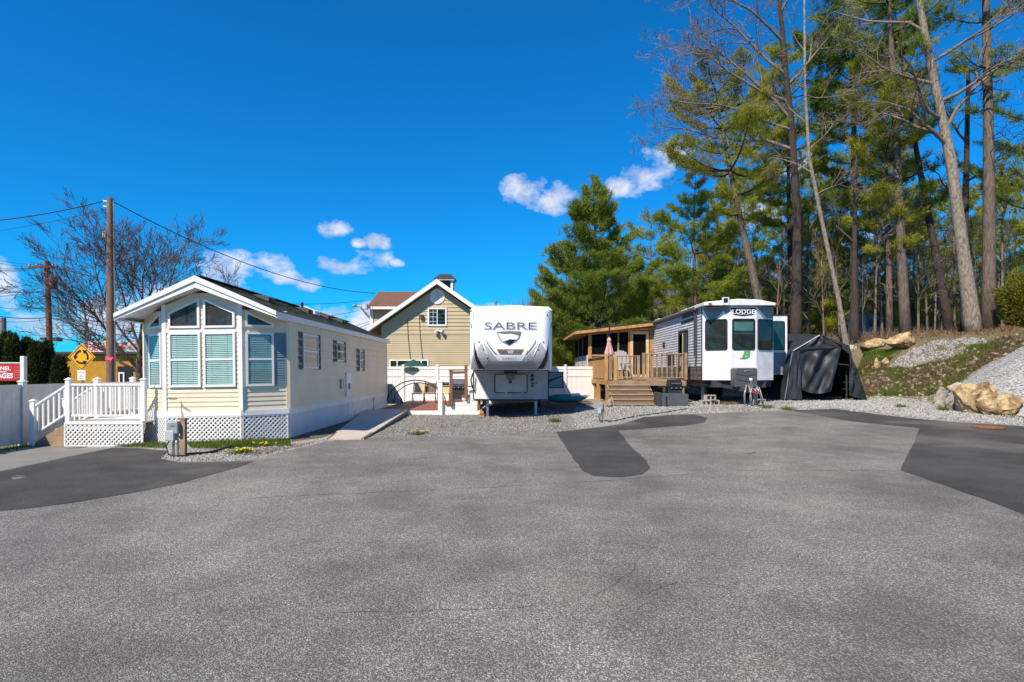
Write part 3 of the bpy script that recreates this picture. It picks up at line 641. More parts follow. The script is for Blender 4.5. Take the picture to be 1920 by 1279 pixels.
# band and skirt
for T, a, b in ((TC, -PW, PW), (TR, 0, fl_), (TL, 0, fl_), (TS, 0, LEN), (TW, 0, LEN)):
    MB(T).box(a - .012, b + .012, -.03, .03, zb, zs).build('skirt_band', white, cot)
zl = -.06
lattice(TC, cot, -PW, PW, zl, zb - .002); lattice(TR, cot, .01, fl_ - .01, zl, zb - .002); lattice(TL, cot, .01, fl_ - .01, zl - .06, zb - .002, sp=.09, w=.032); lattice(TS, cot, .02, 5.2, zl, zb - .002, sp=.09, w=.04)
for k, (a, b) in enumerate(((5.2, 6.9), (6.92, 8.6), (8.75, LEN))):
    o = MB(TS).box(a, b, -.018, .012, zl, zb - .002).build('skirt_panel', white_w, cot)
    if k == 2: o['label'] = 'skirt panel standing away at a gap'
MB(TW).box(0, LEN, -.018, .012, zl, zb - .002).build('skirt_panel', white_w, cot)
MB().box(-HW + .1, HW - .1, .3, LEN - .1, .44, .56).build('floor_frame', dark, cot)
[MB().box(x - .1, x + .1, y - .2, y + .2, -.12, .44).build('pier', block_m, cot) for x in (-1.1, 1.1) for y in (1.5, 5, 8.5)]
# corner trims
for T, x in ((TC, -PW), (TC, PW), (TR, fl_), (TL, 0)):
    MB(T).box(x - .045, x + .045, -.028, .02, zs, roofz(PW) - .2 if T is TC else 2.9).build('corner_trim', white if T is TC else cream, cot)
MB(TS).box(-.02, .16, -.024, .01, zs, 2.9).build('corner_trim', cream, cot)
MB(TS).box(LEN - .1, LEN + .02, -.024, .01, zs, 2.9).build('corner_trim', cream, cot)
# windows
MB(TC).box(-PW + .04, PW - .04, -.022, .0, 2.50, 2.585).build('window_header', white, cot)
for a, b in ((-.76, -.035), (.035, .76)): window(TC, cot, rect(a, b, 1.25, 2.5), blinds=True, midrail=1.875)
def rz(x): return 3.30 - slope * abs(x)
window(TC, cot, [(-.76, 2.60), (-.045, 2.60), (-.045, rz(.045)), (-.76, rz(.76))], name='gable_window', glassm=pane_d, backing=mat('gable_interior', (.20, .19, .18), .9, col2=(.08, .08, .085), ns=2.5))
window(TC, cot, [(.045, 2.60), (.76, 2.60), (.76, rz(.76)), (.045, rz(.045))], name='gable_window', glassm=pane_d, backing=mat('gable_interior', (.20, .19, .18), .9, col2=(.08, .08, .085), ns=2.5))
window(TR, cot, rect(.10, .72, 1.25, 2.5), blinds=True, midrail=1.875); shutter_(TR, cot, .735, fl_ - .03, 1.25, 2.5, shutter)
window(TL, cot, rect(fl_ - .72, fl_ - .10, 1.25, 2.5), blinds=True, midrail=1.875); shutter_(TL, cot, .03, fl_ - .735, 1.25, 2.5, shutter)
window(TR, cot, [(.10, 2.62), (.72, 2.62), (.72, 2.72), (.10, 2.99)], name='gable_window', glassm=pane_d, backing=mat('gable_interior', (.20, .19, .18), .9, col2=(.08, .08, .085), ns=2.5))
window(TL, cot, [(fl_ - .72, 2.62), (fl_ - .10, 2.62), (fl_ - .10, 2.99), (fl_ - .72, 2.72)], name='gable_window', glassm=pane_d, backing=mat('gable_interior', (.20, .19, .18), .9, col2=(.08, .08, .085), ns=2.5))
for a, b, z0, z1, s in ((.96, 2.12, 1.66, 2.56, .26), (3.9, 4.62, 1.9, 2.5, .30), (6.6, 6.98, 1.62, 2.34, .34)):
    window(TS, cot, rect(a, b, z0, z1), midrail=(z0 + z1) / 2, glassm=glass('side_glass', (.5, .55, .55), .9)); shutter_(TS, cot, a - s, a - .01, z0 - .03, z1 + .03, shutter_d); shutter_(TS, cot, b + .01, b + s, z0 - .03, z1 + .03, shutter_d)
p_ = MB(TS).box(4.85, 5.42, -.05, -.012, .78, 1.55).build('water_heater_door', white, cot); MB(TS).box(5.05, 5.25, -.06, -.051, 1.0, 1.2).build('vent_slot', char, p_)
p_ = MB(TS).box(4.25, 4.5, -.06, -.012, 1.05, 1.35).build('utility_box', greym, cot)
MB(TC).tube([(-.80 + .016 * k, -.02, 1.0 + .022 * math.sin(k * 1.9) * (1.4 if k == 0 else 1)) for k in range(13)], .006, 5).build('maker_script', decal, cot)
# roof
ov, fy, by = 1.80, BY - .32, LEN + .25
mb = MB()
for s in (-1, 1):
    mb.prism([(0, fy + .02, 3.74), (s * ov, fy + .02, roofz(ov)), (s * ov, fy + .02, roofz(ov) - .06), (0, fy + .02, 3.68)], (0, by - fy - .04, 0))
roof = mb.build('roof', shingle, cot)
sh0 = MB(); 
for s in (-1, 1):
    n = 13
    for k in range(n):
        a, b = k / n, (k + 1) / n; za = lambda t, o: roofz(ov * t) + o
        y = fy; 
        while y < by - .05:
            w = rnd.uniform(.25, .42); y2 = min(y + w, by - .03); h = rnd.uniform(.010, .018)
            sh0.quad((s * ov * b, y, za(b, h + .004)), (s * ov * b, y2, za(b, h + .004)), (s * ov * a, y2, za(a, .004)), (s * ov * a, y, za(a, .004))); y = y2 + .004
o = sh0.build('shingle_courses', shingle, roof); o['kind'] = 'stuff'
MB().box(-.12, .12, fy + .02, by - .03, 3.745, 3.765).build('ridge_cap', shingle, roof)
for s in (-1, 1):   # rake boards in two steps, soffit, eave fascia
    for z0, th0, th1, y, nm in ((0, .13, .09, fy, 'rake_board'), (.13, .14, .06, fy + .03, 'rake_trim')):
        d0 = z0; d1 = z0 * .65
        MB().prism([(0, y, 3.755 - d0), (s * (ov + .02), y, roofz(ov + .02) + .015 - d1), (s * (ov + .02), y, roofz(ov + .02) + .015 - d1 - th1), (0, y, 3.755 - d0 - th0)], (0, .028, 0)).build(nm, white, roof)
    MB().prism([(0, fy + .06, 3.49), (s * (ov - .02), fy + .06, roofz(ov) - .07), (s * (ov - .02), fy + .06, roofz(ov) - .085), (0, fy + .06, 3.475)], (0, -fy + .15, 0)).build('soffit', white, roof)
    x0, x1 = s * (ov + .006), s * (ov + .03)
    MB().box(min(x0, x1), max(x0, x1), fy + .03, by, roofz(ov) - .15, roofz(ov) - .004).build('eave_fascia', white, roof)
    x0, x1 = s * (HW - .02), s * ov
    MB().box(min(x0, x1), max(x0, x1), fy + .35, by, roofz(ov) - .145, roofz(ov) - .13).build('eave_soffit', white, roof)
for y in (1.2, 4.2, 6.2, 7.9):
    zz = roofz(.62); mb = MB(); mb.prism([(.36, y, roofz(.36) + .02), (.78, y, roofz(.78) + .02), (.80, y, roofz(.80) + .15), (.66, y, roofz(.66) + .15)], (0, .42, 0)); v_ = mb.build('roof_vent', shingle, roof)
    MB().box(.802, .812, y + .05, y + .37, roofz(.8) + .03, roofz(.8) + .13).build('vent_mouth', dark, v_)
MB().tube([(.35, 4.9, roofz(.35) - .05), (.35, 4.9, roofz(.35) + .24)], .045, 10).build('vent_pipe', blackm, roof)
MB().prism([(.1, 5.3, roofz(.1) + .02), (.62, 5.3, roofz(.62) + .02), (.62, 5.3, roofz(.62) + .14), (.2, 5.3, roofz(.2) + .14)], (0, .5, 0)).build('skylight', white, roof)

# ------------------------------------------------------------------ white stair deck left of the cottage
DY = 13.55; dz = .46; gl = gz(-9.4, DY) - .01
dk = thing('stair_deck', 'white vinyl railed entry deck with lattice skirt and steps at its left', 'deck', (-9.35, DY, gl))
xl, xr, yb = -10.22, -8.42, 18.2
for k in range(16):
    y = DY + k * .145; MB().box(xl, (-8.45 if y < 14 else -8.9), y, y + .14, dz - .035, dz).build('deck_board', white_w, dk)
MB().box(xl + .02, -8.93, DY + 16 * .145, yb, dz - .035, dz - .001).build('deck_floor', white_w, dk)
MB().box(xl, xr, DY + .03, DY + .07, dz - .17, dz - .037).build('rim_joist', white, dk)
lattice(frame((0, DY, 0)), dk, xl, xr, gl, dz - .03)
lattice(frame((xl, yb, 0), -90), dk, 0, yb - DY - .9, gl - .1, dz - .03, sp=.1)
for x, y in ((xl + .05, DY + .06), (xr - .03, DY + .06), (xl + .05, DY + 1.0), (xl + .05, 15.9), (xl + .05, yb), (-8.95, yb)):
    post(dk, x, y, dz, dz + .95, .105)
rail_run(dk, (xl + .1, DY + .06, dz), (xr - .08, DY + .06, dz), .13, .84, 15)
rail_run(dk, (xl + .05, DY + 1.05, dz), (xl + .05, 15.85, dz), .13, .84, 11)
rail_run(dk, (xl + .05, 15.95, dz), (xl + .05, yb - .05, dz), .13, .84, 16); rail_run(dk, (xl + .1, yb, dz), (-9.0, yb, dz), .13, .84, 9)
gs = gz(-11, DY + .5)
for k in range(3):
    zt = dz - .17 * (k + 1) + .0; x1_ = xl - .27 * k; MB().box(x1_ - .29, x1_ - .005, DY + .1, DY + 1.0, zt - .03, zt).build('tread', white_w, dk)
    MB().box(x1_ - .03, x1_ - .006, DY + .14, DY + .96, zt + .002, zt + .135).build('riser', tread_m, dk)
for y in (DY + .06, DY + 1.04): MB().prism([(xl, y - .02, dz - .04), (xl - .85, y - .02, gs), (xl - .6, y - .02, gs), (xl, y - .02, gs)], (0, .04, 0)).build('stringer', weath, dk)
for y in (DY + .06, DY + 1.04):
    xx = xl - .76; post(dk, xx, y, gs, gs + 1.03, .105)
    rail_run(dk, (xx + .04, y, gs + .12), (xl + .02, y, dz + .03), .16, .80, 6)

# ------------------------------------------------------------------ left boundary fence (runs away from the camera)
fx = -11.35
fen = thing('vinyl_fence', 'grey shaded vinyl panel fence running along the left behind the stair deck', 'fence', (fx, 12, gz(fx, 12)))
yv = [11.2, 13.75, 16.2, 18.65, 21.1, 23.55, 26.0, 28.4]
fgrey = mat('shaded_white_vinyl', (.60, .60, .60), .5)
for i, y in enumerate(yv):
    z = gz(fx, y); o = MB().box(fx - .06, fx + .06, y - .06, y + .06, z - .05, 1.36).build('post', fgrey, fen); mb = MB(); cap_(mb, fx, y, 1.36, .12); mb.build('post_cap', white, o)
    if i < len(yv) - 1:
        y2 = yv[i + 1]; n = 10; z = min(z, gz(fx, y2)) + .05
        for k in range(n):
            a = y + .065 + (y2 - y - .13) * k / n; b = y + .065 + (y2 - y - .13) * (k + 1) / n - .004
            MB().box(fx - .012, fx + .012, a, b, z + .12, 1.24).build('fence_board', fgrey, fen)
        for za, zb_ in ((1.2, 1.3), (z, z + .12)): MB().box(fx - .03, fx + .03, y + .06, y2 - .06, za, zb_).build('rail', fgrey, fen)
q = np.stack([rg.uniform(-11.3, -10.7, 1500), rg.uniform(12.4, 20, 1500)], 1); tag(blades('grass', q, .07, grass_m, 77, .008), 'thin grass along the foot of the left fence', 'grass')
# ------------------------------------------------------------------ tan house behind
HD = 33.0
hs_ = thing('tan_house', 'tan lap sided house with white gable trim, brown dormer roof and cupola', 'house', (X(819, HD), HD, 0))
xpk = X(819, HD); zpk = Z(524, HD); xlf = X(688, HD); zlf = Z(616, HD); sl_ = (zpk - zlf) / (xpk - xlf)
wl, wr, hb_ = X(715, HD + .5), xpk + (xpk - X(715, HD + .5)), HD + 12
TH = frame((0, HD + .5, 0)); zt_ = Z(626, HD)
def gab(z, d=.42): 
    k = (zpk - d - z) / sl_; return (max(wl, xpk - k), min(wr, xpk + k))
MB().prism([(wl + .02, HD + .53, -.3), (wr - .02, HD + .53, -.3), (wr - .02, HD + .53, zpk - sl_ * (wr - xpk) - .3), (xpk, HD + .53, zpk - .3), (wl + .02, HD + .53, zpk - sl_ * (xpk - wl) - .3)], (0, 11.2, 0)).build('wall_core', tan, hs_)
siding(TH, wl, wr, -.3, zt_ - .03, .125, tan, hs_, depth=.026)
siding(TH, wl, wr, zt_ + .05, zpk - .3, .21, tan, hs_, depth=.034, clip=lambda z: gab(z, .3))
MB(TH).box(wl, wr, -.03, .01, zt_ - .03, zt_ + .05).build('belt_trim', tan_d, hs_)
siding(frame((wl, hb_, 0), -90), 0, 11.4, -.3, zpk - sl_ * (xpk - wl) - .3, .21, tan, hs_, depth=.02)
rf = None
for s in (-1, 1):
    xe = xpk + s * (xpk - xlf); mb = MB(); mb.prism([(xpk, HD + .02, zpk), (xe, HD + .02, zlf), (xe, HD + .02, zlf - .14), (xpk, HD + .02, zpk - .17)], (0, 11.9, 0)); o = mb.build('roof', brown_sh, hs_)
    MB().prism([(xpk, HD - .03, zpk + .03), (xe, HD - .03, zlf + .03), (xe, HD - .03, zlf - .2), (xpk, HD - .03, zpk - .25)], (0, .045, 0)).build('rake_board', white, o)
    MB().prism([(xpk, HD + .03, zpk - .19), (xe, HD + .03, zlf - .16), (xe, HD + .03, zlf - .19), (xpk, HD + .03, zpk - .22)], (0, .46, 0)).build('soffit', tan_d, o)
    MB().box(min(xe, xe + s * .03), max(xe, xe + s * .03), HD - .03, HD + 11.9, zlf - .24, zlf + .0).build('eave_fascia', white, o)
    rf = rf or o
window(TH, hs_, rect(X(802, HD + .5), X(838, HD + .5), Z(611.5, HD + .5), Z(577, HD + .5)), fw=.09, proud=.07, muntin=(2, 4, X(804, HD + .5) + .05, X(819, HD + .5)), glassm=glass('house_glass', (.25, .3, .35), .9))
MB(TH).box(X(819.3, HD + .5), X(820.7, HD + .5), -.066, -.02, Z(611, HD + .5), Z(578, HD + .5)).build('window_mullion', white, hs_)
cx_, cz_ = X(820, HD + .5), Z(556.5, HD + .5)
for r, y0, y1, nm, m in ((.42, -.06, -.01, 'vent_ring', white), (.33, -.065, -.058, 'round_vent', white_w)):
    MB(TH).prism([(cx_ + r * math.cos(t), y0, cz_ + r * math.sin(t)) for t in np.linspace(0, 2 * math.pi, 28)[:-1]], (0, y1 - y0, 0)).build(nm, m, hs_)
window(TH, hs_, rect(X(730, HD + .5), X(804, HD + .5), Z(704, HD + .5), Z(674, HD + .5)), fw=.08, proud=.07, glassm=glass('house_glass', (.25, .3, .35), .9))
for p in (745, 790): MB(TH).box(X(p, HD + .5) - .03, X(p, HD + .5) + .03, -.066, -.02, Z(703, HD + .5), Z(675, HD + .5)).build('window_mullion', white, hs_)
fl2 = MB(TH).box(X(822, HD) - .12, X(822, HD) + .12, -.1, -.02, Z(621, HD), Z(618, HD)).build('floodlight', white, hs_)
for s in (-1, 1): MB(TH).tube([(X(822, HD) + s * .05, -.1, Z(619.5, HD)), (X(822, HD) + s * .22, -.25, Z(622, HD))], [.05, .11], 10).build('lamp_head', white_w, fl2)
for a, b in (((761, 598), (767, 674)), ((783, 584), (790, 674))):
    MB(TH).tube([(X(a[0], HD), -.05, Z(a[1], HD)), (X((a[0] + b[0]) / 2 - 1, HD), -.05, Z((a[1] + b[1]) / 2, HD)), (X(b[0], HD), -.05, Z(b[1], HD))], .014, 5).build('wall_cable', dark, hs_)
MB(TH).box(X(786, HD), X(792, HD), -.16, -.02, Z(597, HD), Z(589, HD)).build('wall_bracket', char, hs_)
# left dormer wing
DD = 37.0
xa, xb_ = X(703, DD), X(800, DD)
dr = MB().prism([(X(697, DD), DD - 1.2, Z(578, DD - 1.2)), (X(697, DD), DD - 1.2, Z(574.5, DD - 1.2)), (xa, DD + 1.0, Z(543, DD)), (xa, DD + 2.6, Z(576, DD))], (xb_ - xa, 0, 0)).build('dormer_roof', brown_sh, hs_)
MB().box(X(697, DD - 1.2) - .05, xb_, DD - 1.26, DD - 1.2, Z(580, DD - 1.2), Z(575, DD - 1.2)).build('dormer_fascia', white, dr)
MB().box(X(701, DD), xb_, DD - .75, DD + 2.4, 2.0, Z(577, DD)).build('dormer_wall', tan, hs_)
MB().box(X(700, DD) - .02, X(705, DD), DD - .8, DD - .7, 2.0, Z(579, DD)).build('corner_board', white, hs_)
MB().box(X(694, DD), X(697, DD), DD - 1.2, DD - .9, Z(584, DD), Z(574, DD)).build('downspout_head', greym, hs_)
# cupola
CD_ = 35.5; c0, c1 = X(818, CD_), X(853, CD_); zc0, zc1 = Z(552, CD_), Z(528, CD_)
cup = MB().box(c0 + .1, c1 - .1, CD_ - .45, CD_ + .45, zpk - .5, zc0 + .1).build('cupola_base', white, hs_)
for x in (c0 + .14, c1 - .14):
    for y in (CD_ - .4, CD_ + .4): MB().box(x - .07, x + .07, y - .07, y + .07, zc0, zc1).build('cupola_post', white, cup)
MB().box(c0 + .2, c1 - .2, CD_ - .3, CD_ + .3, zc0, zc1).build('louvre_box', char, cup)
MB().box(c0 - .02, c1 + .02, CD_ - .6, CD_ + .6, zc1, zc1 + .09).build('cornice', white, cup)
cxm = (c0 + c1) / 2; MB().add([(c0 - .08, CD_ - .65, zc1 + .09), (c1 + .08, CD_ - .65, zc1 + .09), (c1 + .08, CD_ + .65, zc1 + .09), (c0 - .08, CD_ + .65, zc1 + .09), (cxm - .32, CD_ - .2, zc1 + .42), (cxm + .32, CD_ - .2, zc1 + .42), (cxm + .32, CD_ + .2, zc1 + .42), (cxm - .32, CD_ + .2, zc1 + .42)], [(0, 1, 5, 4), (1, 2, 6, 5), (2, 3, 7, 6), (3, 0, 4, 7), (4, 5, 6, 7), (3, 2, 1, 0)]).build('cupola_roof', mat('slate_black', (.03, .032, .038), .7), cup)
# street lamp behind the cottage roof
SD_ = 40; lp = thing('street_lamp', 'grey cobra head street lamp rising behind the cottage roof', 'street lamp', (X(699, SD_), SD_, 0))
MB().tube([(X(699, SD_), SD_, 0), (X(699, SD_), SD_, Z(600, SD_))], .08, 8).build('pole', steel, lp)
arm = MB().tube([(X(699, SD_), SD_, Z(602, SD_)), (X(686, SD_), SD_, Z(588, SD_)), (X(676, SD_), SD_, Z(575, SD_)), (X(668, SD_), SD_, Z(572.5, SD_))], [.08, .07, .06, .05], 8).build('arm', steel, lp)
MB().tube([(X(670, SD_), SD_, Z(573, SD_)), (X(666, SD_), SD_, Z(573, SD_)), (X(661, SD_), SD_, Z(574, SD_))], [.06, .12, .05], 8).build('lamp_head', steel, lp)

# ------------------------------------------------------------------ white fence at the back of the yard
FD = 29.4
bf = thing('yard_fence', 'white vinyl privacy fence behind the red deck below the tan house', 'fence', (X(790, FD), FD, gz(-4, FD)))
px_ = [716, 756, 820, 884, 948, 1012, 1060, 1120]
for i, p in enumerate(px_):
    x = X(p, FD); z = gz(x, FD)
    o = MB().box(x - .07, x + .07, FD - .07, FD + .07, z - .05, 1.9).build('post', white, bf, bevel=.008); mb = MB(); cap_(mb, x, FD, 1.9, .14); mb.build('post_cap', white, o)
    if i < len(px_) - 1:
        x2 = X(px_[i + 1], FD); n = 6
        for k in range(n):
            a = x + .075 + (x2 - x - .15) * k / n; b = x + .075 + (x2 - x - .15) * (k + 1) / n - .006
            MB().box(a, b, FD - .015, FD + .015, z + .1, 1.76).build('fence_board', white, bf)
        for za, zb_ in ((1.72, 1.86), (1.36, 1.46), (z + .02, z + .15)): MB().box(x + .07, x2 - .07, FD - .035, FD + .035, za, zb_).build('rail', white, bf)
# closed dark green umbrella behind the fence
UD = 30.2; um = thing('green_patio_umbrella', 'dark green market umbrella top showing over the white fence', 'umbrella', (X(775, UD), UD, 0))
MB().tube([(X(775, UD), UD, 0), (X(775, UD), UD, Z(676, UD))], .03, 8).build('pole', blackm, um)
mb = MB(); n = 8; rr = 1.0; c = (X(775, UD), UD)
for k in range(n):
    a, b = 2 * math.pi * k / n, 2 * math.pi * (k + 1) / n
    mb.add([(c[0], c[1], Z(674, UD)), (c[0] + rr * math.cos(a), c[1] + rr * math.sin(a), Z(690, UD)), (c[0] + rr * math.cos(b), c[1] + rr * math.sin(b), Z(690, UD))], [(0, 1, 2)])
    mb.add([(c[0] + rr * math.cos(a), c[1] + rr * math.sin(a), Z(690, UD)), (c[0] + rr * math.cos(b), c[1] + rr * math.sin(b), Z(690, UD)), (c[0] + rr * math.cos(b), c[1] + rr * math.sin(b), Z(696, UD)), (c[0] + rr * math.cos(a), c[1] + rr * math.sin(a), Z(696, UD))], [(0, 1, 2, 3)])
mb.build('canopy', mat('dark_green_canvas', (.012, .07, .05), .8), um)

# ------------------------------------------------------------------ ramp and red deck
RD = 21.9; zd = .2
rd = thing('red_deck', 'low red brown deck with white skirt, white risers and brown handrail', 'deck', (X(810, RD), RD, 0))
xa, xb_ = X(724, RD) - .35, X(822, RD) + 1.6
nb = 34
for k in range(nb):
    y = RD + .02 + k * (6.9 / nb); MB().box(xa, X(822, RD) + .05 if y < RD + 1.6 else xb_ - .3, y, y + 6.9 / nb - .008, zd - .03, zd).build('deck_board', redwood, rd)
MB().box(X(762, RD), xb_ - .05, RD - .012, RD + .015, -.02, zd - .035).build('skirt_board', white, rd)
MB().box(xb_ - .03, xb_, RD, RD + 6.5, -.02, zd - .035).build('skirt_board', white, rd)
post(rd, X(823, RD) + .06, RD - .06, -.03, Z(713, RD) - .06, .16)
x0s = X(829, RD); x1s = X(895, RD)
stp = [(835, 766.5), (843, 756), (855, 748), (879, 741)]
MB().box(x0s, x1s, RD + .0, RD + .03, zd - .03, zd + .16).build('riser_board', white, rd)
zz = zd
for k in range(4):
    xs_ = X((838, 850, 866, 880)[k], RD); zn = zd + .17 * (k + 1)
    MB().box(xs_, x1s, RD + .001 + .002 * k, RD + .034, zn - .17 + .001, zn - .025).build('riser_board', white, rd)
    MB().box(xs_ - .03, x1s if k == 3 else X((850, 866, 880)[k], RD) + .02, RD - .03, RD + 1.1, zn - .025, zn).build('tread', redwood, rd)
for (p, t, b) in ((846, 694, 760), (874, 684, 748)):
    x = X(p, RD - .05); MB().box(x - .055, x + .055, RD - .13, RD - .035, Z(b, RD), Z(t, RD)).build('rail_post', brownpost, rd, bevel=.005)
MB().beam((X(842, RD), RD - .08, Z(694, RD)), (X(874, RD), RD - .08, Z(693.5, RD)), .13, .05).build('handrail', brownpost, rd, bevel=.005)
MB().beam((X(843, RD), RD - .08, Z(699, RD)), (X(873, RD), RD - .08, Z(698.5, RD)), .04, .09).build('handrail', brownpost, rd)
MB().beam((X(826, RD), RD - .02, Z(718, RD)), (X(842, RD), RD - .02, Z(718, RD)), .12, .05).build('handrail', brownpost, rd)
MB().beam((X(826, RD), RD - .02, Z(721, RD)), (X(842, RD), RD - .02, Z(721, RD)), .04, .07).build('handrail', brownpost, rd)
MB().box(x1s + .02, x1s + .1, RD + .02, RD + .12, 0, .66).build('rail_post', brownpost, rd)
# ramp
rp = thing('plank_ramp', 'pale plank ramp from the asphalt up to the red deck', 'ramp', G(648, 826))
A0, A1 = G(613, 826), G(682, 826); B0, B1 = Vector((X(702, RD) - .3, RD + .05, zd)), Vector((X(766, RD), RD - .05, zd))
n = 34
for k in range(n):
    t0, t1 = k / n, (k + .93) / n
    zf = lambda t: .03 + (zd - .03) * t
    a, b, c, d = A0.lerp(B0, t0), A1.lerp(B1, t0), A1.lerp(B1, t1), A0.lerp(B0, t1); j = rnd.uniform(0, .004)
    for p, t in ((a, t0), (b, t0), (c, t1), (d, t1)): p.z = zf(t) + j + .012
    MB().prism([a, b, c, d], (0, 0, -.03)).build('plank', ramp_m, rp)
for a, b in ((A0, B0), (A1, B1)):
    p, q = a.copy(), b.copy(); p.z, q.z = .008, zd - .08; p.x += .03 if a is A0 else -.03; q.x += .03 if a is A0 else -.03
    MB().beam(p, q, .05, .09).build('stringer', tread_m, rp)
# hoop, seats and gear on the deck
hp = thing('garden_hoop', 'black curved garden hoop standing on the red deck', 'hoop', (X(780, 25), 25, zd)); mb = MB()
mb.tube([(X(780, 25) - 1.3 * math.cos(t), 25 + .3 * math.cos(t), zd + .02 + 1.02 * math.sin(t)) for t in np.linspace(0, math.pi, 22)], .022, 6); mb.build('hoop_tube', blackm, hp)
mb = MB(); mb.tube([(X(785, 25.6) - 1.1 * math.cos(t), 25.6, zd + .02 + .9 * math.sin(t)) for t in np.linspace(0, math.pi, 22)], .018, 6); mb.build('hoop_tube', blackm, hp)
def chair(px, d, lab, m, nm='folding_chair', s=1):
    x = X(px, d); t = thing(nm, lab, 'chair', (x, d, zd), group='folding chairs stored on the red deck')
    MB().box(x - .24 * s, x + .24 * s, d - .22, d + .22, zd + .40, zd + .44).build('seat', m, t)
    MB().prism([(x - .24 * s, d + .2, zd + .45), (x + .24 * s, d + .2, zd + .45), (x + .24 * s, d + .34, zd + .88), (x - .24 * s, d + .34, zd + .88)], (0, .03, .0)).build('backrest', m, t)
    for sx in (-1, 1):
        MB().tube([(x + sx * .26 * s, d - .26, zd), (x + sx * .26 * s, d + .38, zd + .95)], .016, 6).build('leg', blackm, t); MB().tube([(x + sx * .26 * s, d + .3, zd), (x + sx * .26 * s, d - .2, zd + .42)], .016, 6).build('leg', blackm, t)
straw = mat('straw_fabric', (.50, .40, .22), .8)
chair(785, 26.6, 'straw coloured folding chair under the black hoop', straw)
chair(806, 26.8, 'dark folding chair between the hoop and the white post', mat('brown_fabric', (.16, .11, .07), .8)); chair(832, 26.8, 'straw and black folding chair right of the white post', straw)
# crumpled grey cover by the cottage corner
gt = bpy.data.meshes.new('grey_cover'); mb = MB(); D_ = 25.9
vs = []; nu, nv = 22, 12
for i in range(nu):
    for j in range(nv):
        u, v = i / (nu - 1), j / (nv - 1); top = .95 * (1 - max(0, (u - .5) * 1.6) ** 1.2) if u > .5 else .95; top = max(.28, top)
        x = X(719, D_) + u * .98 * (X(756, D_) - X(719, D_)); y = D_ - .25 * math.sin(v * math.pi) - .04 * math.sin(u * 38) * (1 - v * .3); z = zd + .01 + top * (1 - abs(2 * v - 1)) * 1.0
        y += (v - .5) * .5; vs.append((x, y, z))
mb.add(vs, [(i * nv + j, (i + 1) * nv + j, (i + 1) * nv + j + 1, i * nv + j + 1) for i in range(nu - 1) for j in range(nv - 1)])
tag(mb.build('folded_cover', mat('grey_vinyl_cover', (.34, .35, .37), .6), smooth=True), 'pleated grey vinyl cover slumped between the cottage corner and the fence', 'cover')
# grill beside the handrail
def grill(px, d, z, lab, body, sc=1.0, w=.62):
    x = X(px, d); t = thing('gas_grill', lab, 'grill', (x, d, z))
    MB().box(x - w / 2, x + w / 2, d - .24, d + .24, z + .02, z + .62 * sc).build('cart', mat('grill_cart', (.03, .03, .035), .5), t, bevel=.01)
    MB().box(x - w / 2 - .02, x + w / 2 + .02, d - .27, d - .22, z + .62 * sc, z + .74 * sc).build('control_panel', blackm, t, bevel=.01)
    for k in range(3): MB().tube([(x - .18 + .18 * k, d - .27, z + .68 * sc), (x - .18 + .18 * k, d - .31, z + .68 * sc)], .028, 10).build('knob', steel, t)
    lid = MB().prism([(x - w / 2, d - .26, z + .74 * sc), (x - w / 2, d - .24, z + .88 * sc), (x - w / 2, d - .10, z + 1.0 * sc), (x - w / 2, d + .14, z + 1.0 * sc), (x - w / 2, d + .26, z + .86 * sc), (x - w / 2, d + .26, z + .74 * sc)], (w, 0, 0)).build('lid', body, t, bevel=.015)
    MB().tube([(x - w * .36, d - .24, z + .84 * sc), (x - w * .36, d - .30, z + .85 * sc), (x + w * .36, d - .30, z + .85 * sc), (x + w * .36, d - .24, z + .84 * sc)], .012, 6).build('handle', steel, lid)
    for s in (-1, 1): MB().box(x + s * (w / 2 + .16) - .15, x + s * (w / 2 + .16) + .15, d - .22, d + .22, z + .70 * sc, z + .735 * sc).build('side_shelf', blackm, t)
    for s in (-1, 1):
        for yy in (-.18, .18): MB().tube([(x + s * (w / 2 - .04), d + yy, z), (x + s * (w / 2 - .04), d + yy, z + .06)], .04, 8).build('wheel', rubber, t)
grill(861, 24.6, .2, 'black gas grill with steel lid behind the brown handrail by the camper', mat('grill_lid_steel', (.16, .17, .19), .35, metal=.6), 1.1, .7)

# ------------------------------------------------------------------ fifth wheel camper
FY, LY = 18.7, 20.8
fw = thing('fifth_wheel_camper', 'white and silver fifth wheel camper seen head on with black swoosh graphics', 'camper', (-.03, LY, gz(0, LY)))
fxl, fxr, zr, zk = -1.345, 1.285, 3.68, 1.66; fcx = (fxl + fxr) / 2; fhw = (fxr - fxl) / 2
def cap(x, z):
    u = abs(x - fcx) / fhw; v = (z - zk) / (zr - zk)
    y = FY + .10 * u ** 2 + .42 * max(0, u - .78) ** 2 / .0484 * .55 + .55 * max(0, v - .55) ** 2 + .85 * max(0, .30 - v) ** 2 * 4
    y += .55 * max(0, v - .93) ** 2 / .0049 * .25
    # raised central shield panel
    return y
nu, nv = 41, 41; vs = []
for j in range(nv):
    for i in range(nu):
        x = fxl + (fxr - fxl) * i / (nu - 1); z = zk + (zr - .02 - .10 * (abs(x - fcx) / fhw) ** 3 - zk) * j / (nv - 1); vs.append((x, cap(x, z), z))
mb = MB(); mb.add(vs, [(j * nu + i, j * nu + i + 1, (j + 1) * nu + i + 1, (j + 1) * nu + i) for j in range(nv - 1) for i in range(nu - 1)])
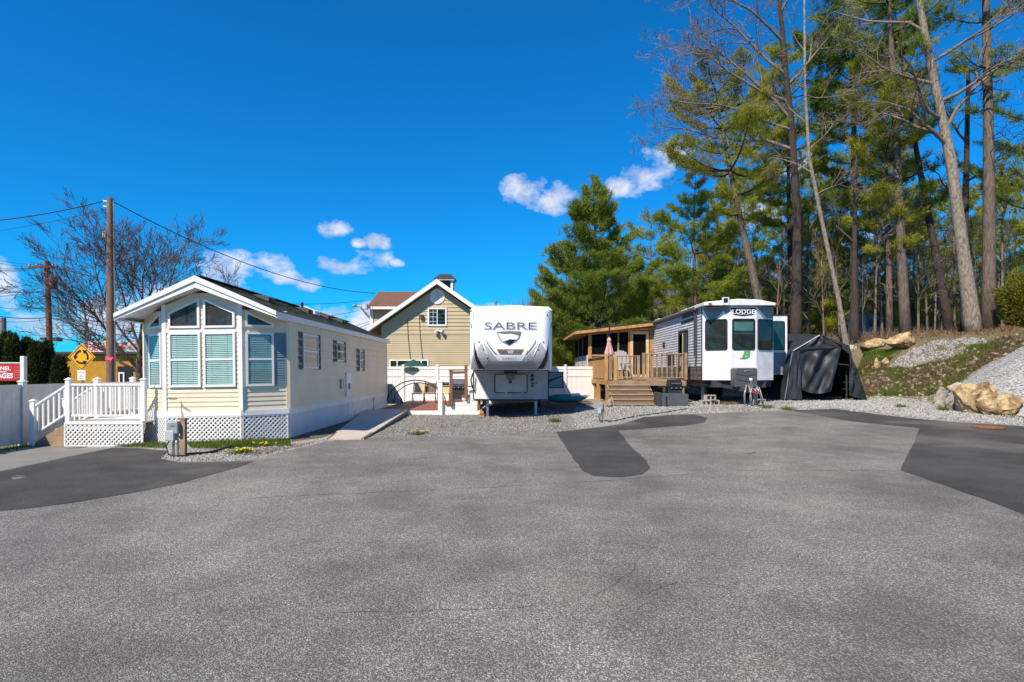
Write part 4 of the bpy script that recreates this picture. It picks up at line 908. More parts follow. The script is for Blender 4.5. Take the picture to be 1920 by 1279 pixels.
# sides of the cap back to the body
for i in (0, nu - 1):
    b0 = [vs[j * nu + i] for j in range(nv)]
    for j in range(nv - 1): mb.quad(b0[j], b0[j + 1], (b0[j + 1][0], LY, b0[j + 1][2]), (b0[j][0], LY, b0[j][2]))
for i in range(nu - 1):
    a, b = vs[i], vs[i + 1]; mb.quad(a, b, (b[0], LY, zk), (a[0], LY, zk))
    a, b = vs[(nv - 1) * nu + i], vs[(nv - 1) * nu + i + 1]; mb.quad(a, b, (b[0], LY, b[2]), (a[0], LY, a[2]))
bm = bmesh.new()
capo = mb.build('front_cap', gel, fw, smooth=45)
body = MB(); body.prism([(fxl, LY, .66), (fxr, LY, .66), (fxr, LY, zr - .12), (fxr - .12, LY, zr - .02), (fxl + .12, LY, zr - .02), (fxl, LY, zr - .12)], (0, 9.0, 0)); bo = body.build('body', gel, fw)
roof_t = MB(); roof_t.prism([(fxl - .015, FY + .3, zr - .12), (fxr + .015, FY + .3, zr - .12), (fxr - .10, FY + .3, zr - .0), (0.5, FY + .3, zr + .03), (-.55, FY + .3, zr + .03), (fxl + .10, FY + .3, zr - .0)], (0, 11, 0)); roof_t.build('roof_membrane', gel, fw, bevel=.02)
MB().prism([(-.25, FY + 1.6, zr + .02), (.42, FY + 1.6, zr + .02), (.38, FY + 1.6, zr + .20), (-.2, FY + 1.6, zr + .20)], (0, .8, 0)).build('air_conditioner', gel, fw, bevel=.04)
MB().box(-.12, .32, FY + 1.585, FY + 1.6, zr + .06, zr + .13).build('air_intake', dark, fw)
MB().tube([(-.56, FY + 1.6, zr), (-.56, FY + 1.6, zr + .28)], .04, 10).build('vent_pipe', steel, fw); MB().tube([(-.56, FY + 1.6, zr + .27), (-.56, FY + 1.6, zr + .34)], .065, 10).build('vent_cap', steel, fw)
def CP(px, py): return (X(px, FY), Z(py, FY))
def decal_poly(pts, m, name, off=.006, step=.08):
    V, Fc = drape_cells([CP(*p) for p in pts], step); o = MB().add([(x, cap(x, z) - off, z) for x, z in V], Fc).build(name, m, capo); return o
# lower silver field, side sweeps
decal_poly([(881, 692), (885, 668), (905, 640), (918, 655), (935, 678), (978, 678), (1000, 655), (1013, 640), (1030, 668), (1034, 692)], gel_g, 'silver_field', .004)
decal_poly([(914, 677.5), (935, 678), (978, 678), (1000, 677.5), (1012, 693), (904, 693)], gel_m, 'grey_field', .007)
def sweep(pts, m, nm, off=.009):
    decal_poly(pts, m, nm, off); decal_poly([(1917 - p[0], p[1]) for p in reversed(pts)], m, nm, off)
sweep([(887.5, 633), (890, 650), (895, 668), (903, 684), (909, 692), (898, 692), (892, 680), (888.5, 662)], decal, 'black_sweep')
sweep([(886.5, 650), (888, 664), (891, 680), (897, 692), (895, 692), (888, 676)], decal_g, 'grey_sweep')
sweep([(911, 636), (918, 648), (926, 658), (933, 665), (929, 665), (920, 655), (913, 644)], decal_g, 'grey_slash')
sweep([(881, 600), (884.5, 615), (882, 612)], decal, 'corner_flash')
decal_poly([(931, 655), (983, 655), (977, 664.5), (937, 664.5)], decal_b, 'marker_panel', .010); decal_poly([(950, 657), (964, 657), (961, 663), (953, 663)], gel_g, 'marker_badge', .014)
decal_poly([(928, 665.5), (937, 666.5), (978, 666.5), (986, 655.5), (990, 655.5), (980, 677), (935, 677)], gel, 'white_chin', .011)
# emblem shield with a light sweep (kept abstract)
decal_poly([(931, 623), (943, 621.5), (958, 621), (975, 621.5), (978, 623), (974, 634), (969, 640), (955, 648.5), (941, 641), (935, 634)], decal_g, 'emblem_shield', .010)
decal_poly([(933.5, 624.5), (945, 627), (960, 626), (973, 630), (969.5, 637), (963, 636.5), (950, 638), (943, 640.5), (937, 634)], gel, 'emblem_figure', .014)
decal_poly([(948, 641), (956, 636), (965, 637.5), (962, 642), (955, 646.5)], decal, 'emblem_shade', .017)
TX = Matrix.Identity(4)
tx_, tz_ = CP(956.5, 611.5)
text(TX, 'SABRE', tx_, tz_, .32, decal, capo, y=-.020, name='lettering', fn=cap, xs=1.85, bold=-.009)
text(TX, 'SABRE', tx_ + .01, tz_ - .012, .325, gel_g, capo, y=-.012, name='lettering_shadow', fn=cap, xs=1.85, bold=.008)
tx_, tz_ = CP(955, 672); text(TX, 'C O B A L T', tx_, tz_, .085, decal_g, capo, y=-.022, name='lettering', fn=cap, bold=.001)
for p in ((886.5, 591), (1027, 590), (898, 641), (906, 655), (914, 672), (1019, 641), (1010, 656)):
    x, z = CP(*p); MB().tube([(x, cap(x, z) + .002, z), (x, cap(x, z) - .02, z)], .022, 8).build('marker_lamp', dark, capo)
for a, b in (((1013, 640), (999, 671)), ((903.5, 640), (917, 671))):
    P_ = [CP(a[0] + (b[0] - a[0]) * t, a[1] + (b[1] - a[1]) * t) for t in (0, .25, .5, .75, 1)]; MB().tube([(x, cap(x, z) - .004, z) for x, z in P_], [.008, .02, .024, .02, .008], 6).build('light_bar', gel, capo, smooth=True)
# lower front wall
lf0, lf1 = X(888, LY), X(1028, LY); zl0, zl1 = Z(748.5, LY), zk + .0
MB().prism([(lf0 + .03, LY - .05, zl0), (lf1 - .03, LY - .05, zl0), (lf1, LY - .05, zl0 + .06), (lf1, LY - .05, zl1), (lf0, LY - .05, zl1), (lf0, LY - .05, zl0 + .06)], (0, .05, 0)).build('lower_front', mat('matt_grey_panel', (.36, .37, .40), .4), fw)
MB().prism([(lf0 + .004, LY - .057, zl1 - .01), (lf0 + .004, LY - .057, zl0 + .05), (lf0 + .03, LY - .057, zl0 + .015), (X(914, LY), LY - .057, zl0 + .015)], (0, .004, 0)).build('white_corner', gel, fw)
mb = MB(); bars(mb, rrect(lf0 - .02, lf1 + .02, zl0 - .05, zl1 + .02, .08), .035, LY - .07, LY - .045); mb.build('edge_trim', dark, fw)
T_ = frame((0, LY - .05, 0)); mb = MB(T_); bars(mb, rrect(X(927, LY), X(989, LY), Z(737, LY), Z(701, LY), .06), .03, -.03, .0); hd = mb.build('hatch_seal', dark, fw)
MB(T_).box(X(929, LY), X(987, LY), -.015, -.006, Z(735.5, LY), Z(702.5, LY)).build('hatch_door', mat('light_grey_panel', (.46, .47, .50), .4), fw)
for p in (949, 979): MB(T_).box(X(p, LY) - .03, X(p, LY) + .03, -.05, -.028, Z(737, LY), Z(734, LY)).build('hatch_latch', steel, hd)
for a, b, c_, d_ in ((995, 1000.5, 702, 707), (995, 1000.5, 709, 714), (996, 1000.5, 717.5, 720.5), (996.5, 1000, 722, 726), (1004, 1006.5, 717, 719)):
    MB(T_).box(X(a, LY), X(b, LY), -.03, -.005, Z(d_, LY), Z(c_, LY)).build('outlet', dark, fw)
kp = MB(); kp.prism([(X(946, LY) + .0, LY - .9, zk - .12), (X(969, LY), LY - .9, zk - .12), (X(969, LY), LY - .9, zk + .05), (X(946, LY), LY - .9, zk + .05)], (0, 1.0, 0)); kpo = kp.build('pin_box', blackm, fw, bevel=.01)
MB().prism([(X(948, LY), LY - .75, zk - .13), (X(967, LY), LY - .75, zk - .13), (X(965, LY), LY - .75, zk - .30), (X(959, LY), LY - .75, zk - .38), (X(955, LY), LY - .75, zk - .38), (X(950, LY), LY - .75, zk - .30)], (0, .35, 0)).build('hitch_plate', mat('rust_steel', (.22, .17, .15), .6, metal=.4), kpo)
MB().tube([(X(957, LY), LY - .6, zk - .36), (X(957, LY), LY - .6, zk - .46)], .05, 10).build('king_pin', blackm, kpo)
for p in (913.5, 1005):
    x = X(p, LY); zg = gz(x, LY); lg = MB().box(x - .045, x + .045, LY + .1, LY + .19, zg + .02, zl0 + .02).build('landing_leg', steel, fw); MB().box(x - .12, x + .12, LY + .05, LY + .25, zg, zg + .02).build('foot_pad', steel, lg)
MB().box(lf0 + .05, lf1 - .05, LY + .15, LY + 8.8, zl0 - .06, zl0 - .01).build('chassis', dark, fw)
for s in (-1, 1):
    for y in (LY + 5, LY + 5.95):
        w_ = MB().tube([(fcx + s * 1.02, y, gz(0, y) + .36), (fcx + s * 1.24, y, gz(0, y) + .36)], .36, 20).build('wheel', rubber, fw); MB().tube([(fcx + s * 1.2, y, gz(0, y) + .36), (fcx + s * 1.25, y, gz(0, y) + .36)], .2, 16).build('rim', steel, w_)
sx0, sx1 = fxr, X(1056, LY + 1.6); so_ = MB().box(sx0, sx1, LY + 1.6, LY + 4.6, Z(728, LY + 1.6), Z(697, LY + 1.6)).build('slide_out', mat('slide_grey', (.20, .215, .24), .4), fw)
MB().prism([(sx0 + .01, LY + 1.595, Z(713, LY + 1.6)), (sx1 - .03, LY + 1.595, Z(704, LY + 1.6)), (sx1 - .03, LY + 1.595, Z(706, LY + 1.6)), (sx0 + .01, LY + 1.595, Z(719, LY + 1.6))], (0, .002, 0)).build('slide_stripe', dark, so_)
mb = MB(); bars(mb, rect(sx0, sx1 + .01, Z(728, LY + 1.6), Z(697, LY + 1.6)), .035, LY + 1.585, LY + 1.6); mb.build('slide_trim', dark, so_)
MB().tube([(fxl - .02, LY - .2, 1.55), (fxl - .08, LY - .25, 1.3), (fxl - .03, LY - .2, 1.05), (fxl + .02, LY - .04, .95)], .025, 6).build('power_cord', rubber, fw)
# kayaks and timber beside it
ky = thing('teal_kayak', 'teal green kayak lying on the ground right of the camper', 'kayak', (X(1065, 25), 25, gz(2.3, 25)))
def kayak(t, x0, x1, d, z, m, r=.22):
    pts = []; rad = []
    for k in range(15):
        u = k / 14; pts.append((x0 + (x1 - x0) * u, d, z + r * .55 + .08 * (2 * u - 1) ** 4)); rad.append(max(.015, r * (1 - abs(2 * u - 1) ** 2.6)))
    mb = MB(); mb.tube(pts, rad, 12); mb.v = [Vector((v.x, v.y, z + (v.z - z) * .85)) for v in mb.v]; return mb.build('hull', m, t, smooth=True)
kayak(ky, X(1020, 25), X(1102, 25), 25, gz(2.3, 25) + .18, kay); MB().tube([(X(1070, 24.8), 24.78, gz(2.4, 25) + .42), (X(1100, 24.8), 24.78, gz(2.4, 25) + .46)], .07, 8).build('paddle', white, ky)
for s in (1030, 1085): MB().box(X(s, 25) - .06, X(s, 25) + .06, 24.8, 25.2, gz(2.3, 25), gz(2.3, 25) + .2).build('cradle', weath, ky)
wp = thing('scrap_timber', 'small pile of scrap timber behind the teal kayak', 'timber', (X(1075, 27), 27, gz(2.8, 27)))
for k in range(9):
    x = X(1058 + rnd.uniform(0, 36), 27); MB().beam((x - .5, 26.8 + rnd.uniform(-.3, .3), gz(x, 27) + .06 + .05 * (k % 4)), (x + .5, 27 + rnd.uniform(-.4, .4), gz(x, 27) + .1 + .06 * (k % 4)), .1, .05).build('board', cedar if k % 2 else weath, wp)
yw = thing('wooden_wedge', 'yellow pine blocks under the deck corner beside the left landing leg', 'wood block', (X(903, 20.9), 20.9, gz(-1, 20.9)))
for k in range(2): MB().box(X(898 + 2 * k, 20.9), X(908 - k, 20.9), 20.8, 21.05, .03 + .09 * k + gz(-1, 20.9) - .03, .115 + .09 * k).build('block', cedar, yw)
# ------------------------------------------------------------------ lodge trailer
LD = 22.5
LO = Vector((X(1394, LD), LD, gz(8.8, LD) - .02)); lod = thing('lodge_trailer', 'white and grey destination trailer with three tall bay windows and LODGE badge', 'trailer', LO, local=True)
def lx(px, d): return X(px, d) - LO.x
def lz(py, d): return Z(py, d) - LO.z
bxl, bxr = lx(1317, LD + .55), lx(1451, LD + .5); cl_, cr_ = lx(1369.5, LD), lx(1418.5, LD); yL = .55; LL = 13.2
zb0, zb1, zR = lz(713, LD), lz(574, LD), lz(567, LD)
MB().prism([(bxl, yL, zb0), (cl_, 0, zb0), (cr_, 0, zb0), (bxr, yL, zb0), (bxr, LL, zb0), (bxl, LL, zb0)], (0, 0, zb1 - zb0)).build('body', lod_p, lod)
aL = math.degrees(math.atan2(-yL, cl_ - bxl)); lL = math.hypot(yL, cl_ - bxl); aR = math.degrees(math.atan2(yL, bxr - cr_)); lR = math.hypot(yL, bxr - cr_)
TLc = frame((0, 0, 0)); TLl = frame((bxl, yL, 0), aL); TLr = frame((cr_, 0, 0), aR); TLs = frame((bxl, LL, 0), -90)
def lodge_window(T, a, b, z0, z1, mid=None):
    mb = MB(T); P_ = rrect(a, b, z0, z1, .09); inn = bars(mb, P_, .045, -.025, .0); w = mb.build('window', dark, lod)
    MB(T).add([(p.x, -.004, p.y) for p in inn], [tuple(range(len(inn)))]).build('backing', mat('lodge_interior', (.02, .028, .026), .8, col2=(.006, .007, .008), ns=2.2), w)
    if mid: MB(T).box(a + .04, b - .04, -.022, -.006, mid - .02, mid + .02).build('meeting_rail', char, w); MB(T).box(a + .07, b - .07, -.008, -.005, mid + .12, z1 - .12).build('shade', mat('green_shade', (.10, .24, .21), .8), w)
    MB(T).add([(p.x, -.015, p.y) for p in inn], [tuple(range(len(inn)))]).build('pane', glass('lodge_glass', (.75, .8, .8), .97), w); return w
wz0, wz1 = lz(656.5, LD), lz(597.5, LD)
lodge_window(TLl, .10, lL - .10, wz0, wz1); lodge_window(TLc, cl_ + .06, cr_ - .06, wz0, wz1, lz(626, LD)); lodge_window(TLr, .07, lR - .06, wz0, wz1)
# grey upper paint on the front faces
zg0 = lz(596, LD)
MB(TLl).prism([(.02, -.004, zb1 - .02), (lL - .02, -.004, zb1 - .02), (lL - .02, -.004, zb1 - .22), (lL * .82, -.004, zb1 - .27), (lL * .76, -.004, zb1 - .16), (lL * .54, -.004, zg0 + .04), (lL * .52, -.004, zg0 - .05), (lL * .22, -.004, zg0 - .05)], (0, .003, 0)).build('grey_field', lod_g, lod)
MB(TLr).prism([(.03, -.004, zb1 - .02), (lR - .01, -.004, zb1 - .02), (lR - .01, -.004, zg0 - .9), (lR - .03, -.004, zg0 - .9), (lR - .03, -.004, zg0 + .02), (lR * .58, -.004, zg0 + .02)], (0, .003, 0)).build('grey_field', lod_g, lod)
bcx = (cl_ + cr_) / 2
MB(TLc).prism([(bcx - .50, -.02, lz(577.5, LD)), (bcx + .46, -.02, lz(577.5, LD)), (bcx + .36, -.02, lz(590, LD)), (bcx, -.02, lz(592.5, LD)), (bcx - .38, -.02, lz(590, LD))], (0, .02, 0)).build('badge_plate', decal, lod)
text(TLc, 'LODGE', bcx - .01, lz(585, LD), .235, mat('badge_silver', (.9, .9, .9), .4), lod, y=-.026, bold=.003, xs=1.12)
mb = MB(TLc); mb.beam((bcx - .3, -.024, lz(580.3, LD)), (bcx + .24, -.024, lz(580.3, LD)), .004, .022); mb.build('badge_line', greym, lod); mb = MB(TLc); mb.beam((bcx - .25, -.024, lz(590, LD)), (bcx + .2, -.024, lz(590, LD)), .004, .022); mb.build('badge_line', greym, lod)
gB = mat('logo_green', (.06, .42, .05), .5)
text(TLc, 'B', bcx + .06, lz(666, LD), .40, decal_g, lod, y=-.010, shear=.3, bold=.018, xs=1.25, name='logo_outline'); text(TLc, 'B', bcx + .06, lz(666, LD), .40, gB, lod, y=-.014, shear=.3, bold=.006, xs=1.25, name='logo')
MB(TLc).beam((bcx - .15, -.012, lz(672.3, LD)), (bcx + .08, -.012, lz(672.3, LD)), .004, .03).build('logo_bar', decal_g, lod)
# roof cap
zc = lz(573.5, LD); zt2 = lz(563.5, LD)
mb = MB(); mb.prism([(lx(1323, LD - .3), -.13, zc), (lx(1459, LD - .3), -.13, zc), (lx(1459, LD - .3), -.13, zc + .10), (bcx + .55, -.13, zt2 + .02), (bcx - .25, -.13, zt2 + .05), (lx(1323, LD - .3), -.13, zc + .13)], (0, 2.0, 0)); rc = mb.build('roof_cap', lod_p, lod, bevel=.02)
for p in (1329, 1454): MB().box(lx(p, LD) - .06, lx(p, LD) + .06, -.165, -.125, zc + .035, zc + .09).build('marker_lamp', redlens, rc)
mb = MB(); bars(mb, rect(lx(1352, LD), lx(1364, LD), zc + .02, zt2 + .10), .035, -.18, -.1); mb.build('camera_frame', lod_p, rc); MB().box(lx(1353, LD), lx(1363, LD), -.14, -.12, zc + .1, zt2 + .08).build('camera_panel', dark, rc)
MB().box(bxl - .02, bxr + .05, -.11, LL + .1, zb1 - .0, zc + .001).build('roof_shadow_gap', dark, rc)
mb = MB(); mb.prism([(bxl - .06, .5, zb1 + .005), (bxr + .06, .5, zb1 + .005), (bxr, .5, zc + .15), (bcx, .5, zt2 + .08), (bxl, .5, zc + .15)], (0, LL - .3, 0)); mb.build('roof', mat('roof_rubber', (.09, .09, .095), .7), lod)
for y in (4.5, 9.5): MB().box(bxl + .5, bxl + 1.1, y, y + .8, zc + .1, zc + .38).build('roof_vent', gel, lod, bevel=.05)
# left side: horizontal metal siding, dark skirt, door, awning arm
siding(TLs, 0, LL - yL - .05, lz(687, LD), zb1 - .02, .115, lod_w, lod, depth=.02)
mb = MB(TLs); z = lz(687, LD)
while z < zb1 - .1: mb.quad((0, -.0215, z + .004), (LL - yL - .05, -.0215, z + .004), (LL - yL - .05, -.0165, z + .038), (0, -.0165, z + .038)); z += .115
o = mb.build('siding_shadow_line', mat('siding_grey_line', (.24, .25, .28), .5), lod); o['kind'] = 'stuff'
siding(TLs, 0, LL - yL - .05, zb0, lz(687, LD), .20, lod_d, lod, depth=.016)
MB(TLs).box(LL - yL - .06, LL - yL + .0, -.024, .0, zb0, zb1).build('corner_trim', dark, lod)
def sx(d): return LL - (d - LD)          # wall coordinate from depth
for a, b, z0, z1 in ((25.0, 26.5, 605, 601), (24.0, 25.9, 613, 608)):
    pass
for a, b, zt in ((24.0, 25.8, zb1 - .20), (24.15, 25.9, zb1 - .42)):
    MB(TLs).prism([(sx(b), -.03, zt), (sx(a), -.03, zt + .02), (sx(a) + .12, -.03, zt + .14), (sx(b) + .15, -.03, zt + .12)], (0, .008, 0)).build('graphic_stripe', decal, lod)
dd0, dd1 = 24.9, 26.2
zf_ = 1.27 - LO.z
dr_ = MB(TLs).box(sx(dd1), sx(dd0), -.035, -.01, zf_ + .02, zf_ + 2.05).build('entry_door', char, lod)
mb = MB(TLs); bars(mb, rect(sx(dd1) - .04, sx(dd0) + .04, zf_, zf_ + 2.1), .06, -.05, -.01); mb.build('door_frame', dark, dr_)
MB(TLs).box(sx(dd1) + .1, sx(dd1) + .55, -.045, -.036, zf_ + .2, zf_ + 1.95).build('door_glass', glass('door_glass', (.2, .22, .22), .9), dr_); MB(TLs).box(sx(dd1) + .58, sx(dd1) + .66, -.046, -.036, zf_ + .1, zf_ + 1.98).build('door_stile', mat('cream_curtain', (.6, .56, .4), .8), dr_)
MB(TLs).tube([(sx(dd0) - .12, -.06, zf_ + .85), (sx(dd0) - .12, -.1, zf_ + .95), (sx(dd0) - .12, -.06, zf_ + 1.15)], .012, 6).build('door_handle', steel, dr_)
MB(TLs).box(sx(28.2), sx(27.0), -.04, -.008, zf_ + .62, zf_ + 1.1).build('side_window', dark, lod); MB(TLs).box(sx(28.9), sx(28.65), -.06, -.015, zf_ + 1.5, zf_ + 1.75).build('porch_lamp', dark, lod); MB(TLs).box(sx(27.5), sx(27.4), -.05, -.015, zf_ + .3, zf_ + .45).build('outlet', dark, lod)
aw = MB(TLs).beam((sx(23.65), -.10, lz(668, LD)), (sx(23.65), -.10, zb1 + .02), .09, .09).build('awning_arm', char, lod)
MB(TLs).tube([(sx(32.5), -.12, zb1 + .03), (sx(23.5), -.12, zb1 + .03)], .085, 10).build('awning_roll', mat('awning_grey', (.12, .12, .13), .7), aw); MB(TLs).beam((sx(23.65), -.10, lz(690, LD)), (sx(23.65), -.06, lz(664, LD)), .04, .04).build('awning_foot', char, aw)
MB().tube([(bxl - .1, .95, zb1 + .10), (bxl + .35, .95, zb1 + .14)], .07, 8).build('awning_motor', gel, aw)
# slide-out on the right
s0, s1 = bxr, lx(1476, LD + 1.6); ys = 1.6
slo = MB().box(s0 - .02, s1, ys, ys + 4.2, lz(702, LD + 1.6), lz(592, LD + 1.6)).build('slide_out', lod_p, lod)
MB().box(s0, s1 - .05, ys - .006, ys - .001, lz(701, LD + 1.6), lz(661, LD + 1.6)).build('slide_panel', mat('slide_blue_grey', (.19, .205, .26), .4), slo)
T_ = frame((0, ys, 0)); mb = MB(T_); P_ = rrect(s0 + .02, s1 - .10, lz(657, LD + 1.6), lz(602, LD + 1.6), .08); inn = bars(mb, P_, .04, -.025, 0); w = mb.build('slide_window', dark, slo); MB(T_).add([(p.x, -.012, p.y) for p in inn], [tuple(range(len(inn)))]).build('pane', mat('dark_teal_glass', (.012, .035, .034), .06, col2=(.02, .06, .05)), w)
MB().box(s1 - .001, s1 + .03, ys - .02, ys + .03, lz(702, LD + 1.6), lz(590, LD + 1.6)).build('slide_trim', dark, slo); MB().box(s0, s1 + .03, ys - .02, ys + 4.2, lz(592, LD + 1.6), lz(590, LD + 1.6)).build('slide_roof', dark, slo)
# undercarriage, tongue, propane cover
MB().prism([(bxl + .05, yL + .02, zb0 - .001), (cl_ + .05, .03, zb0 - .001), (cr_ - .05, .03, zb0 - .001), (bxr - .05, yL + .02, zb0 - .001), (bxr - .3, yL + .2, zb0 - .33), (bxl + .2, yL + .2, zb0 - .33)], (0, 0, -.002)) if False else None
MB().box(bxl + .05, bxr - .05, .62, LL - .2, zb0 - .26, zb0 - .002).build('belly_pan', dark, lod)
MB().box(bxl + .3, bxr - .4, .30, .62, zb0 - .28, zb0 - .004).build('front_apron', char, lod)
pcx0, pcx1 = lx(1378, LD - .7), lx(1419, LD - .7); pz0, pz1 = lz(726, LD - .7), lz(690, LD - .7)
pcv = MB().prism([(pcx0, -.75, pz0), (pcx0 - .01, -.75, pz1 - .06), (pcx0 + .04, -.75, pz1), (pcx1 - .04, -.75, pz1), (pcx1 + .01, -.75, pz1 - .06), (pcx1, -.75, pz0)], (0, .5, 0)).build('propane_cover', mat('cover_grey', (.075, .08, .09), .5), lod, bevel=.03)
for zf in (.62, .34):
    zz = pz0 + (pz1 - pz0) * zf; MB().tube([(pcx0 + .02, -.752, zz + .04), ((pcx0 + pcx1) / 2, -.758, zz - .03), (pcx1 - .02, -.752, zz + .04)], .008, 6).build('cover_rib', dark, pcv)
MB().tube([(pcx0 + .32, -.757, pz1 - .13), (pcx0 + .42, -.757, pz1 - .10), (pcx0 + .62, -.757, pz1 - .11)], [.02, .014, .008], 6).build('maker_swoosh', mat('swoosh_silver', (.45, .45, .30), .4, metal=.5), pcv)
jx = lx(1409, 21.4)
for s in (-1, 1): MB().beam((jx, -1.35, lz(735, LD - 1.2)), (jx + s * .62, .4, zb0 - .2), .07, .12).build('tongue_beam', char, lod)
MB().tube([(jx, -1.05, .02), (jx, -1.05, lz(712, LD - 1.05))], .04, 10).build('tongue_jack', steel, lod); MB().tube([(jx, -1.05, lz(713, LD - 1.05)), (jx, -1.05, lz(709, LD - 1.05))], .06, 10).build('jack_motor', gel, lod)
MB().box(jx - .09, jx + .09, -1.6, -1.3, lz(737, LD - 1.3), lz(733, LD - 1.3)).build('coupler', mat('coupler_red', (.35, .05, .04), .5), lod)
for k, (dx, w2, zt) in enumerate(((-.32, .10, 722), (-.26, .16, 724), (.0, .10, 728), (.12, .16, 722), (.3, .12, 726))):
    x = jx + dx * .6; z1_ = lz(zt, LD - 1.2); MB().tube([(x - w2, -1.25, .05 + .02 * k), (x - w2 * 1.1, -1.25, z1_ * .6), (x - w2 * .4, -1.22, z1_), (x + w2 * .4, -1.22, z1_), (x + w2 * 1.1, -1.25, z1_ * .55), (x + w2 * 1.6, -1.28, .03)], .018, 6).build('hanging_cable', steel if k % 2 else greym, lod, smooth=True)
for s in (-1, 1):
    for y in (6, 7): w_ = MB().tube([(bcx + s * 1.0, y, .36), (bcx + s * 1.22, y, .36)], .34, 18).build('wheel', rubber, lod); MB().tube([(bcx + s * 1.15, y, .36), (bcx + s * 1.23, y, .36)], .19, 14).build('rim', steel, w_)
for x in (bxl + .3, bxr - .3): MB().box(x - .05, x + .05, 1.4, 1.5, .02, zb0 - .2).build('stabiliser_leg', steel, lod)
def cblock(px, d, z0, ang, lab):
    x = X(px, d); t = thing('concrete_block', lab, 'concrete block', (x, d, z0), (0, 0, R(ang)), group='concrete blocks under the trailer', local=True)
    mb = MB(); mb.box(-.2, .2, -.1, -.068, 0, .2); mb.box(-.2, .2, .068, .1, 0, .2)
    for a in (-.2, -.018, .164): mb.box(a, a + .036, -.0679, .0679, 0, .2)
    mb.v = [Vector((v.x, v.z - .1, v.y + .1)) for v in mb.v]; mb.build('block_shell', block_m, t)
bz = gz(X(1330, 22.4), 22.4)
cblock(1322, 22.4, bz, 4, 'pale hollow concrete block standing left in the pair under the trailer'); cblock(1338, 22.6, bz, -8, 'hollow concrete block standing right in the pair under the trailer'); cblock(1331, 22.5, bz + .2, 12, 'hollow concrete block stacked on top of the pair under the trailer'); cblock(1424, 22.0, gz(9.2, 22), 20, 'grey concrete block behind the cables of the trailer tongue')
# orange straw litter
q = np.stack([rg.uniform(X(1350, 22.6), X(1392, 22.6), 500), rg.uniform(22.2, 23.6, 500)], 1); tag(blades('dry_litter', q, .10, leafb, 92, .02, 3), 'rust coloured leaf litter beneath the white trailer', 'leaf litter')

# ------------------------------------------------------------------ screen porch and timber deck
PY, DKY = 31.0, 24.3; zfl = 1.27
pr = thing('screen_porch', 'timber screen porch with cedar frame and shed roof beside the trailer', 'porch', (X(1160, PY), PY, gz(5, PY)))
pxl, pxr, pyb = X(1102, PY), X(1227, PY), PY + 6; ztop = Z(620, PY); ztr = Z(611, PY); zsill = Z(665, PY)
def pz(x): return ztop - .12 + (ztr - ztop) * (x - pxl) / (pxr - pxl)
rfp = MB().prism([(pxl - .75, PY - .55, pz(pxl) - .10), (pxr + .1, PY - .55, pz(pxr) + .12), (pxr + .1, PY - .55, pz(pxr) + .30), (pxl - .75, PY - .55, pz(pxl) + .08)], (0, 7.2, 0)).build('roof_deck', cedar, pr)
MB().prism([(pxl - .78, PY - .58, pz(pxl) + .085), (pxr + .1, PY - .58, pz(pxr) + .305), (pxr + .1, PY - .58, pz(pxr) + .33), (pxl - .78, PY - .58, pz(pxl) + .11)], (0, 7.26, 0)).build('roof_shingles', mat('porch_shingle', (.05, .05, .05), .9), rfp)
for p in (1106, 1139, 1159, 1179): x = X(p, PY); MB().box(x - (.09 if p == 1106 else .04), x + (.09 if p == 1106 else .04), PY - .06, PY + .06, zfl, pz(x)).build('post', cedar if p in (1106, 1179) else weath, pr)
x = X(1222, PY); MB().box(x - .12, x + .12, PY - .06, PY + .06, zfl, pz(x) + .05).build('post', weath, pr)
MB().beam((pxl, PY - .02, pz(pxl) - .04), (pxr, PY - .02, pz(pxr) - .02), .1, .14).build('header_beam', cedar, pr); MB().box(X(1110, PY), X(1178, PY), PY - .05, PY + .05, zsill - .08, zsill).build('sill', cedar, pr)
for a, b in ((1110, 1138), (1140, 1158), (1160, 1178)): xa, xb_ = X(a, PY), X(b, PY); MB().quad((xa, PY, zsill), (xb_, PY, zsill), (xb_, PY, pz(xb_) - .1), (xa, PY, pz(xa) - .1)).build('screen', screen_m, pr)
MB().box(X(1106, PY), X(1179, PY), PY + .01, PY + .04, zfl, zsill - .08).build('wall_panel', weath, pr)
xa, xb_ = X(1181, PY), X(1216, PY); mb = MB(frame((0, PY - .05, 0))); bars(mb, rect(xa, xb_, zfl + .03, pz(xa) - .08), .15, -.03, .03); sd_ = mb.build('screen_door', mat('new_pine', (.66, .46, .24), .7), pr); MB().quad((xa + .14, PY - .05, zfl + .15), (xb_ - .14, PY - .05, zfl + .15), (xb_ - .14, PY - .05, pz(xa) - .2), (xa + .14, PY - .05, pz(xa) - .2)).build('screen', screen_m, sd_)
# left side wall
MB().box(pxl - .03, pxl + .03, PY + .07, pyb, zfl, zsill - .02).build('wall_panel', mat('grey_white_panel', (.55, .56, .58), .6), pr)
MB().quad((pxl, PY, zsill), (pxl, pyb, zsill), (pxl, pyb, pz(pxl) - .06), (pxl, PY, pz(pxl) - .06)).build('screen', screen_m, pr)
for y in (PY + 2, PY + 4, pyb): MB().box(pxl - .06, pxl + .06, y - .05, y + .05, zfl, pz(pxl)).build('post', bark_d if False else weath, pr)
MB().beam((pxl, PY, pz(pxl) - .04), (pxl, pyb, pz(pxl) - .04), .1, .14).build('header_beam', cedar, pr)
MB().box(pxl - .04, pxr, PY - .06, pyb + .05, zfl - .05, zfl).build('floor', weath, pr); MB().box(pxl, pxr, pyb, pyb + .05, zfl, pz(pxl)).build('back_wall', tread_m, pr)
MB().box(pxl - .06, pxl, PY - .1, pyb, zfl - .3, zfl - .052).build('rim_joist', cedar, pr)
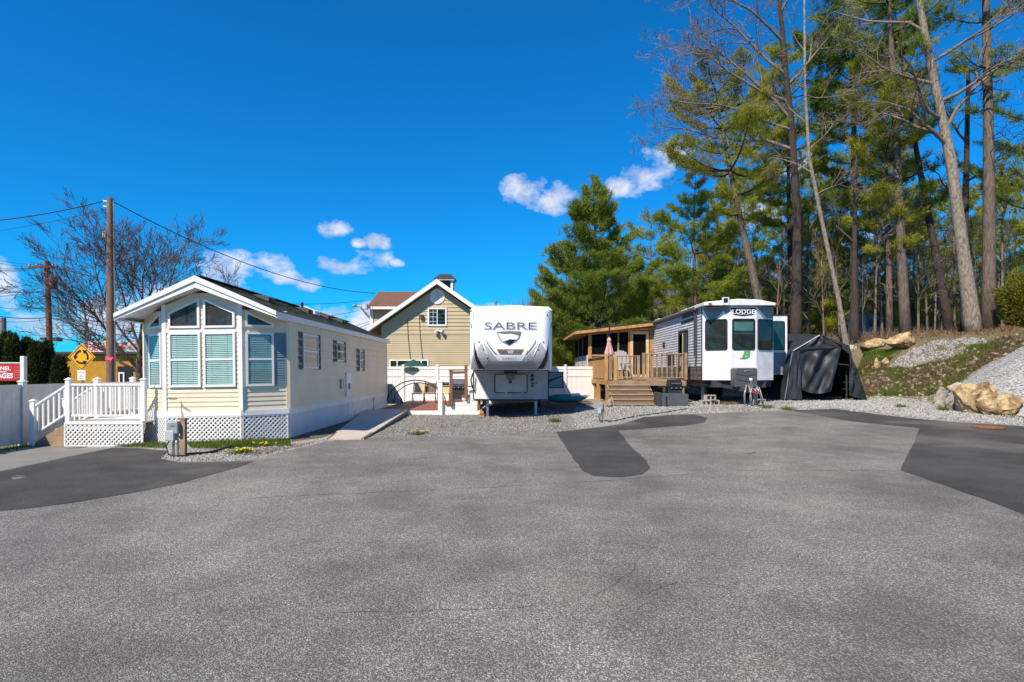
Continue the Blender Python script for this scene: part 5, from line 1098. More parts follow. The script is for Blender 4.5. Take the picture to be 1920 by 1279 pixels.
for y in (PY + .05, PY + 2, PY + 4, pyb): z = gz(pxl, y); MB().box(pxl - .08, pxl + .08, y - .08, y + .08, z - .05, zfl - .3).build('pier_post', cedar, pr)
MB().box(X(1128, PY + 1.5) - .12, X(1128, PY + 1.5) + .12, PY + 1.4, PY + 1.6, zfl, Z(642, PY)).build('inner_post', cedar, pr)
# deck
dkx0, dkx1 = X(1103, PY), X(1286, DKY - .3); dkt = thing('timber_deck', 'weathered timber deck with rails and five wide brown steps', 'deck', (5.2, DKY, gz(5, DKY)))
n = 46
for k in range(n):
    y = DKY + k * (PY - .1 - DKY) / n; MB().box(dkx0, dkx1, y, y + (PY - .1 - DKY) / n - .008, zfl - .035, zfl).build('deck_board', weath, dkt)
MB().box(dkx0 - .02, dkx1, DKY - .05, DKY - .001, zfl - .22, zfl - .037).build('rim_joist', weath, dkt); MB().box(dkx0 - .05, dkx0 - .001, DKY - .05, PY - .1, zfl - .22, zfl - .037).build('rim_joist', cedar, dkt)
MB().box(X(1203, DKY), dkx1 + .08, DKY - .10, DKY - .055, zfl - .24, zfl - .04).build('rim_joist', weath, dkt)
for x, y in ((dkx0 + .08, DKY + .1), (X(1122, 27), 27), (dkx0 + .08, 28.8), (dkx1 - .06, DKY + .05), (X(1140, DKY), DKY + .1)):
    z = gz(x, y); MB().box(x - .08, x + .08, y - .08, y + .08, z - .05, zfl - .2).build('pier_post', cedar if y > 25 else weath, dkt)
zr_ = 1.0
# slatted privacy rail on the left edge
mb0 = None; L_ = PY - .3 - DKY; nbr = 24
for k in range(nbr):
    y = DKY + .05 + L_ * k / nbr; w_ = L_ / nbr - .035
    MB().box(dkx0 + .0, dkx0 + .025, y, y + w_, zfl + .03, zfl + zr_ - .03).build('privacy_board', cedar, dkt)
MB().box(dkx0 - .06, dkx0 + .12, DKY - .05, PY - .1, zfl + zr_ - .028, zfl + zr_ + .012).build('cap_rail', weath, dkt)
xp = [X(1141, DKY), X(1197, DKY), X(1205, DKY - .02), X(1286, DKY - .02)]
for x in (dkx0 + .05, xp[1], xp[2] + .04, xp[3]): MB().box(x - .055, x + .055, DKY - .05, DKY + .055, zfl, zfl + zr_ + (.10 if x > xp[2] else 0)).build('rail_post', weath, dkt)
for x in (xp[0] - .08, xp[0] + .10, xp[0] + .28): MB().box(x - .07, x + .07, DKY + .06, DKY + .085, zfl, zfl + zr_).build('privacy_board', cedar, dkt)
wood_l = mat('grey_baluster_wood', (.40, .34, .27), .8, col2=(.30, .25, .2))
rail_run(dkt, (X(1147, DKY), DKY + .12, zfl), (X(1196, DKY), DKY + .12, zfl), .10, zr_ - .03, 6, weath, .04); 
for o in [c for c in dkt.children if c.name.startswith('baluster')]: pass
rail_run(dkt, (xp[2] + .08, DKY, zfl), (xp[3] - .06, DKY, zfl), .08, zr_ + .06, 8, weath, .045, .045, .14)
rail_run(dkt, (dkx1 - .01, DKY + .1, zfl), (dkx1 - .01, DKY + .6, zfl), .08, zr_ + .06, 2, weath, .045)
zg_ = gz(4.6, 22.9); sx0_, sx1_ = X(1142, 23.9), X(1226, 23.2); rise = (zfl - .22 - zg_ + .2) / 5.5
for k in range(5):
    zt = zfl - .19 - (k) * rise; y = DKY - .06 - .28 * k; wx = .035 * k
    MB().box(sx0_ - wx, sx1_ + wx * .6, y - .30, y, zt - .04, zt).build('tread', ramp_m if False else mat('tread_edge', (.36, .27, .19), .8), dkt); MB().box(sx0_ + .02 - wx, sx1_ - .02 + wx * .6, y - .275, y - .25, zt - rise + .002, zt - .042).build('riser', tread_m, dkt)
for x in (sx0_ - .02, sx1_ + .03): MB().prism([(x, DKY - .06, zfl - .25), (x, DKY - .06, zg_), (x, DKY - 1.5, zg_ - .01), (x, DKY - 1.5, zg_ + .12)], (.04, 0, 0)).build('stringer', weath, dkt)
# things on the deck
ud = DKY + .9; pu = thing('pink_umbrella', 'furled pink striped patio umbrella on the timber deck', 'umbrella', (X(1143, ud), ud, zfl))
MB().tube([(X(1143, ud), ud, zfl), (X(1143, ud), ud, Z(612, ud))], .02, 8).build('pole', blackm, pu); MB().tube([(X(1143, ud), ud, Z(624, ud)), (X(1143, ud), ud, Z(610, ud))], .03, 8).build('finial', blackm, pu)
mb = MB(); n = 16; prof = [(.02, Z(632, ud)), (.07, Z(637, ud)), (.06, Z(642, ud)), (.09, Z(649, ud)), (.16, Z(663, ud)), (.13, Z(669, ud))]; vs = []
for r, z in prof: vs += [(X(1142, ud) + r * (1 + .3 * (k % 2)) * math.cos(2 * math.pi * k / n), ud + r * (1 + .3 * (k % 2)) * math.sin(2 * math.pi * k / n), z) for k in range(n)]
mb.add(vs, [(i * n + k, i * n + (k + 1) % n, (i + 1) * n + (k + 1) % n, (i + 1) * n + k) for i in range(len(prof) - 1) for k in range(n)]); mb.build('canopy', pink, pu)
cd_ = DKY + 1.8; ac = thing('adirondack_chair', 'grey chair with rounded fan back behind the deck rail', 'chair', (X(1167, cd_), cd_, zfl)); xc = X(1167, cd_); cg = mat('chair_grey', (.36, .37, .38), .6)
for k in range(7):
    a = (k - 3) / 3; h = .95 + .33 * math.sqrt(max(0, 1 - a * a * .8)); MB().prism([(xc + a * .27 - .05, cd_ + .3, zfl + .35), (xc + a * .27 + .045, cd_ + .3, zfl + .35), (xc + a * .33 + .05, cd_ + .45, zfl + h), (xc + a * .33 - .05, cd_ + .45, zfl + h)], (0, .02, 0)).build('back_slat', cg, ac)
MB().box(xc - .3, xc + .3, cd_ - .3, cd_ + .32, zfl + .36, zfl + .40).build('seat', cg, ac)
for s in (-1, 1):
    MB().box(xc + s * .36 - .06, xc + s * .36 + .06, cd_ - .35, cd_ + .4, zfl + .58, zfl + .61).build('armrest', cg, ac)
    for y in (-.3, .3): MB().box(xc + s * .34 - .03, xc + s * .34 + .03, cd_ + y - .04, cd_ + y + .04, zfl, zfl + .58).build('leg', cg, ac)
td = DKY + 1.0; tb = thing('patio_table', 'small pale patio table with dark legs behind the deck balusters', 'table', (X(1170, td), td, zfl)); MB().tube([(X(1160, td), td, zfl + .66), (X(1160, td), td, zfl + .69)], .42, 20).build('table_top', mat('pale_green_top', (.42, .44, .30), .6), tb)
for k in range(4): a = k * math.pi / 2 + .5; MB().tube([(X(1160, td) + .15 * math.cos(a), td + .15 * math.sin(a), zfl + .66), (X(1160, td) + .38 * math.cos(a), td + .38 * math.sin(a), zfl)], .02, 6).build('leg', blackm, tb)
grill(1264, 23.35, gz(6.4, 23.3), 'black kettle cart grill under the timber deck rail', dark, 1.0, .5)
bd = 22.7; bn = thing('storage_bin', 'dark grey wheeled bin lying on its side at the deck', 'bin', (X(1258, bd), bd, gz(6.1, bd))); zb_ = gz(6.1, bd)
mb = MB(); mb.prism([(X(1234, bd), bd - .25, zb_ + .01), (X(1287, bd), bd - .3, zb_ + .03), (X(1287, bd), bd - .3, zb_ + .48), (X(1233, bd), bd - .25, zb_ + .50)], (0, .55, 0)); mb.build('bin_body', mat('bin_grey', (.075, .085, .10), .5), bn, bevel=.03)
MB().box(X(1232, bd) - .05, X(1236, bd), bd - .3, bd + .34, zb_, zb_ + .54).build('rim', char, bn, bevel=.015); MB().box(X(1245, bd), X(1246.5, bd), bd - .31, bd - .27, zb_ + .05, zb_ + .40).build('handle_bar', dark, bn)

# ------------------------------------------------------------------ tarp shelter right of the trailer
TD = 23.6
ts = thing('tarp_shelter', 'dark grey tarp shelter with peaked roof and half open front flap', 'shelter', (X(1548, TD), TD, gz(12.5, TD)))
def q3(px, py, d): return Vector((X(px, d), d, Z(py, d)))
bk = 4.2
def wrinkle(A, B, C, D, nu, nv, amp, seed, m=tarp_m, name='tarp_panel', sag=0):
    """quad A-B (bottom) D-C (top) with folds"""
    r = random.Random(seed); ph = [(r.uniform(0, 6), r.uniform(3, 9), r.uniform(-3, 3), r.uniform(.4, 1)) for _ in range(5)]; A, B, C, D = map(Vector, (A, B, C, D)); nrm = (B - A).cross(D - A).normalized(); vs = []
    for j in range(nv):
        for i in range(nu):
            u, v = i / (nu - 1), j / (nv - 1); p = A.lerp(B, u).lerp(D.lerp(C, u), v); h = sum(w * math.sin(a + fu * u * 2 + fv * v * 4) for a, fu, fv, w in ph) * amp; e = min(1, 6 * min(u, 1 - u, v, 1 - v) + .15)
            vs.append(p + nrm * h * e - Vector((0, 0, sag * math.sin(math.pi * u) * (1 - v))))
    return MB().add(vs, [(j * nu + i, j * nu + i + 1, (j + 1) * nu + i + 1, (j + 1) * nu + i) for j in range(nv - 1) for i in range(nu - 1)]).build(name, m, ts, smooth=True)
pkF, eL, eR = q3(1537, 628, TD), q3(1487, 658, TD), q3(1592, 648, TD); bL, bR = q3(1472, 748, TD), q3(1624, 741, TD + .3)
kneeR = q3(1602, 686, TD); dv = Vector((0, bk, .35)); dB = Vector((0, bk, .0))
bL.z = gz(bL.x, bL.y); bR.z = gz(bR.x, bR.y) + .05
wrinkle(eL, pkF, pkF + dv, eL + dv, 10, 10, .03, 1, name='roof_panel'); wrinkle(pkF, eR, eR + dv, pkF + dv, 12, 10, .03, 2, name='roof_panel')
wrinkle(bL, eL, eL + dv, bL + dB, 10, 10, .05, 3, name='side_panel'); wrinkle(bR, kneeR, kneeR + dv, bR + dB, 10, 10, .05, 4, name='side_panel'); wrinkle(kneeR, eR, eR + dv, kneeR + dv, 8, 10, .03, 5, name='side_panel')
wrinkle(q3(1497, 656, TD - .02), q3(1578, 652, TD - .02), pkF + Vector((.15, -.03, -.03)), pkF + Vector((-.15, -.03, -.03)), 18, 10, .035, 6, name='gable_flap')
wrinkle(q3(1474, 748, TD - .05), q3(1504, 749, TD - .05), q3(1499, 657, TD - .03), q3(1488, 657, TD - .03), 10, 16, .05, 7, name='left_flap')
wrinkle(q3(1503, 731, TD + .12), q3(1558, 734, TD + .0), q3(1577, 653, TD + .0), q3(1498, 656, TD + .06), 24, 24, .065, 8, name='door_flap', sag=.12)
wrinkle(q3(1592, 742, TD + .0), bR + Vector((.02, -.06, -.03)), kneeR + Vector((.02, -.06, 0)), q3(1593, 664, TD - .02), 12, 14, .045, 9, name='right_flap')
wrinkle(q3(1578, 653, TD), q3(1598, 668, TD), eR + Vector((.0, -.02, 0)), q3(1579, 645, TD), 6, 6, .01, 10, name='right_gusset')
MB().quad(bL + dB, bR + dB, eR + dv, pkF + dv, eL + dv).build('back_panel', tarp_m, ts)
for a, b in ((bL, eL), (eL, pkF), (pkF, eR), (eR, kneeR), (kneeR, bR)):
    MB().tube([a + Vector((0, .05, -.03)), b + Vector((0, .05, -.03))], .025, 8).build('frame_pole', steel, ts)
MB().tube([q3(1487, 658, TD - .06), q3(1537, 628.5, TD - .06)], .02, 6).build('edge_cord', mat('pale_cord', (.5, .52, .54), .6), ts)
for k in range(4):
    zz = 690 + 13 * k; MB().box(X(1574 + k, TD + .9), X(1600, TD + .9), TD + .8, TD + 1.2, Z(zz + 1, TD + .9), Z(zz, TD + .9)).build('shelf', char, ts)
MB().box(X(1588, TD + .7), X(1590, TD + .7), TD + .75, TD + .8, gz(13.5, TD + .7), Z(688, TD + .7)).build('shelf_upright', char, ts)
gm = sheet('rubber_mat', [tuple(G(*p)[:2]) for p in ((1506, 752), (1610, 746), (1600, 737), (1504, 738))], mat('brown_mat', (.13, .095, .07), .9), .03); tag(gm, 'brown mat on the ground in the shelter doorway', 'mat')
sv = thing('shovel', 'wooden handled shovel with rusty blade leaning at the tarp shelter', 'shovel', G(1484, 752)); a = G(1484, 751); b = Vector((X(1474, a.y + .55), a.y + .55, Z(690, a.y + .55)))
MB().tube([a + Vector((0, 0, .30)), b], .022, 8).build('handle', mat('shovel_ash', (.62, .52, .36), .6), sv); MB().tube([b, b + (b - a).normalized() * .12], .03, 8).build('grip', red, sv)
MB().prism([a + Vector((-.16, 0, 0)), a + Vector((.16, 0, 0)), a + Vector((.15, .06, .24)), a + Vector((.05, .09, .33)), a + Vector((-.05, .09, .33)), a + Vector((-.15, .06, .24))], (0, -.015, 0)).build('blade', rust, sv)
# ------------------------------------------------------------------ electric pedestals
def pedestal(px, py, lab, h=1.0, ribbon=False, s=1.0):
    a = G(px, py); t = thing('power_pedestal', lab, 'power pedestal', a, group='electric hookup pedestals', local=True)
    MB().box(.04, .16, -.05, .06, -.08, h * .86).build('wood_post', weath, t, bevel=.005)
    bx_ = MB().box(-.22, .05, -.16, .0, h * .52, h * .80).build('meter_box', greym, t, bevel=.02); MB().box(-.25, -.04, -.17, -.02, h * .36, h * .60).build('outlet_box', mat('pale_grey_box', (.45, .50, .52), .45), t, bevel=.02)
    MB().box(-.12, -.03, -.166, -.16, h * .68, h * .72).build('plate', steel, bx_)
    for x in (-.10, .005): MB().tube([(x, -.06, -.06), (x, -.06, h * .55)], .028, 8).build('conduit', steel, t)
    MB().tube([(-.13, -.14, h * .42), (-.2, -.18, h * .25), (-.14, -.2, .06), (.0, -.2, .03), (.25, -.1, .03)], .015, 6).build('cord', rubber, t, smooth=True)
    if ribbon: MB().prism([(.08, -.06, h * .86), (.14, -.06, h * .86), (.12, -.06, h * 1.02), (.07, -.06, h * 1.0)], (0, .01, 0)).build('ribbon', pink, t); MB().tube([(.05, 0, h * .8), (.05, 0, h * 1.25)], .008, 5).build('wire_stake', steel, t); MB().prism([(.055, -.002, h * 1.18), (.30, -.002, h * 1.0), (.26, -.002, h * .99), (.055, -.002, h * 1.1)], (0, .006, 0)).build('flag', greym, t)
    t.scale = (s, s, 1); return a
pedestal(336, 856, 'grey electric hookup box on a post before the cottage skirt', .84, True, .8); pedestal(1128, 792, 'small grey electric hookup post before the timber steps', .72, s=.5)
def cable(pts, r, m, nm, lab, cat='cable'):
    P_ = [G(*p) + Vector((0, 0, r + .02)) for p in pts]; Q = []
    for i in range(len(P_) - 1):
        for k in range(5): Q.append(P_[i].lerp(P_[i + 1], k / 5))
    Q.append(P_[-1]); return tag(MB().tube(Q, r, 6).build(nm, m, smooth=True), lab, cat)
cable([(345, 856), (395, 852), (430, 842), (480, 834), (545, 826), (580, 822)], .022, rubber, 'black_hose', 'black hose along the verge in front of the cottage', 'hose')
cable([(1132, 793), (1150, 792), (1190, 783), (1240, 776), (1288, 768)], .014, rubber, 'power_cable', 'black power cable over the gravel below the timber steps')
# ------------------------------------------------------------------ boulders
def boulder(px0, px1, pyb_, pyt, lab, m, sd, flat=1.0, d=None, nm='boulder', dep=.8):
    a = G((px0 + px1) / 2, pyb_); d = a.y; w = X(px1, d) - X(px0, d); h = (pyb_ - pyt) / F * d + .15; r = random.Random(sd)
    bm = bmesh.new(); bmesh.ops.create_icosphere(bm, subdivisions=4, radius=1); pl = [(Vector((r.gauss(0, 1), r.gauss(0, 1), r.gauss(0, .8))).normalized(), r.uniform(.55, .9)) for _ in range(24)]
    ph = [r.uniform(0, 6) for _ in range(6)]
    for v in bm.verts:
        c = v.co.copy()
        for n_, k in pl:
            dd = c.dot(n_)
            if dd > k: c -= n_ * (dd - k)
        c *= 1 + .05 * math.sin(9 * c.x + ph[0]) * math.sin(8 * c.z + ph[1]) + .025 * math.sin(17 * c.y + ph[2] + 6 * c.x) + .03 * math.sin(23 * c.z + 11 * c.x + ph[3]) * math.sin(19 * c.y + 7 * c.z + ph[4])
        v.co = Vector((c.x * w * .56, c.y * w * .5 * dep, c.z * h * .62))
    me = bpy.data.meshes.new(nm); bm.to_mesh(me); bm.free(); me.shade_smooth(); me.set_sharp_from_angle(angle=R(16))
    o = link_mesh(nm, me, m); o.location = (a.x, a.y + w * .3 * dep, a.z + h * .40); tag(o, lab, 'boulder', 'boulders')
boulder(1795, 1882, 776, 717, 'largest yellow granite boulder with a pointed top by the gravel heap', stone_y, 3)
boulder(1868, 1935, 779, 742, 'low rough yellow boulder at the right edge of the picture', stone_y, 5)
boulder(1840, 1890, 780, 748, 'brown rough rock between the two yellow boulders', stone_y, 8)
boulder(1757, 1792, 766, 733, 'small dark grey boulder left of the big yellow one', stone_g, 11)
boulder(1776, 1806, 769, 744, 'pale leaning slab in front of the grey boulder', stone_g, 14)
boulder(1784, 1815, 742, 722, 'rounded light grey stone behind the boulders', stone_g, 15)
boulder(1614, 1672, 657, 639, 'long flat yellow boulder on the bank above the shelter', stone_y, 21, dep=.7)
boulder(1668, 1730, 652, 627, 'long flat tan boulder below the tree trunks', stone_y, 25, dep=.7)
boulder(1640, 1652, 697, 679, 'small upright orange stone half way up the bank', stone_y, 28); boulder(1655, 1670, 686, 675, 'small pale stone beside the upright orange one', stone_y, 29)
boulder(1592, 1608, 661, 650, 'pale stone at the shelter roof edge on the bank', stone_g, 31)
for i, (a, b, c, d_, lab) in enumerate(((1101, 1114, 747, 740, 'white rubble stone under the porch corner post'), (1116, 1124, 752, 746, 'white rubble stone between the deck posts'), (1136, 1150, 764, 755, 'white rubble stone at the left end of the steps'))): boulder(a, b, c, d_, lab, stone_g, 40 + i)
# ------------------------------------------------------------------ left background: poles, signs, store, hedge
PD = 22.0; up_ = thing('utility_pole', 'tall brown wooden utility pole with pink ribbon behind the stair deck', 'utility pole', (X(208, PD), PD, gz(X(208, PD), PD)))
xp_ = X(208, PD); zt0 = Z(372, PD); MB().tube([(xp_, PD, -.5), (xp_, PD, 3), (xp_ - .02, PD, zt0)], [.165, .15, .115], 14).build('pole', pole_m, up_, smooth=50)
MB().tube([(xp_ + .17, PD - .02, -.4), (xp_ + .155, PD - .02, 4), (xp_ + .11, PD - .02, zt0 - .1), (xp_ + .03, PD - .1, zt0 + .05)], .022, 6).build('conduit', steel, up_)
mb = MB(); mb.lathe((xp_, PD, Z(676, PD)), [(.172, 0), (.174, .06), (.172, .13)], 14); rb_ = mb.build('ribbon', mat('pink_ribbon', (.75, .10, .16), .6), up_); MB().prism([(xp_ + .03, PD - .18, Z(672, PD)), (xp_ + .22, PD - .19, Z(670, PD)), (xp_ + .10, PD - .18, Z(679, PD))], (0, -.006, 0)).build('ribbon_tail', MATS['pink_ribbon'], rb_)
MB().box(xp_ - .26, xp_ - .13, PD - .1, PD + .08, Z(446, PD), Z(434, PD)).build('junction_box', greym, up_)
for z in (378, 388): MB().tube([(xp_ - .1, PD, Z(z, PD)), (xp_ - .26, PD - .02, Z(z, PD))], [.03, .045], 8).build('insulator', white_w, up_)
QD = 30.0; p2 = thing('old_utility_pole', 'shorter leaning red brown utility pole with transformer boxes left of the road sign', 'utility pole', (X(94, QD), QD, gz(X(94, QD), QD)))
MB().tube([(X(97, QD), QD, -.6), (X(93, QD), QD, 3), (X(88, QD), QD, Z(490, QD))], [.15, .14, .11], 12).build('pole', pole_r, p2, smooth=50)
MB().beam((X(58, QD), QD - .15, Z(502, QD)), (X(112, QD), QD - .15, Z(501, QD)), .09, .1).build('cross_arm', pole_r, p2)
MB().lathe((X(101, QD), QD - .1, Z(543, QD)), [(.2, 0), (.22, .05), (.22, .55), (.16, .62)], 14).build('transformer', mat('brown_transformer', (.20, .13, .09), .6), p2, smooth=40)
MB().box(X(104, QD), X(112, QD), QD - .2, QD + .2, Z(640, QD), Z(633, QD)).build('cable_box', char, p2); MB().box(X(80, QD), X(90, QD), QD - .2, QD + .1, Z(638, QD), Z(633, QD)).build('cable_box', char, p2)
for p in (60, 74, 105): MB().tube([(X(p, QD), QD - .15, Z(500, QD)), (X(p, QD), QD - .15, Z(496, QD))], .05, 8).build('insulator', greym, p2)
MB().tube([(X(5, 34), 34, -.6), (X(5, 34), 34, Z(595, 34))], .16, 10)
o = MB().tube([(X(6, 34), 34, -.6), (X(6, 34), 34, Z(596, 34))], [.17, .14], 10).build('distant_pole', mat('grey_pole_wood', (.16, .15, .15), .9)); tag(o, 'plain grey pole above the hedge at the left edge', 'utility pole')
def wire(p, q, sag, r, lab, n=24):
    p, q = Vector(p), Vector(q); mid = [p.lerp(q, k / n) - Vector((0, 0, sag * 4 * (k / n) * (1 - k / n))) for k in range(n + 1)]
    tag(MB().tube(mid, r, 5).build('overhead_wire', rubber, smooth=True), lab, 'wire', 'overhead wires')
top = Vector((xp_, PD, zt0 - .08)); att = Vector((X(703, 36.2), 36.2, Z(550, 36.2)))
wire(top, att, .75, .019, 'thick service wire from the tall pole to the brown dormer')
wire(top + Vector((-.2, 0, 0)), (X(-60, 20), 20, Z(418, 20)), .12, .019, 'thick wire running left from the top of the tall pole')
wire((X(200, PD), PD, Z(392, PD)), (X(-60, 24), 24, Z(440, 24)), .1, .008, 'thin faint wire below the top left wire')
for k, (ya, yb_, r) in enumerate(((478, 496, .014), (484, 501, .014), (500, 498, .018), (504, 499, .016), (508, 500, .016), (540, 546, .016), (554, 544, .018), (569, 578, .018), (585, 596, .030), (597, 600, .016))):
    wire((X(-40, QD), QD, Z(ya, QD)), (X(86 + 2 * (k % 3), QD), QD - .1, Z(yb_, QD)), .15, r * .75, ('upper', 'second', 'third', 'fourth', 'fifth', 'sixth', 'seventh', 'eighth', 'thickest', 'lowest')[k] + ' wire left of the leaning red brown pole, counted from the top')
for k, (ya, yb_) in enumerate(((540, 562), (560, 577), (600, 602), (618, 606))):
    wire((X(96, QD), QD, Z((500, 545, 590, 596)[k], QD)), (X(694, 52), 52, Z(yb_, 52)), 1.0 + .3 * k, .017, ('highest', 'second', 'third', 'lowest')[k] + ' wire passing behind the cottage roof to the street lamp')
# road sign
SD2 = 22.6; rs = thing('roundabout_sign', 'yellow diamond road sign with black circling arrows and white plate below', 'road sign', (X(152, SD2), SD2, gz(-16, SD2)))
sx_, sz_ = X(153, SD2), Z(669.5, SD2); hs2 = 26 / F * SD2
MB().tube([(sx_, SD2 + .05, -.5), (sx_, SD2 + .05, sz_ + .2)], .035, 8).build('post', steel, rs)
def dia(h): return [(sx_ - h, 0, sz_), (sx_, 0, sz_ - h), (sx_ + h, 0, sz_), (sx_, 0, sz_ + h)]
MB(frame((0, SD2, 0))).prism(dia(hs2), (0, .006, 0)).build('sign_face', amber, rs)
mb = MB(frame((0, SD2 - .004, 0))); bars(mb, [(p[0], p[2]) for p in dia(hs2 - .045)], .022, -.001, .002); mb.build('sign_border', decal, rs)
for k in range(3):
    a0 = R(95 + 120 * k); mb = MB(frame((0, SD2 - .008, 0))); r0, r1 = .20, .27; n = 10
    for i in range(n):
        t0, t1 = a0 + R(78) * i / n, a0 + R(78) * (i + 1) / n; mb.quad(*[(sx_ + r * math.cos(t), 0, sz_ + r * math.sin(t)) for r, t in ((r0, t0), (r1, t0), (r1, t1), (r0, t1))])
    t = a0 + R(76); c = Vector((math.cos(t), 0, math.sin(t))); tg = Vector((-math.sin(t), 0, math.cos(t))); o_ = Vector((sx_, 0, sz_)); mb.add([o_ + c * (r0 - .06), o_ + c * (r1 + .06), o_ + c * .235 + tg * .14], [(0, 1, 2)]); mb.build('arrow', decal, rs)
MB().box(sx_ - .155, sx_ + .155, SD2 - .01, SD2 - .004, Z(713, SD2), Z(694, SD2)).build('plate', white, rs)
for i, z in enumerate((698.5, 703, 705.5, 709.5)): MB().box(sx_ - (.10, .03, .08, .09)[i], sx_ + (.10, .03, .08, .09)[i], SD2 - .0125, SD2 - .0105, Z(z + 1.0, SD2), Z(z, SD2)).build('plate_line', greym, rs)
# red business sign
RSD = 17.0; rsn = thing('red_business_sign', 'red sign board with white lettering on a white post at the left edge', 'sign', (X(20, RSD), RSD, gz(-14, RSD)))
MB().box(X(40.5, RSD), X(48, RSD), RSD - .06, RSD + .06, -.5, Z(668, RSD)).build('post', white, rsn, bevel=.01); MB().box(X(-130, RSD), X(40, RSD), RSD - .015, RSD + .015, Z(714, RSD), Z(682, RSD)).build('sign_board', red, rsn)
MB().box(X(-132, RSD), X(40.4, RSD), RSD - .03, RSD + .03, Z(681.5, RSD), Z(679.5, RSD)).build('top_rail', white, rsn); MB().box(X(-139, RSD), X(-132, RSD), RSD - .06, RSD + .06, -.5, Z(668, RSD)).build('post', white, rsn)
Tq = frame((0, RSD, 0)); wl_ = mat('sign_white', (.85, .85, .85), .5)
def rtext(b, pxr_, py, size, xs=1, bold=.004):
    vs, fs = text_geo(b, size, .0, 0, 'RIGHT', bold, xs); MB(Tq).add([(X(pxr_, RSD) + a, -.02, Z(py, RSD) + c) for a, c in vs], fs).build('lettering', wl_, rsn)
rtext('CHANNEL', 21, 691, .155, 1.1); rtext('WATERFRONT', 14, 697.5, .055, 1.1, .002); rtext('COTTAGES', 25.5, 705, .19, 1.0, .008)
for z in (688, 694, 698, 703, 708): MB(Tq).box(X(28, RSD), X(37, RSD), -.022, -.016, Z(z + .8, RSD), Z(z, RSD)).build('small_line', mat('sign_pale_red', (.6, .25, .25), .6), rsn)
# corner store
KD = 52.0; ks = thing('corner_store', 'yellow flat roofed corner store with white and red roof sign', 'store', (X(190, KD), KD, -.3)); Tk = frame((0, KD, 0))
MB().box(X(100, KD), X(300, KD), KD, KD + 14, -.8, Z(664, KD)).build('wall', store_d, ks); MB().box(X(100, KD), X(122, KD), KD - .06, KD, -.8, Z(664, KD)).build('corner_pier', store_y, ks); MB().box(X(258, KD), X(262, KD), KD - .2, KD, -.8, Z(660, KD)).build('corner_pier', store_y, ks)
MB().box(X(262.5, KD), X(300, KD), KD - .1, KD, -.8, Z(664, KD)).build('red_wall', mat('store_red', (.38, .05, .03), .7), ks); MB().box(X(98, KD), X(300, KD), KD - .5, KD + 14.2, Z(664, KD), Z(660, KD)).build('roof_edge', char, ks)
MB().box(X(123, KD), X(257, KD), KD - .03, KD, -.8, Z(666, KD)).build('wall_paint', mat('store_gold', (.46, .235, .012), .7), ks)
MB().box(X(221, KD), X(250, KD), KD - .06, KD - .03, -.7, Z(687, KD)).build('shopfront', dark, ks); mb = MB(frame((0, KD - .1, 0))); bars(mb, rect(X(224, KD), X(235, KD), -.6, Z(698, KD)), .12, -.05, 0); mb.build('door_frame', white, ks)
sg = MB().box(X(172, KD), X(234, KD), KD - .45, KD - .3, Z(660, KD), Z(640, KD)).build('roof_sign', white, ks); MB().box(X(234.5, KD), X(272, KD), KD - .45, KD - .3, Z(659, KD), Z(641, KD)).build('roof_sign', mat('sign_photo_panel', (.62, .55, .52), .6, col2=(.2, .06, .06), ns=3), ks); MB().box(X(166, KD), X(171.8, KD), KD - .44, KD - .3, Z(661, KD), Z(640, KD)).build('sign_end', red, ks)
MB().box(X(172, KD), X(272, KD), KD - .47, KD - .3, Z(661.5, KD), Z(660, KD)).build('sign_ledge', white, ks)
def ktext(b, px, py, size, m, xs=1, bold=0):
    vs, fs = text_geo(b, size, 0, 0, 'CENTER', bold, xs); MB(Tk).add([(X(px, KD) + a, -.47, Z(py, KD) + c) for a, c in vs], fs).build('lettering', m, sg)
ktext('CORNER STORE', 203, 654.3, .56, mat('sign_red', (.55, .03, .05), .5), .83, .022); ktext('Weirs Beach', 203, 644.6, .42, mat('sign_navy', (.03, .06, .12), .5), 1.0, .01); MB(Tk).prism([(X(198, KD), -.465, Z(640.5, KD)), (X(202, KD), -.465, Z(648, KD)), (X(206, KD), -.465, Z(640.5, KD))], (0, .01, 0)).build('sun_mark', mat('sign_sun', (.85, .6, .02), .5), sg)
MB(Tk).box(X(184, KD), X(222, KD), -.466, -.455, Z(648.6, KD), Z(648, KD)).build('underline', mat('sign_teal', (.05, .3, .4), .5), sg)

# ------------------------------------------------------------------ foliage tools
def needles(P, D, rng, k, ln, w, spread):
    n = len(P); d = np.repeat(D, k, 0) + rng.normal(0, spread, (n * k, 3)); d /= np.linalg.norm(d, axis=1)[:, None] + 1e-9
    p = np.repeat(P, k, 0) + rng.normal(0, ln * .28, (n * k, 3)); s = np.cross(d, rng.normal(0, 1, (n * k, 3))); s /= np.linalg.norm(s, axis=1)[:, None] + 1e-9
    L_ = ln * rng.uniform(.6, 1.2, (n * k, 1)); return np.stack([p - s * w, p + s * w, p + d * L_], 1)
def limb_mesh(segs, name, m, parent, off):
    mb = MB(); 
    for pts, rads, n in segs: mb.tube(pts, rads, n, cap=False)
    v = np.array([tuple(p) for p in mb.v], dtype=np.float32) - np.array(off, dtype=np.float32); me = bpy.data.meshes.new(name); me.from_pydata(v.tolist(), [], mb.f); me.update(); me.shade_smooth()
    o = link_mesh(name, me, m, parent); return o
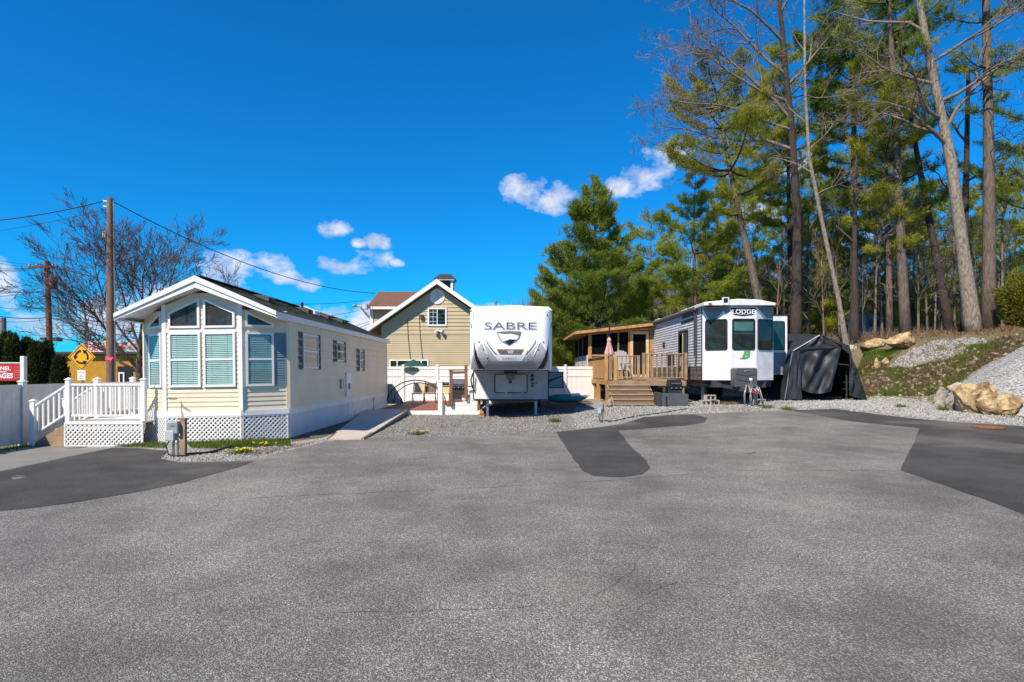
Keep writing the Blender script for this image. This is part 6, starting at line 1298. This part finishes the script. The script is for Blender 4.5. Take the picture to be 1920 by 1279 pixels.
def pine(name, label, base, H, cs, Rm, sd, lean=(0, 0), tr=.2, dens=1.0, nm=None, bk=None, shape='cone', wh=.6, kn=14, ln=.2, dead=0, group='pine trees behind the trailers', gaps=.12, expo=.75):
    rng = np.random.default_rng(sd); base = Vector(base); t = thing(name, label, 'tree', base, group=group)
    def ax(u): return Vector((lean[0] * u + .12 * math.sin(u * 5 + sd) * u, lean[1] * u + .1 * math.cos(u * 4 + sd), H * u - .3 * (1 - u)))
    us = np.linspace(0, 1, 12); MB().tube([base + ax(u) for u in us], [max(.015, tr * (1 - u) ** .8 + (.25 * tr if u == 0 else 0)) for u in us], 10).build('trunk', bk or bark, t, smooth=True)
    P, D, segs = [], [], []; z = cs
    while z < .985:
        lo = (z - cs) / (1 - cs)
        L_ = Rm * ((1 - lo) ** expo * (.8 + .2 * min(1, lo * 5)) if shape == 'cone' else (math.sin(math.pi * min(1, .12 + lo * .88)) ** .7 * (.75 + .25 * rng.random())))
        nb = int(rng.integers(4, 7)); a0 = rng.uniform(0, 6.28)
        for b in range(nb):
            if rng.random() < gaps: continue
            a = a0 + 6.28 * b / nb + rng.normal(0, .2); l = max(.25, L_ * rng.uniform(.6, 1.12)); up = rng.uniform(.0, .35) + .5 * lo
            d = Vector((math.cos(a), math.sin(a), up)).normalized(); c = ax(z) + Vector((0, 0, rng.normal(0, .15))); n = 5
            pts = [c + d * l * k / n + Vector((0, 0, -.10 * l * math.sin(math.pi * k / n) + .10 * l * (k / n) ** 2)) for k in range(n + 1)]
            segs.append(([base + p for p in pts], [max(.008, .035 * tr / .2 * (l / 3 + .3) * (1 - k / (n + .5))) for k in range(n + 1)], 4))
            m_ = int(max(4, l * l * 4.2 + l * 9) * dens)
            u = .22 + .80 * np.sqrt(rng.random(m_)); sdv = np.array((-math.sin(a), math.cos(a), 0)); wd = l * .30 * (1.15 - np.abs(u - .6)) 
            q = np.array([pts[min(n, int(uu * n))].lerp(pts[min(n, int(uu * n) + 1)], uu * n - int(uu * n)) if uu < 1 else pts[n] + d * (uu - 1) * l for uu in u]); off = rng.normal(0, 1, m_) * wd * .6
            q = q + sdv * off[:, None] + np.array((0, 0, 1)) * (rng.normal(0, .07, m_) + .05 - .08 * np.abs(off))[:, None]
            dd = np.array(d)[None] * .8 + sdv[None] * np.sign(off)[:, None] * .5 + np.array((0, 0, .55)); P.append(q); D.append(dd)
        z += wh / H * (1 + .5 * rng.random())
    for _ in range(dead):
        zz = rng.uniform(max(.12, cs * .35), cs); a = rng.uniform(0, 6.28); l = rng.uniform(.6, 2.2); c = ax(zz); d = Vector((math.cos(a), math.sin(a), rng.uniform(-.1, .3)))
        segs.append(([base + c, base + c + d * l * .5 + Vector((0, 0, .05)), base + c + d * l], [.022, .014, .005], 3))
    cr = limb_mesh(segs, 'branches', bark_d if bk is None else bk, t, base); ORG[cr.name] = ORG[t.name]; cr['kind'] = 'stuff'
    P = np.vstack(P); D = np.vstack(D); tri_mesh('crown', needles(P, D, rng, int(kn * 1.5), ln * 1.2, .0135 * ln / .2, .8), nm or needle, t)
    return t
def grow(segs, tips, p, d, L_, r, lev, rng, cfg):
    n = 5 if lev < 2 else (4 if lev < 3 else 3); pts = [p]; rad = [r]; dd = d.copy(); wob, trop, nch, ratio, ang = cfg['wob'], cfg['trop'], cfg['n'], cfg['ratio'], cfg['ang']
    for k in range(n):
        dd = (dd + Vector(rng.normal(0, wob, 3)) + Vector((0, 0, trop))).normalized(); pts.append(pts[-1] + dd * (L_ / n)); rad.append(max(cfg['rmin'], r * (1 - .75 * (k + 1) / n)))
    segs.append((pts, rad, 7 if lev == 0 else (5 if lev == 1 else 3)))
    if lev >= cfg['lev']: tips.append(pts[-1]); return
    m = nch[min(lev, len(nch) - 1)]
    for c in range(m):
        u = .28 + .72 * (c + rng.random()) / m if c < m - 1 else 1.0; u = min(u, .999); i = int(u * n); q = pts[i].lerp(pts[i + 1], u * n - i); ax_ = (pts[i + 1] - pts[i]).normalized()
        a = ax_.cross(Vector(rng.normal(0, 1, 3))).normalized(); th = ang * rng.uniform(.6, 1.3); nd_ = (ax_ * math.cos(th) + a * math.sin(th)).normalized()
        grow(segs, tips, q, nd_, L_ * ratio * rng.uniform(.7, 1.25) * (1.1 - .45 * u), max(cfg['rmin'], rad[i] * .58), lev + 1, rng, cfg)
def bare(name, label, base, trunk, tr, limbs, sd, cfg, bk=None, tw=None, leaves=0, group=None, extra=None):
    """trunk: polyline offsets from the base; limbs: (point on trunk 0..1, direction, length)"""
    rng = np.random.default_rng(sd); base = Vector(base); t = thing(name, label, 'tree', base, group=group); pts = [base + Vector(p) for p in trunk]; n = len(pts)
    rad = [tr * (1.25 if i == 0 else 1) * (1 - .62 * i / (n - 1)) for i in range(n)]; P2, R2 = [], []
    for i in range(n - 1):
        for k in range(4): f_ = k / 4; P2.append(pts[i].lerp(pts[i + 1], f_)); R2.append(rad[i] * (1 - f_) + rad[i + 1] * f_)
    P2.append(pts[-1]); R2.append(rad[-1]); MB().tube(P2, R2, 12).build('trunk', bk or bark, t, smooth=True); segs, tips = [], []
    for f_, d, L_ in limbs:
        i = min(n - 2, int(f_ * (n - 1))); q = pts[i].lerp(pts[i + 1], f_ * (n - 1) - i); grow(segs, tips, q, Vector(d).normalized(), L_, tr * cfg.get('lr', .42) * (1 - .5 * f_), 0, rng, cfg)
    o = limb_mesh(segs, 'crown', tw or twig, t, base)
    if leaves and tips:
        idx = rng.integers(0, len(tips), leaves); P = np.array([tuple(tips[i] - base) for i in idx]); lf_ = needles(P, rng.normal(0, 1, P.shape), rng, 1, .12, .045, 1); ol = tri_mesh('dead_leaves', lf_, leafb, t); ol['kind'] = 'stuff'
    return t
# bare maple behind the stair deck
mc = dict(wob=.085, trop=.034, n=[8, 7, 6, 3], ratio=.56, ang=.62, lev=4, rmin=.0062, lr=.5)
MD = 24.5
bare('bare_maple', 'wide bare maple tree with reddish buds between the tall pole and the cottage', (X(262, MD), MD, gz(-13, MD)), [(0, 0, -.4), (.02, 0, .9), (-.05, 0, 1.9), (.0, .05, 2.9)], .19,
     [(0.62, (-1, 0.1, 0.62), 4.29), (0.66, (-0.8, -0.35, 0.9), 4.52), (0.7, (0.8, 0.3, 0.8), 3.83), (0.8, (-0.5, 0.4, 1), 4.64), (0.85, (0.35, -0.3, 1.1), 4.52), (0.95, (-0.2, 0.1, 1), 4.76), (0.98, (0.55, 0.0, 1), 4.41), (0.72, (-1, 0.5, 0.42), 4.18), (0.9, (-0.75, 0, 0.8), 4.64), (0.8, (1, -0.2, 0.6), 3.71)], 5, mc, bark, twig)
bare('distant_bare_tree', 'grey bare tree beyond the store roof behind the diamond sign', (X(165, 75), 75, 0), [(0, 0, -.5), (0, 0, 2.5), (.1, 0, 4.0)], .25, [(.6, (-.8, 0, 1), 2.6), (.7, (.8, .2, 1), 2.6), (.9, (0, .1, 1), 2.4), (1, (.3, -.2, 1), 2.4)], 6, dict(wob=.12, trop=.03, n=[6, 6, 5], ratio=.55, ang=.7, lev=3, rmin=.02), bark, twig)
# arborvitae hedge at the left edge
def arbor(px, d, pyt, w, lab, sd):
    rng = np.random.default_rng(sd); x = X(px, d); z0 = gz(x, d) - .1; H = Z(pyt, d) - z0; t = thing('arborvitae', lab, 'shrub', (x, d, z0), group='arborvitae hedge at the left edge', local=True)
    MB().tube([(0, 0, -.1), (0, 0, H * .8)], [.06, .02], 6).build('trunk', bark_d, t); n = 3400; u = rng.random(n) ** .8; a = rng.uniform(0, 6.28, n); r = w * (1 - u) ** .55 * (.65 + .35 * rng.random(n)) * (1 + .18 * np.sin(a * 3 + u * 9)); P = np.stack([r * np.cos(a), r * np.sin(a), u * H * .97], 1); D = np.stack([np.cos(a) * .5, np.sin(a) * .5, np.full(n, .9)], 1)
    tri_mesh('crown', needles(P, D, rng, 3, .16, .03, .4), arbor_m, t)
for i, (p, t_, w) in enumerate(((-22, 640, .55), (12, 622, .5), (24, 625, .45), (50, 634, .5), (68, 640, .48), (88, 640, .5), (112, 668, .42))):
    arbor(p, 23.5 + .5 * (i % 2), t_, w, ('arborvitae', 'arborvitae')[0] + ' shrub ' + ('cut by the left edge of the photo', 'second from the left edge, the tallest', 'third from the left edge beside the tallest', 'in the middle of the hedge behind the red sign post', 'just left of the leaning red brown pole', 'directly behind the leaning red brown pole', 'lowest of the hedge, right of the leaning pole')[i], 50 + i)

# ------------------------------------------------------------------ trees on the right
def B(px, d): x = X(px, d); return Vector((x, d, gz(x, d)))
pine('white_pine', 'full bushy white pine rising behind the screen porch', B(1118, 40), Z(333, 40) - gz(5.7, 40), .08, 6.1, 1, tr=.24, dens=1.5, wh=.52, gaps=.08, kn=16, ln=.24, expo=.80, nm=mat('bushy_pine_needles', (.29, .34, .045), .7, col2=(.12, .18, .03), ns=.8, island=.35, trans=.4, spec=.2))
pine('white_pine', 'white pine with bare lower trunk behind the trailer roof', B(1303, 38), Z(322, 38) - gz(11.7, 38), .34, 4.0, 2, tr=.2, dens=1.3, wh=.8, dead=14, kn=16, ln=.22)
pine('leaning_pine', 'thick leaning pine trunk behind the trailer roof with high thin crown', B(1442, 35), 17.0, .48, 4.4, 3, lean=(-3.2, 1), tr=.29, dens=1.4, shape='round', wh=1.0, nm=needle_y, dead=16, kn=14, ln=.22)
pine('tall_pine', 'tall pine with dark trunk right of the leaning one', B(1488, 40), 20, .42, 4.6, 4, lean=(-.6, 0), tr=.21, dens=1.5, shape='round', wh=1.0, dead=14, nm=needle, bk=bark_d, ln=.22)
pine('dark_pine', 'dense dark green pine crown high behind the pale thin trunk', B(1605, 37), 25, .30, 4.2, 5, lean=(-.3, 0), tr=.27, dens=1.5, shape='round', wh=1.0, nm=needle_d, dead=10, bk=bark_d, ln=.22)
pine('grey_trunk_pine', 'pine with straight thick grey trunk above the flat tan boulder', B(1702, 29.5), 24, .42, 3.4, 6, lean=(-1.3, .2), tr=.255, dens=1.3, shape='round', wh=1.1, nm=needle, dead=18, ln=.2)
pine('slim_pine', 'slimmer pine trunk left of the thick grey one', B(1670, 30.5), 15, .30, 3.2, 7, lean=(-.3, .3), tr=.17, dens=1.4, shape='round', wh=.95, nm=needle_y, dead=12, ln=.2)
pine('straight_pine', 'tallest straight pine trunk near the right edge', B(1853, 28), 27, .40, 4.2, 8, lean=(-.15, 0), tr=.30, dens=1.1, shape='round', wh=1.5, nm=needle, dead=24, ln=.2, gaps=.3)
pine('crooked_dark_pine', 'dark crooked leaning trunk between the grey and the pale trees', B(1780, 30), 17, .40, 2.8, 9, lean=(-2.6, .4), tr=.22, dens=1.1, shape='round', wh=1.2, nm=needle_d, dead=16, bk=bark_d, ln=.2, gaps=.3)
pine('edge_pine', 'pine boughs hanging in from the right edge of the photo', B(1990, 29), 19, .16, 5.0, 10, tr=.3, dens=1.0, shape='round', wh=1.2, nm=needle, dead=6, ln=.2)
for i, (p, d, H, m, lab) in enumerate(((1368, 46, 15, needle_y, 'mid distance pine left of the leaning trunk'), (1395, 52, 17, needle, 'far pine between the two trailer pines'), (1540, 48, 18, needle_y, 'yellowish far pine left of the pale thin trunk'), (1640, 46, 17, needle, 'far pine showing between the thin trunk and the grey one'), (1745, 50, 15, needle_d, 'far dark pine between the crooked and grey trunks'), (1905, 46, 13, needle, 'far pine low behind the straight trunk'), (1570, 60, 13, needle_y, 'farthest low pine behind the shelter'), (1465, 56, 14, needle, 'far pine right of the leaning trunk'), (1020, 52, 9, needle, 'small far pine behind the camper roof corner'), (1222, 45, 10.5, needle, 'smaller far pine low between the bushy pine and the trailer'), (1345, 43, 10, needle_y, 'low yellowish pine just above the trailer roof'), (1515, 43, 10.5, needle_y, 'low yellowish pine above the shelter peak'), (1575, 42, 13, needle, 'mid distance pine behind the thin pale trunk'), (1660, 41, 11, needle_y, 'low yellowish pine behind the flat boulders'), (1712, 44, 12, needle, 'mid distance pine right of the thick grey trunk'), (1795, 43, 11, needle, 'mid distance pine behind the pale oak'), (1880, 42, 12, needle_y, 'mid distance yellowish pine at the right edge'))):
    pine('background_pine', lab, B(p, d), H, .12, 3.8, 30 + i, tr=.15, dens=1.1, shape='round' if i % 2 else 'cone', wh=1.0, nm=m, dead=6, kn=10, ln=.26, group='background pines')
oc = dict(wob=.19, trop=.035, n=[8, 6, 5, 3], ratio=.50, ang=.8, lev=4, rmin=.009, lr=.5)
bare('bare_oak', 'large bare spreading oak with few brown leaves above the trailer', B(1492, 34), [(0, 0, -.5), (.1, 0, 7), (-.2, 0, 12), (-.6, 0, 16), (-1.2, 0, 23)], .27,
     [(.46, (-1, -.1, .22), 7.6), (.52, (-1, .2, .42), 8.0), (.56, (-.9, -.2, .75), 7.6), (.62, (-1, .1, .5), 7.4), (.68, (.7, .2, .7), 5.0), (.72, (-.8, .1, .9), 6.8), (.80, (-.9, -.2, .6), 6.4), (.86, (.4, -.2, 1), 5), (.95, (-.5, 0, 1), 5)], 12, oc, bark_d, twig_p, leaves=160)
pc = dict(wob=.17, trop=.03, n=[6, 6, 4], ratio=.52, ang=.75, lev=3, rmin=.009, lr=.45)
bare('pale_oak', 'pale barked oak trunk bending left beside the tallest pine', B(1828, 27.5), [(0, 0, -.5), (-.55, 0, 3.6), (-1.1, 0, 7.8), (-1.35, .1, 9.4), (-2.2, .1, 13.5), (-2.8, .2, 17.5)], .30,
     [(.50, (-.9, .0, .8), 4.4), (.58, (.35, .2, 1), 6.2), (.62, (-1, -.2, .45), 4.2), (.70, (-.9, .1, .2), 4.2), (.75, (.9, -.1, .5), 4.2), (.82, (-.8, .2, .8), 4.2), (.9, (.5, -.2, 1), 4), (.97, (-.2, 0, 1), 4), (.66, (1, -.2, .25), 4.2), (.55, (-1, .1, .2), 3.6)], 14, pc, bark_l, twig_p, leaves=40)
bare('thin_pale_tree', 'thin pale leaning trunk rising from behind the tarp shelter', B(1592, 29), [(0, 0, -.4), (-.5, 0, 2.6), (-1.35, 0, 6.6), (-1.95, 0, 9.6), (-2.15, 0, 13), (-2.2, 0, 19)], .125,
     [(.55, (-.9, 0, .5), 2.6), (.62, (.7, 0, .8), 2.4), (.70, (-.8, .2, .5), 2.8), (.78, (.9, -.1, .4), 3.0), (.86, (-.7, 0, .9), 3), (.95, (.4, 0, 1), 3), (.48, (.9, 0, .4), 2.0)], 16, pc, bark_l, twig_p, leaves=20)
bare('dark_oak', 'dark trunk standing behind the pale oak', B(1812, 31), [(0, 0, -.5), (-.1, 0, 5), (0, 0, 9), (.1, 0, 14)], .22, [(.5, (-.8, 0, .6), 3), (.6, (.8, 0, .7), 3.2), (.75, (-.7, 0, .9), 3), (.9, (.5, 0, 1), 3)], 17, pc, bark_d, twig)
bare('dark_shelter_tree', 'dark straight trunk just right of the thin pale one', B(1602, 30), [(0, 0, -.4), (0, 0, 4), (.05, 0, 9)], .19, [(.6, (-.8, 0, .7), 2.4), (.8, (.7, 0, .8), 2.4), (1, (.1, 0, 1), 2.4)], 18, pc, bark_d, twig)
sc_ = dict(wob=.13, trop=.05, n=[5, 4, 3], ratio=.5, ang=.6, lev=3, rmin=.008, lr=.5)
saps = []
for v in range(3):
    saps.append(bare('bare_sapling', 'x', B(1560 + 30 * v, 33 + v), [(0, 0, -.3), (.1 * (v - 1), 0, 2.2), (.25 * (v - 1), 0, 5)], .055, [(.3, (-.6, 0, 1), 2), (.45, (.6, .2, 1), 2.1), (.6, (-.5, -.3, 1), 1.8), (.75, (.5, 0, 1), 1.7), (.9, (-.3, .3, 1), 1.5), (1, (.1, 0, 1), 1.6)], 60 + v, sc_, twig_p, twig_p, group='bare saplings among the trees'))
spots = [(1545, 34), (1617, 32), (1640, 31), (1655, 33), (1722, 31), (1740, 32), (1752, 30.5), (1766, 33), (1790, 34), (1880, 30), (1895, 33), (1500, 36), (1520, 38), (1470, 40), (1455, 37), (1420, 42), (1385, 41), (1345, 42), (1330, 45), (1270, 44), (1575, 37), (1690, 36), (1870, 37), (1640, 40), (1700, 42), (1760, 41), (1830, 40), (1400, 47), (1610, 44), (1050, 48), (1075, 46)]
def sap_lab(i, p, d):
    ref = [(1045, 'gap right of the grey and white camper'), (1290, 'white pine behind the trailer'), (1340, 'screen porch end of the trailer roof'), (1442, 'leaning pine trunk'), (1488, 'tall dark pine'), (1535, 'peak of the tarp shelter'), (1592, 'thin pale leaning trunk'), (1640, 'flat yellow boulder'), (1702, 'thick grey trunk'), (1770, 'crooked dark trunk'), (1828, 'pale oak'), (1880, 'straight pine')]
    q, nm = min(ref, key=lambda r: abs(r[0] - p)); same = sorted(o for o in spots if min(ref, key=lambda r: abs(r[0] - o[0]))[0] == q); k = same.index((p, d))
    return 'bare sapling by the ' + nm + (', ' + ('leftmost', 'second from left', 'third from left', 'fourth from left', 'fifth from left', 'sixth from left')[k] + '' if len(same) > 1 else ', alone there')
near = lambda p: 'trailer roof' if p < 1480 else ('tarp shelter' if p < 1630 else ('flat boulders' if p < 1735 else 'pale oak'))
for i, (p, d) in enumerate(spots):
    src = saps[i % 3]; b = B(p, d)
    if i < 3: t = src; 
    else:
        t = src.copy(); COL.objects.link(t)
        for ch in src.children: c = ch.copy(); COL.objects.link(c); c.parent = t
    t.location = b; s = rnd.uniform(.8, 1.35); t.scale = (s, s, s); t.rotation_euler = (0, 0, rnd.uniform(0, 6.28)); t['label'] = sap_lab(i, p, d); t['group'] = 'bare saplings among the trees'
# yellow-green shrub at the right edge
sb_ = B(1925, 26.5); rng = np.random.default_rng(5); n = 5200; a = rng.normal(0, 1, (n, 3)); a /= np.linalg.norm(a, axis=1)[:, None]; P = a * (rng.random((n, 1)) ** .4) * np.array((1.05, .9, 1.25)) + np.array((0, 0, 1.25)); P *= 1 + .16 * np.sin(P[:, :1] * 5) * np.cos(P[:, 2:] * 4)
st_ = thing('yellow_shrub', 'yellow green evergreen shrub at the right edge on the bank', 'shrub', sb_); MB().tube([sb_ - Vector((0, 0, .2)), sb_ + Vector((0, 0, 1.2))], [.06, .02], 6).build('trunk', bark, st_); tri_mesh('crown', needles(P, a + np.array((0, 0, .6)), rng, 4, .15, .022, .5), shrub_m, st_)
# far low brush, one mass
bq = np.stack([rg.uniform(4, 48, 26000), rg.uniform(44, 75, 26000)], 1); tag(blades('far_brush', bq, 2.4, mat('brush_brown', (.12, .095, .075), .95, col2=(.07, .06, .045), island=.6), 95, .03, .7), 'brown leafless brush far behind the trees', 'brush')
bq = np.stack([rg.uniform(0, 75, 42000), rg.uniform(54, 100, 42000)], 1); tag(blades('distant_wood', bq, 7.5, mat('wood_haze_brown', (.17, .135, .11), .95, col2=(.09, .075, .06), island=.6), 96, .075, .35), 'far off leafless wood behind all the trees on the right', 'wood')
bq = np.stack([rg.uniform(14, 36, 15000), rg.uniform(28.8, 44, 15000)], 1); bq = bq[(bq[:, 0] / bq[:, 1] > .53)]; tag(blades('undergrowth', bq, .55, mat('undergrowth_brown', (.20, .14, .09), .95, col2=(.09, .075, .045), island=.6), 97, .014, 1.6), 'brown undergrowth between the tree trunks on the bank', 'brush')
# ------------------------------------------------------------------ homes behind the trees
def home(px0, px1, d, pyt, pyb2, lab, wm, rm, nm='cabin', roof_h=.8, nw=3):
    x0, x1 = X(px0, d), X(px1, d); xm = (x0 + x1) / 2; z0 = gz(xm, d) - .3; z1 = Z(pyb2, d); zt = Z(pyt, d); t = thing(nm, lab, 'house', (xm, d, z0))
    MB().box(x0, x1, d, d + 5, z0, z1).build('wall', wm, t); MB().prism([(x0 - .3, d - .4, z1), (x0 - .3, d + 5.4, z1), (x0 - .3, d + 2.5, zt)], (x1 - x0 + .6, 0, 0)).build('roof', rm, t)
    for k in range(nw): a = x0 + (x1 - x0) * (k + .5) / nw; window(frame((0, d, 0)), t, rect(a - .5, a + .5, z1 - 1.5, z1 - .5), fw=.08)
home(1484, 1566, 46, 607, 621, 'white walled mobile home with brown roof behind the shelter', white, mat('brown_grey_roof', (.14, .10, .085), .9), nw=4); home(1618, 1700, 44, 590, 606, 'dark brown cabin with pale roof behind the grey trunks', mat('brown_wall', (.12, .09, .07), .8), mat('pale_roof', (.45, .52, .48), .7), nw=2)
home(1708, 1815, 46, 592, 602, 'low grey green cabin behind the crooked trunk', mat('grey_green_wall', (.20, .22, .20), .8), mat('grey_roof', (.14, .14, .14), .9), nw=4); home(1842, 1900, 48, 590, 600, 'low brown cabin right of the straight pine', mat('taupe_wall', (.22, .18, .15), .8), MATS['grey_roof'], nw=2)
bc = thing('blue_camper', 'rounded blue grey camper half hidden behind the trunks', 'camper', B(1620, 36)); b = B(1620, 36); w_ = X(1634, 36) - X(1600, 36)
MB().prism([(b.x - w_ / 2, 35, b.z + .2), (b.x + w_ / 2, 35, b.z + .2), (b.x + w_ / 2, 35, b.z + .8), (b.x + w_ * .35, 35, b.z + 1.2), (b.x + w_ * .1, 35, b.z + 1.4), (b.x - w_ / 2, 35, b.z + 1.45)], (0, 1.8, 0)).build('body', mat('blue_grey_body', (.06, .10, .16), .4), bc, bevel=.05); MB().box(b.x - .3, b.x + .3, 34.97, 35, b.z + .7, b.z + 1.1).build('window', dark, bc)
for s in (-1, 1): MB().tube([(b.x + s * w_ * .3, 35.1, b.z + .25), (b.x + s * w_ * .3, 35.4, b.z + .25)], .25, 14).build('wheel', rubber, bc)

# trees on the far side of the lot, seen only mirrored in the window panes
for i, (x, y, s) in enumerate(((-64, -30, 1.2), (-56, -22, 1), (-49, -36, 1.1), (52, -22, 1), (60, -12, 1.1), (-40, -30, 1), (-35, -37, 1.1), (-29, -33, 1), (-23, -38, 1.1), (-14, -40, 1), (4, -42, 1), (18, -40, 1.1), (26, -33, 1), (33, -36, 1.1), (40, -30, 1))):
    src = [o for o in COL.objects if o.name.startswith('background_pine') and o.parent is None][i % 6]; t = src.copy(); COL.objects.link(t); t.name = 'opposite_pine'; t.location = (x, y, 0); t.scale = (s, s, s); t.rotation_euler = (0, 0, 1.3 * i)
    t['label'] = 'pine across the lot mirrored in the windows, ' + 'number ' + ('one', 'two', 'three', 'fourteen', 'fifteen', 'four', 'five', 'six', 'seven', 'eight', 'nine', 'ten', 'eleven', 'twelve', 'thirteen')[i] + ' from the left'; t['group'] = 'pines across the lot'
    for ch in src.children: c = ch.copy(); COL.objects.link(c); c.parent = t
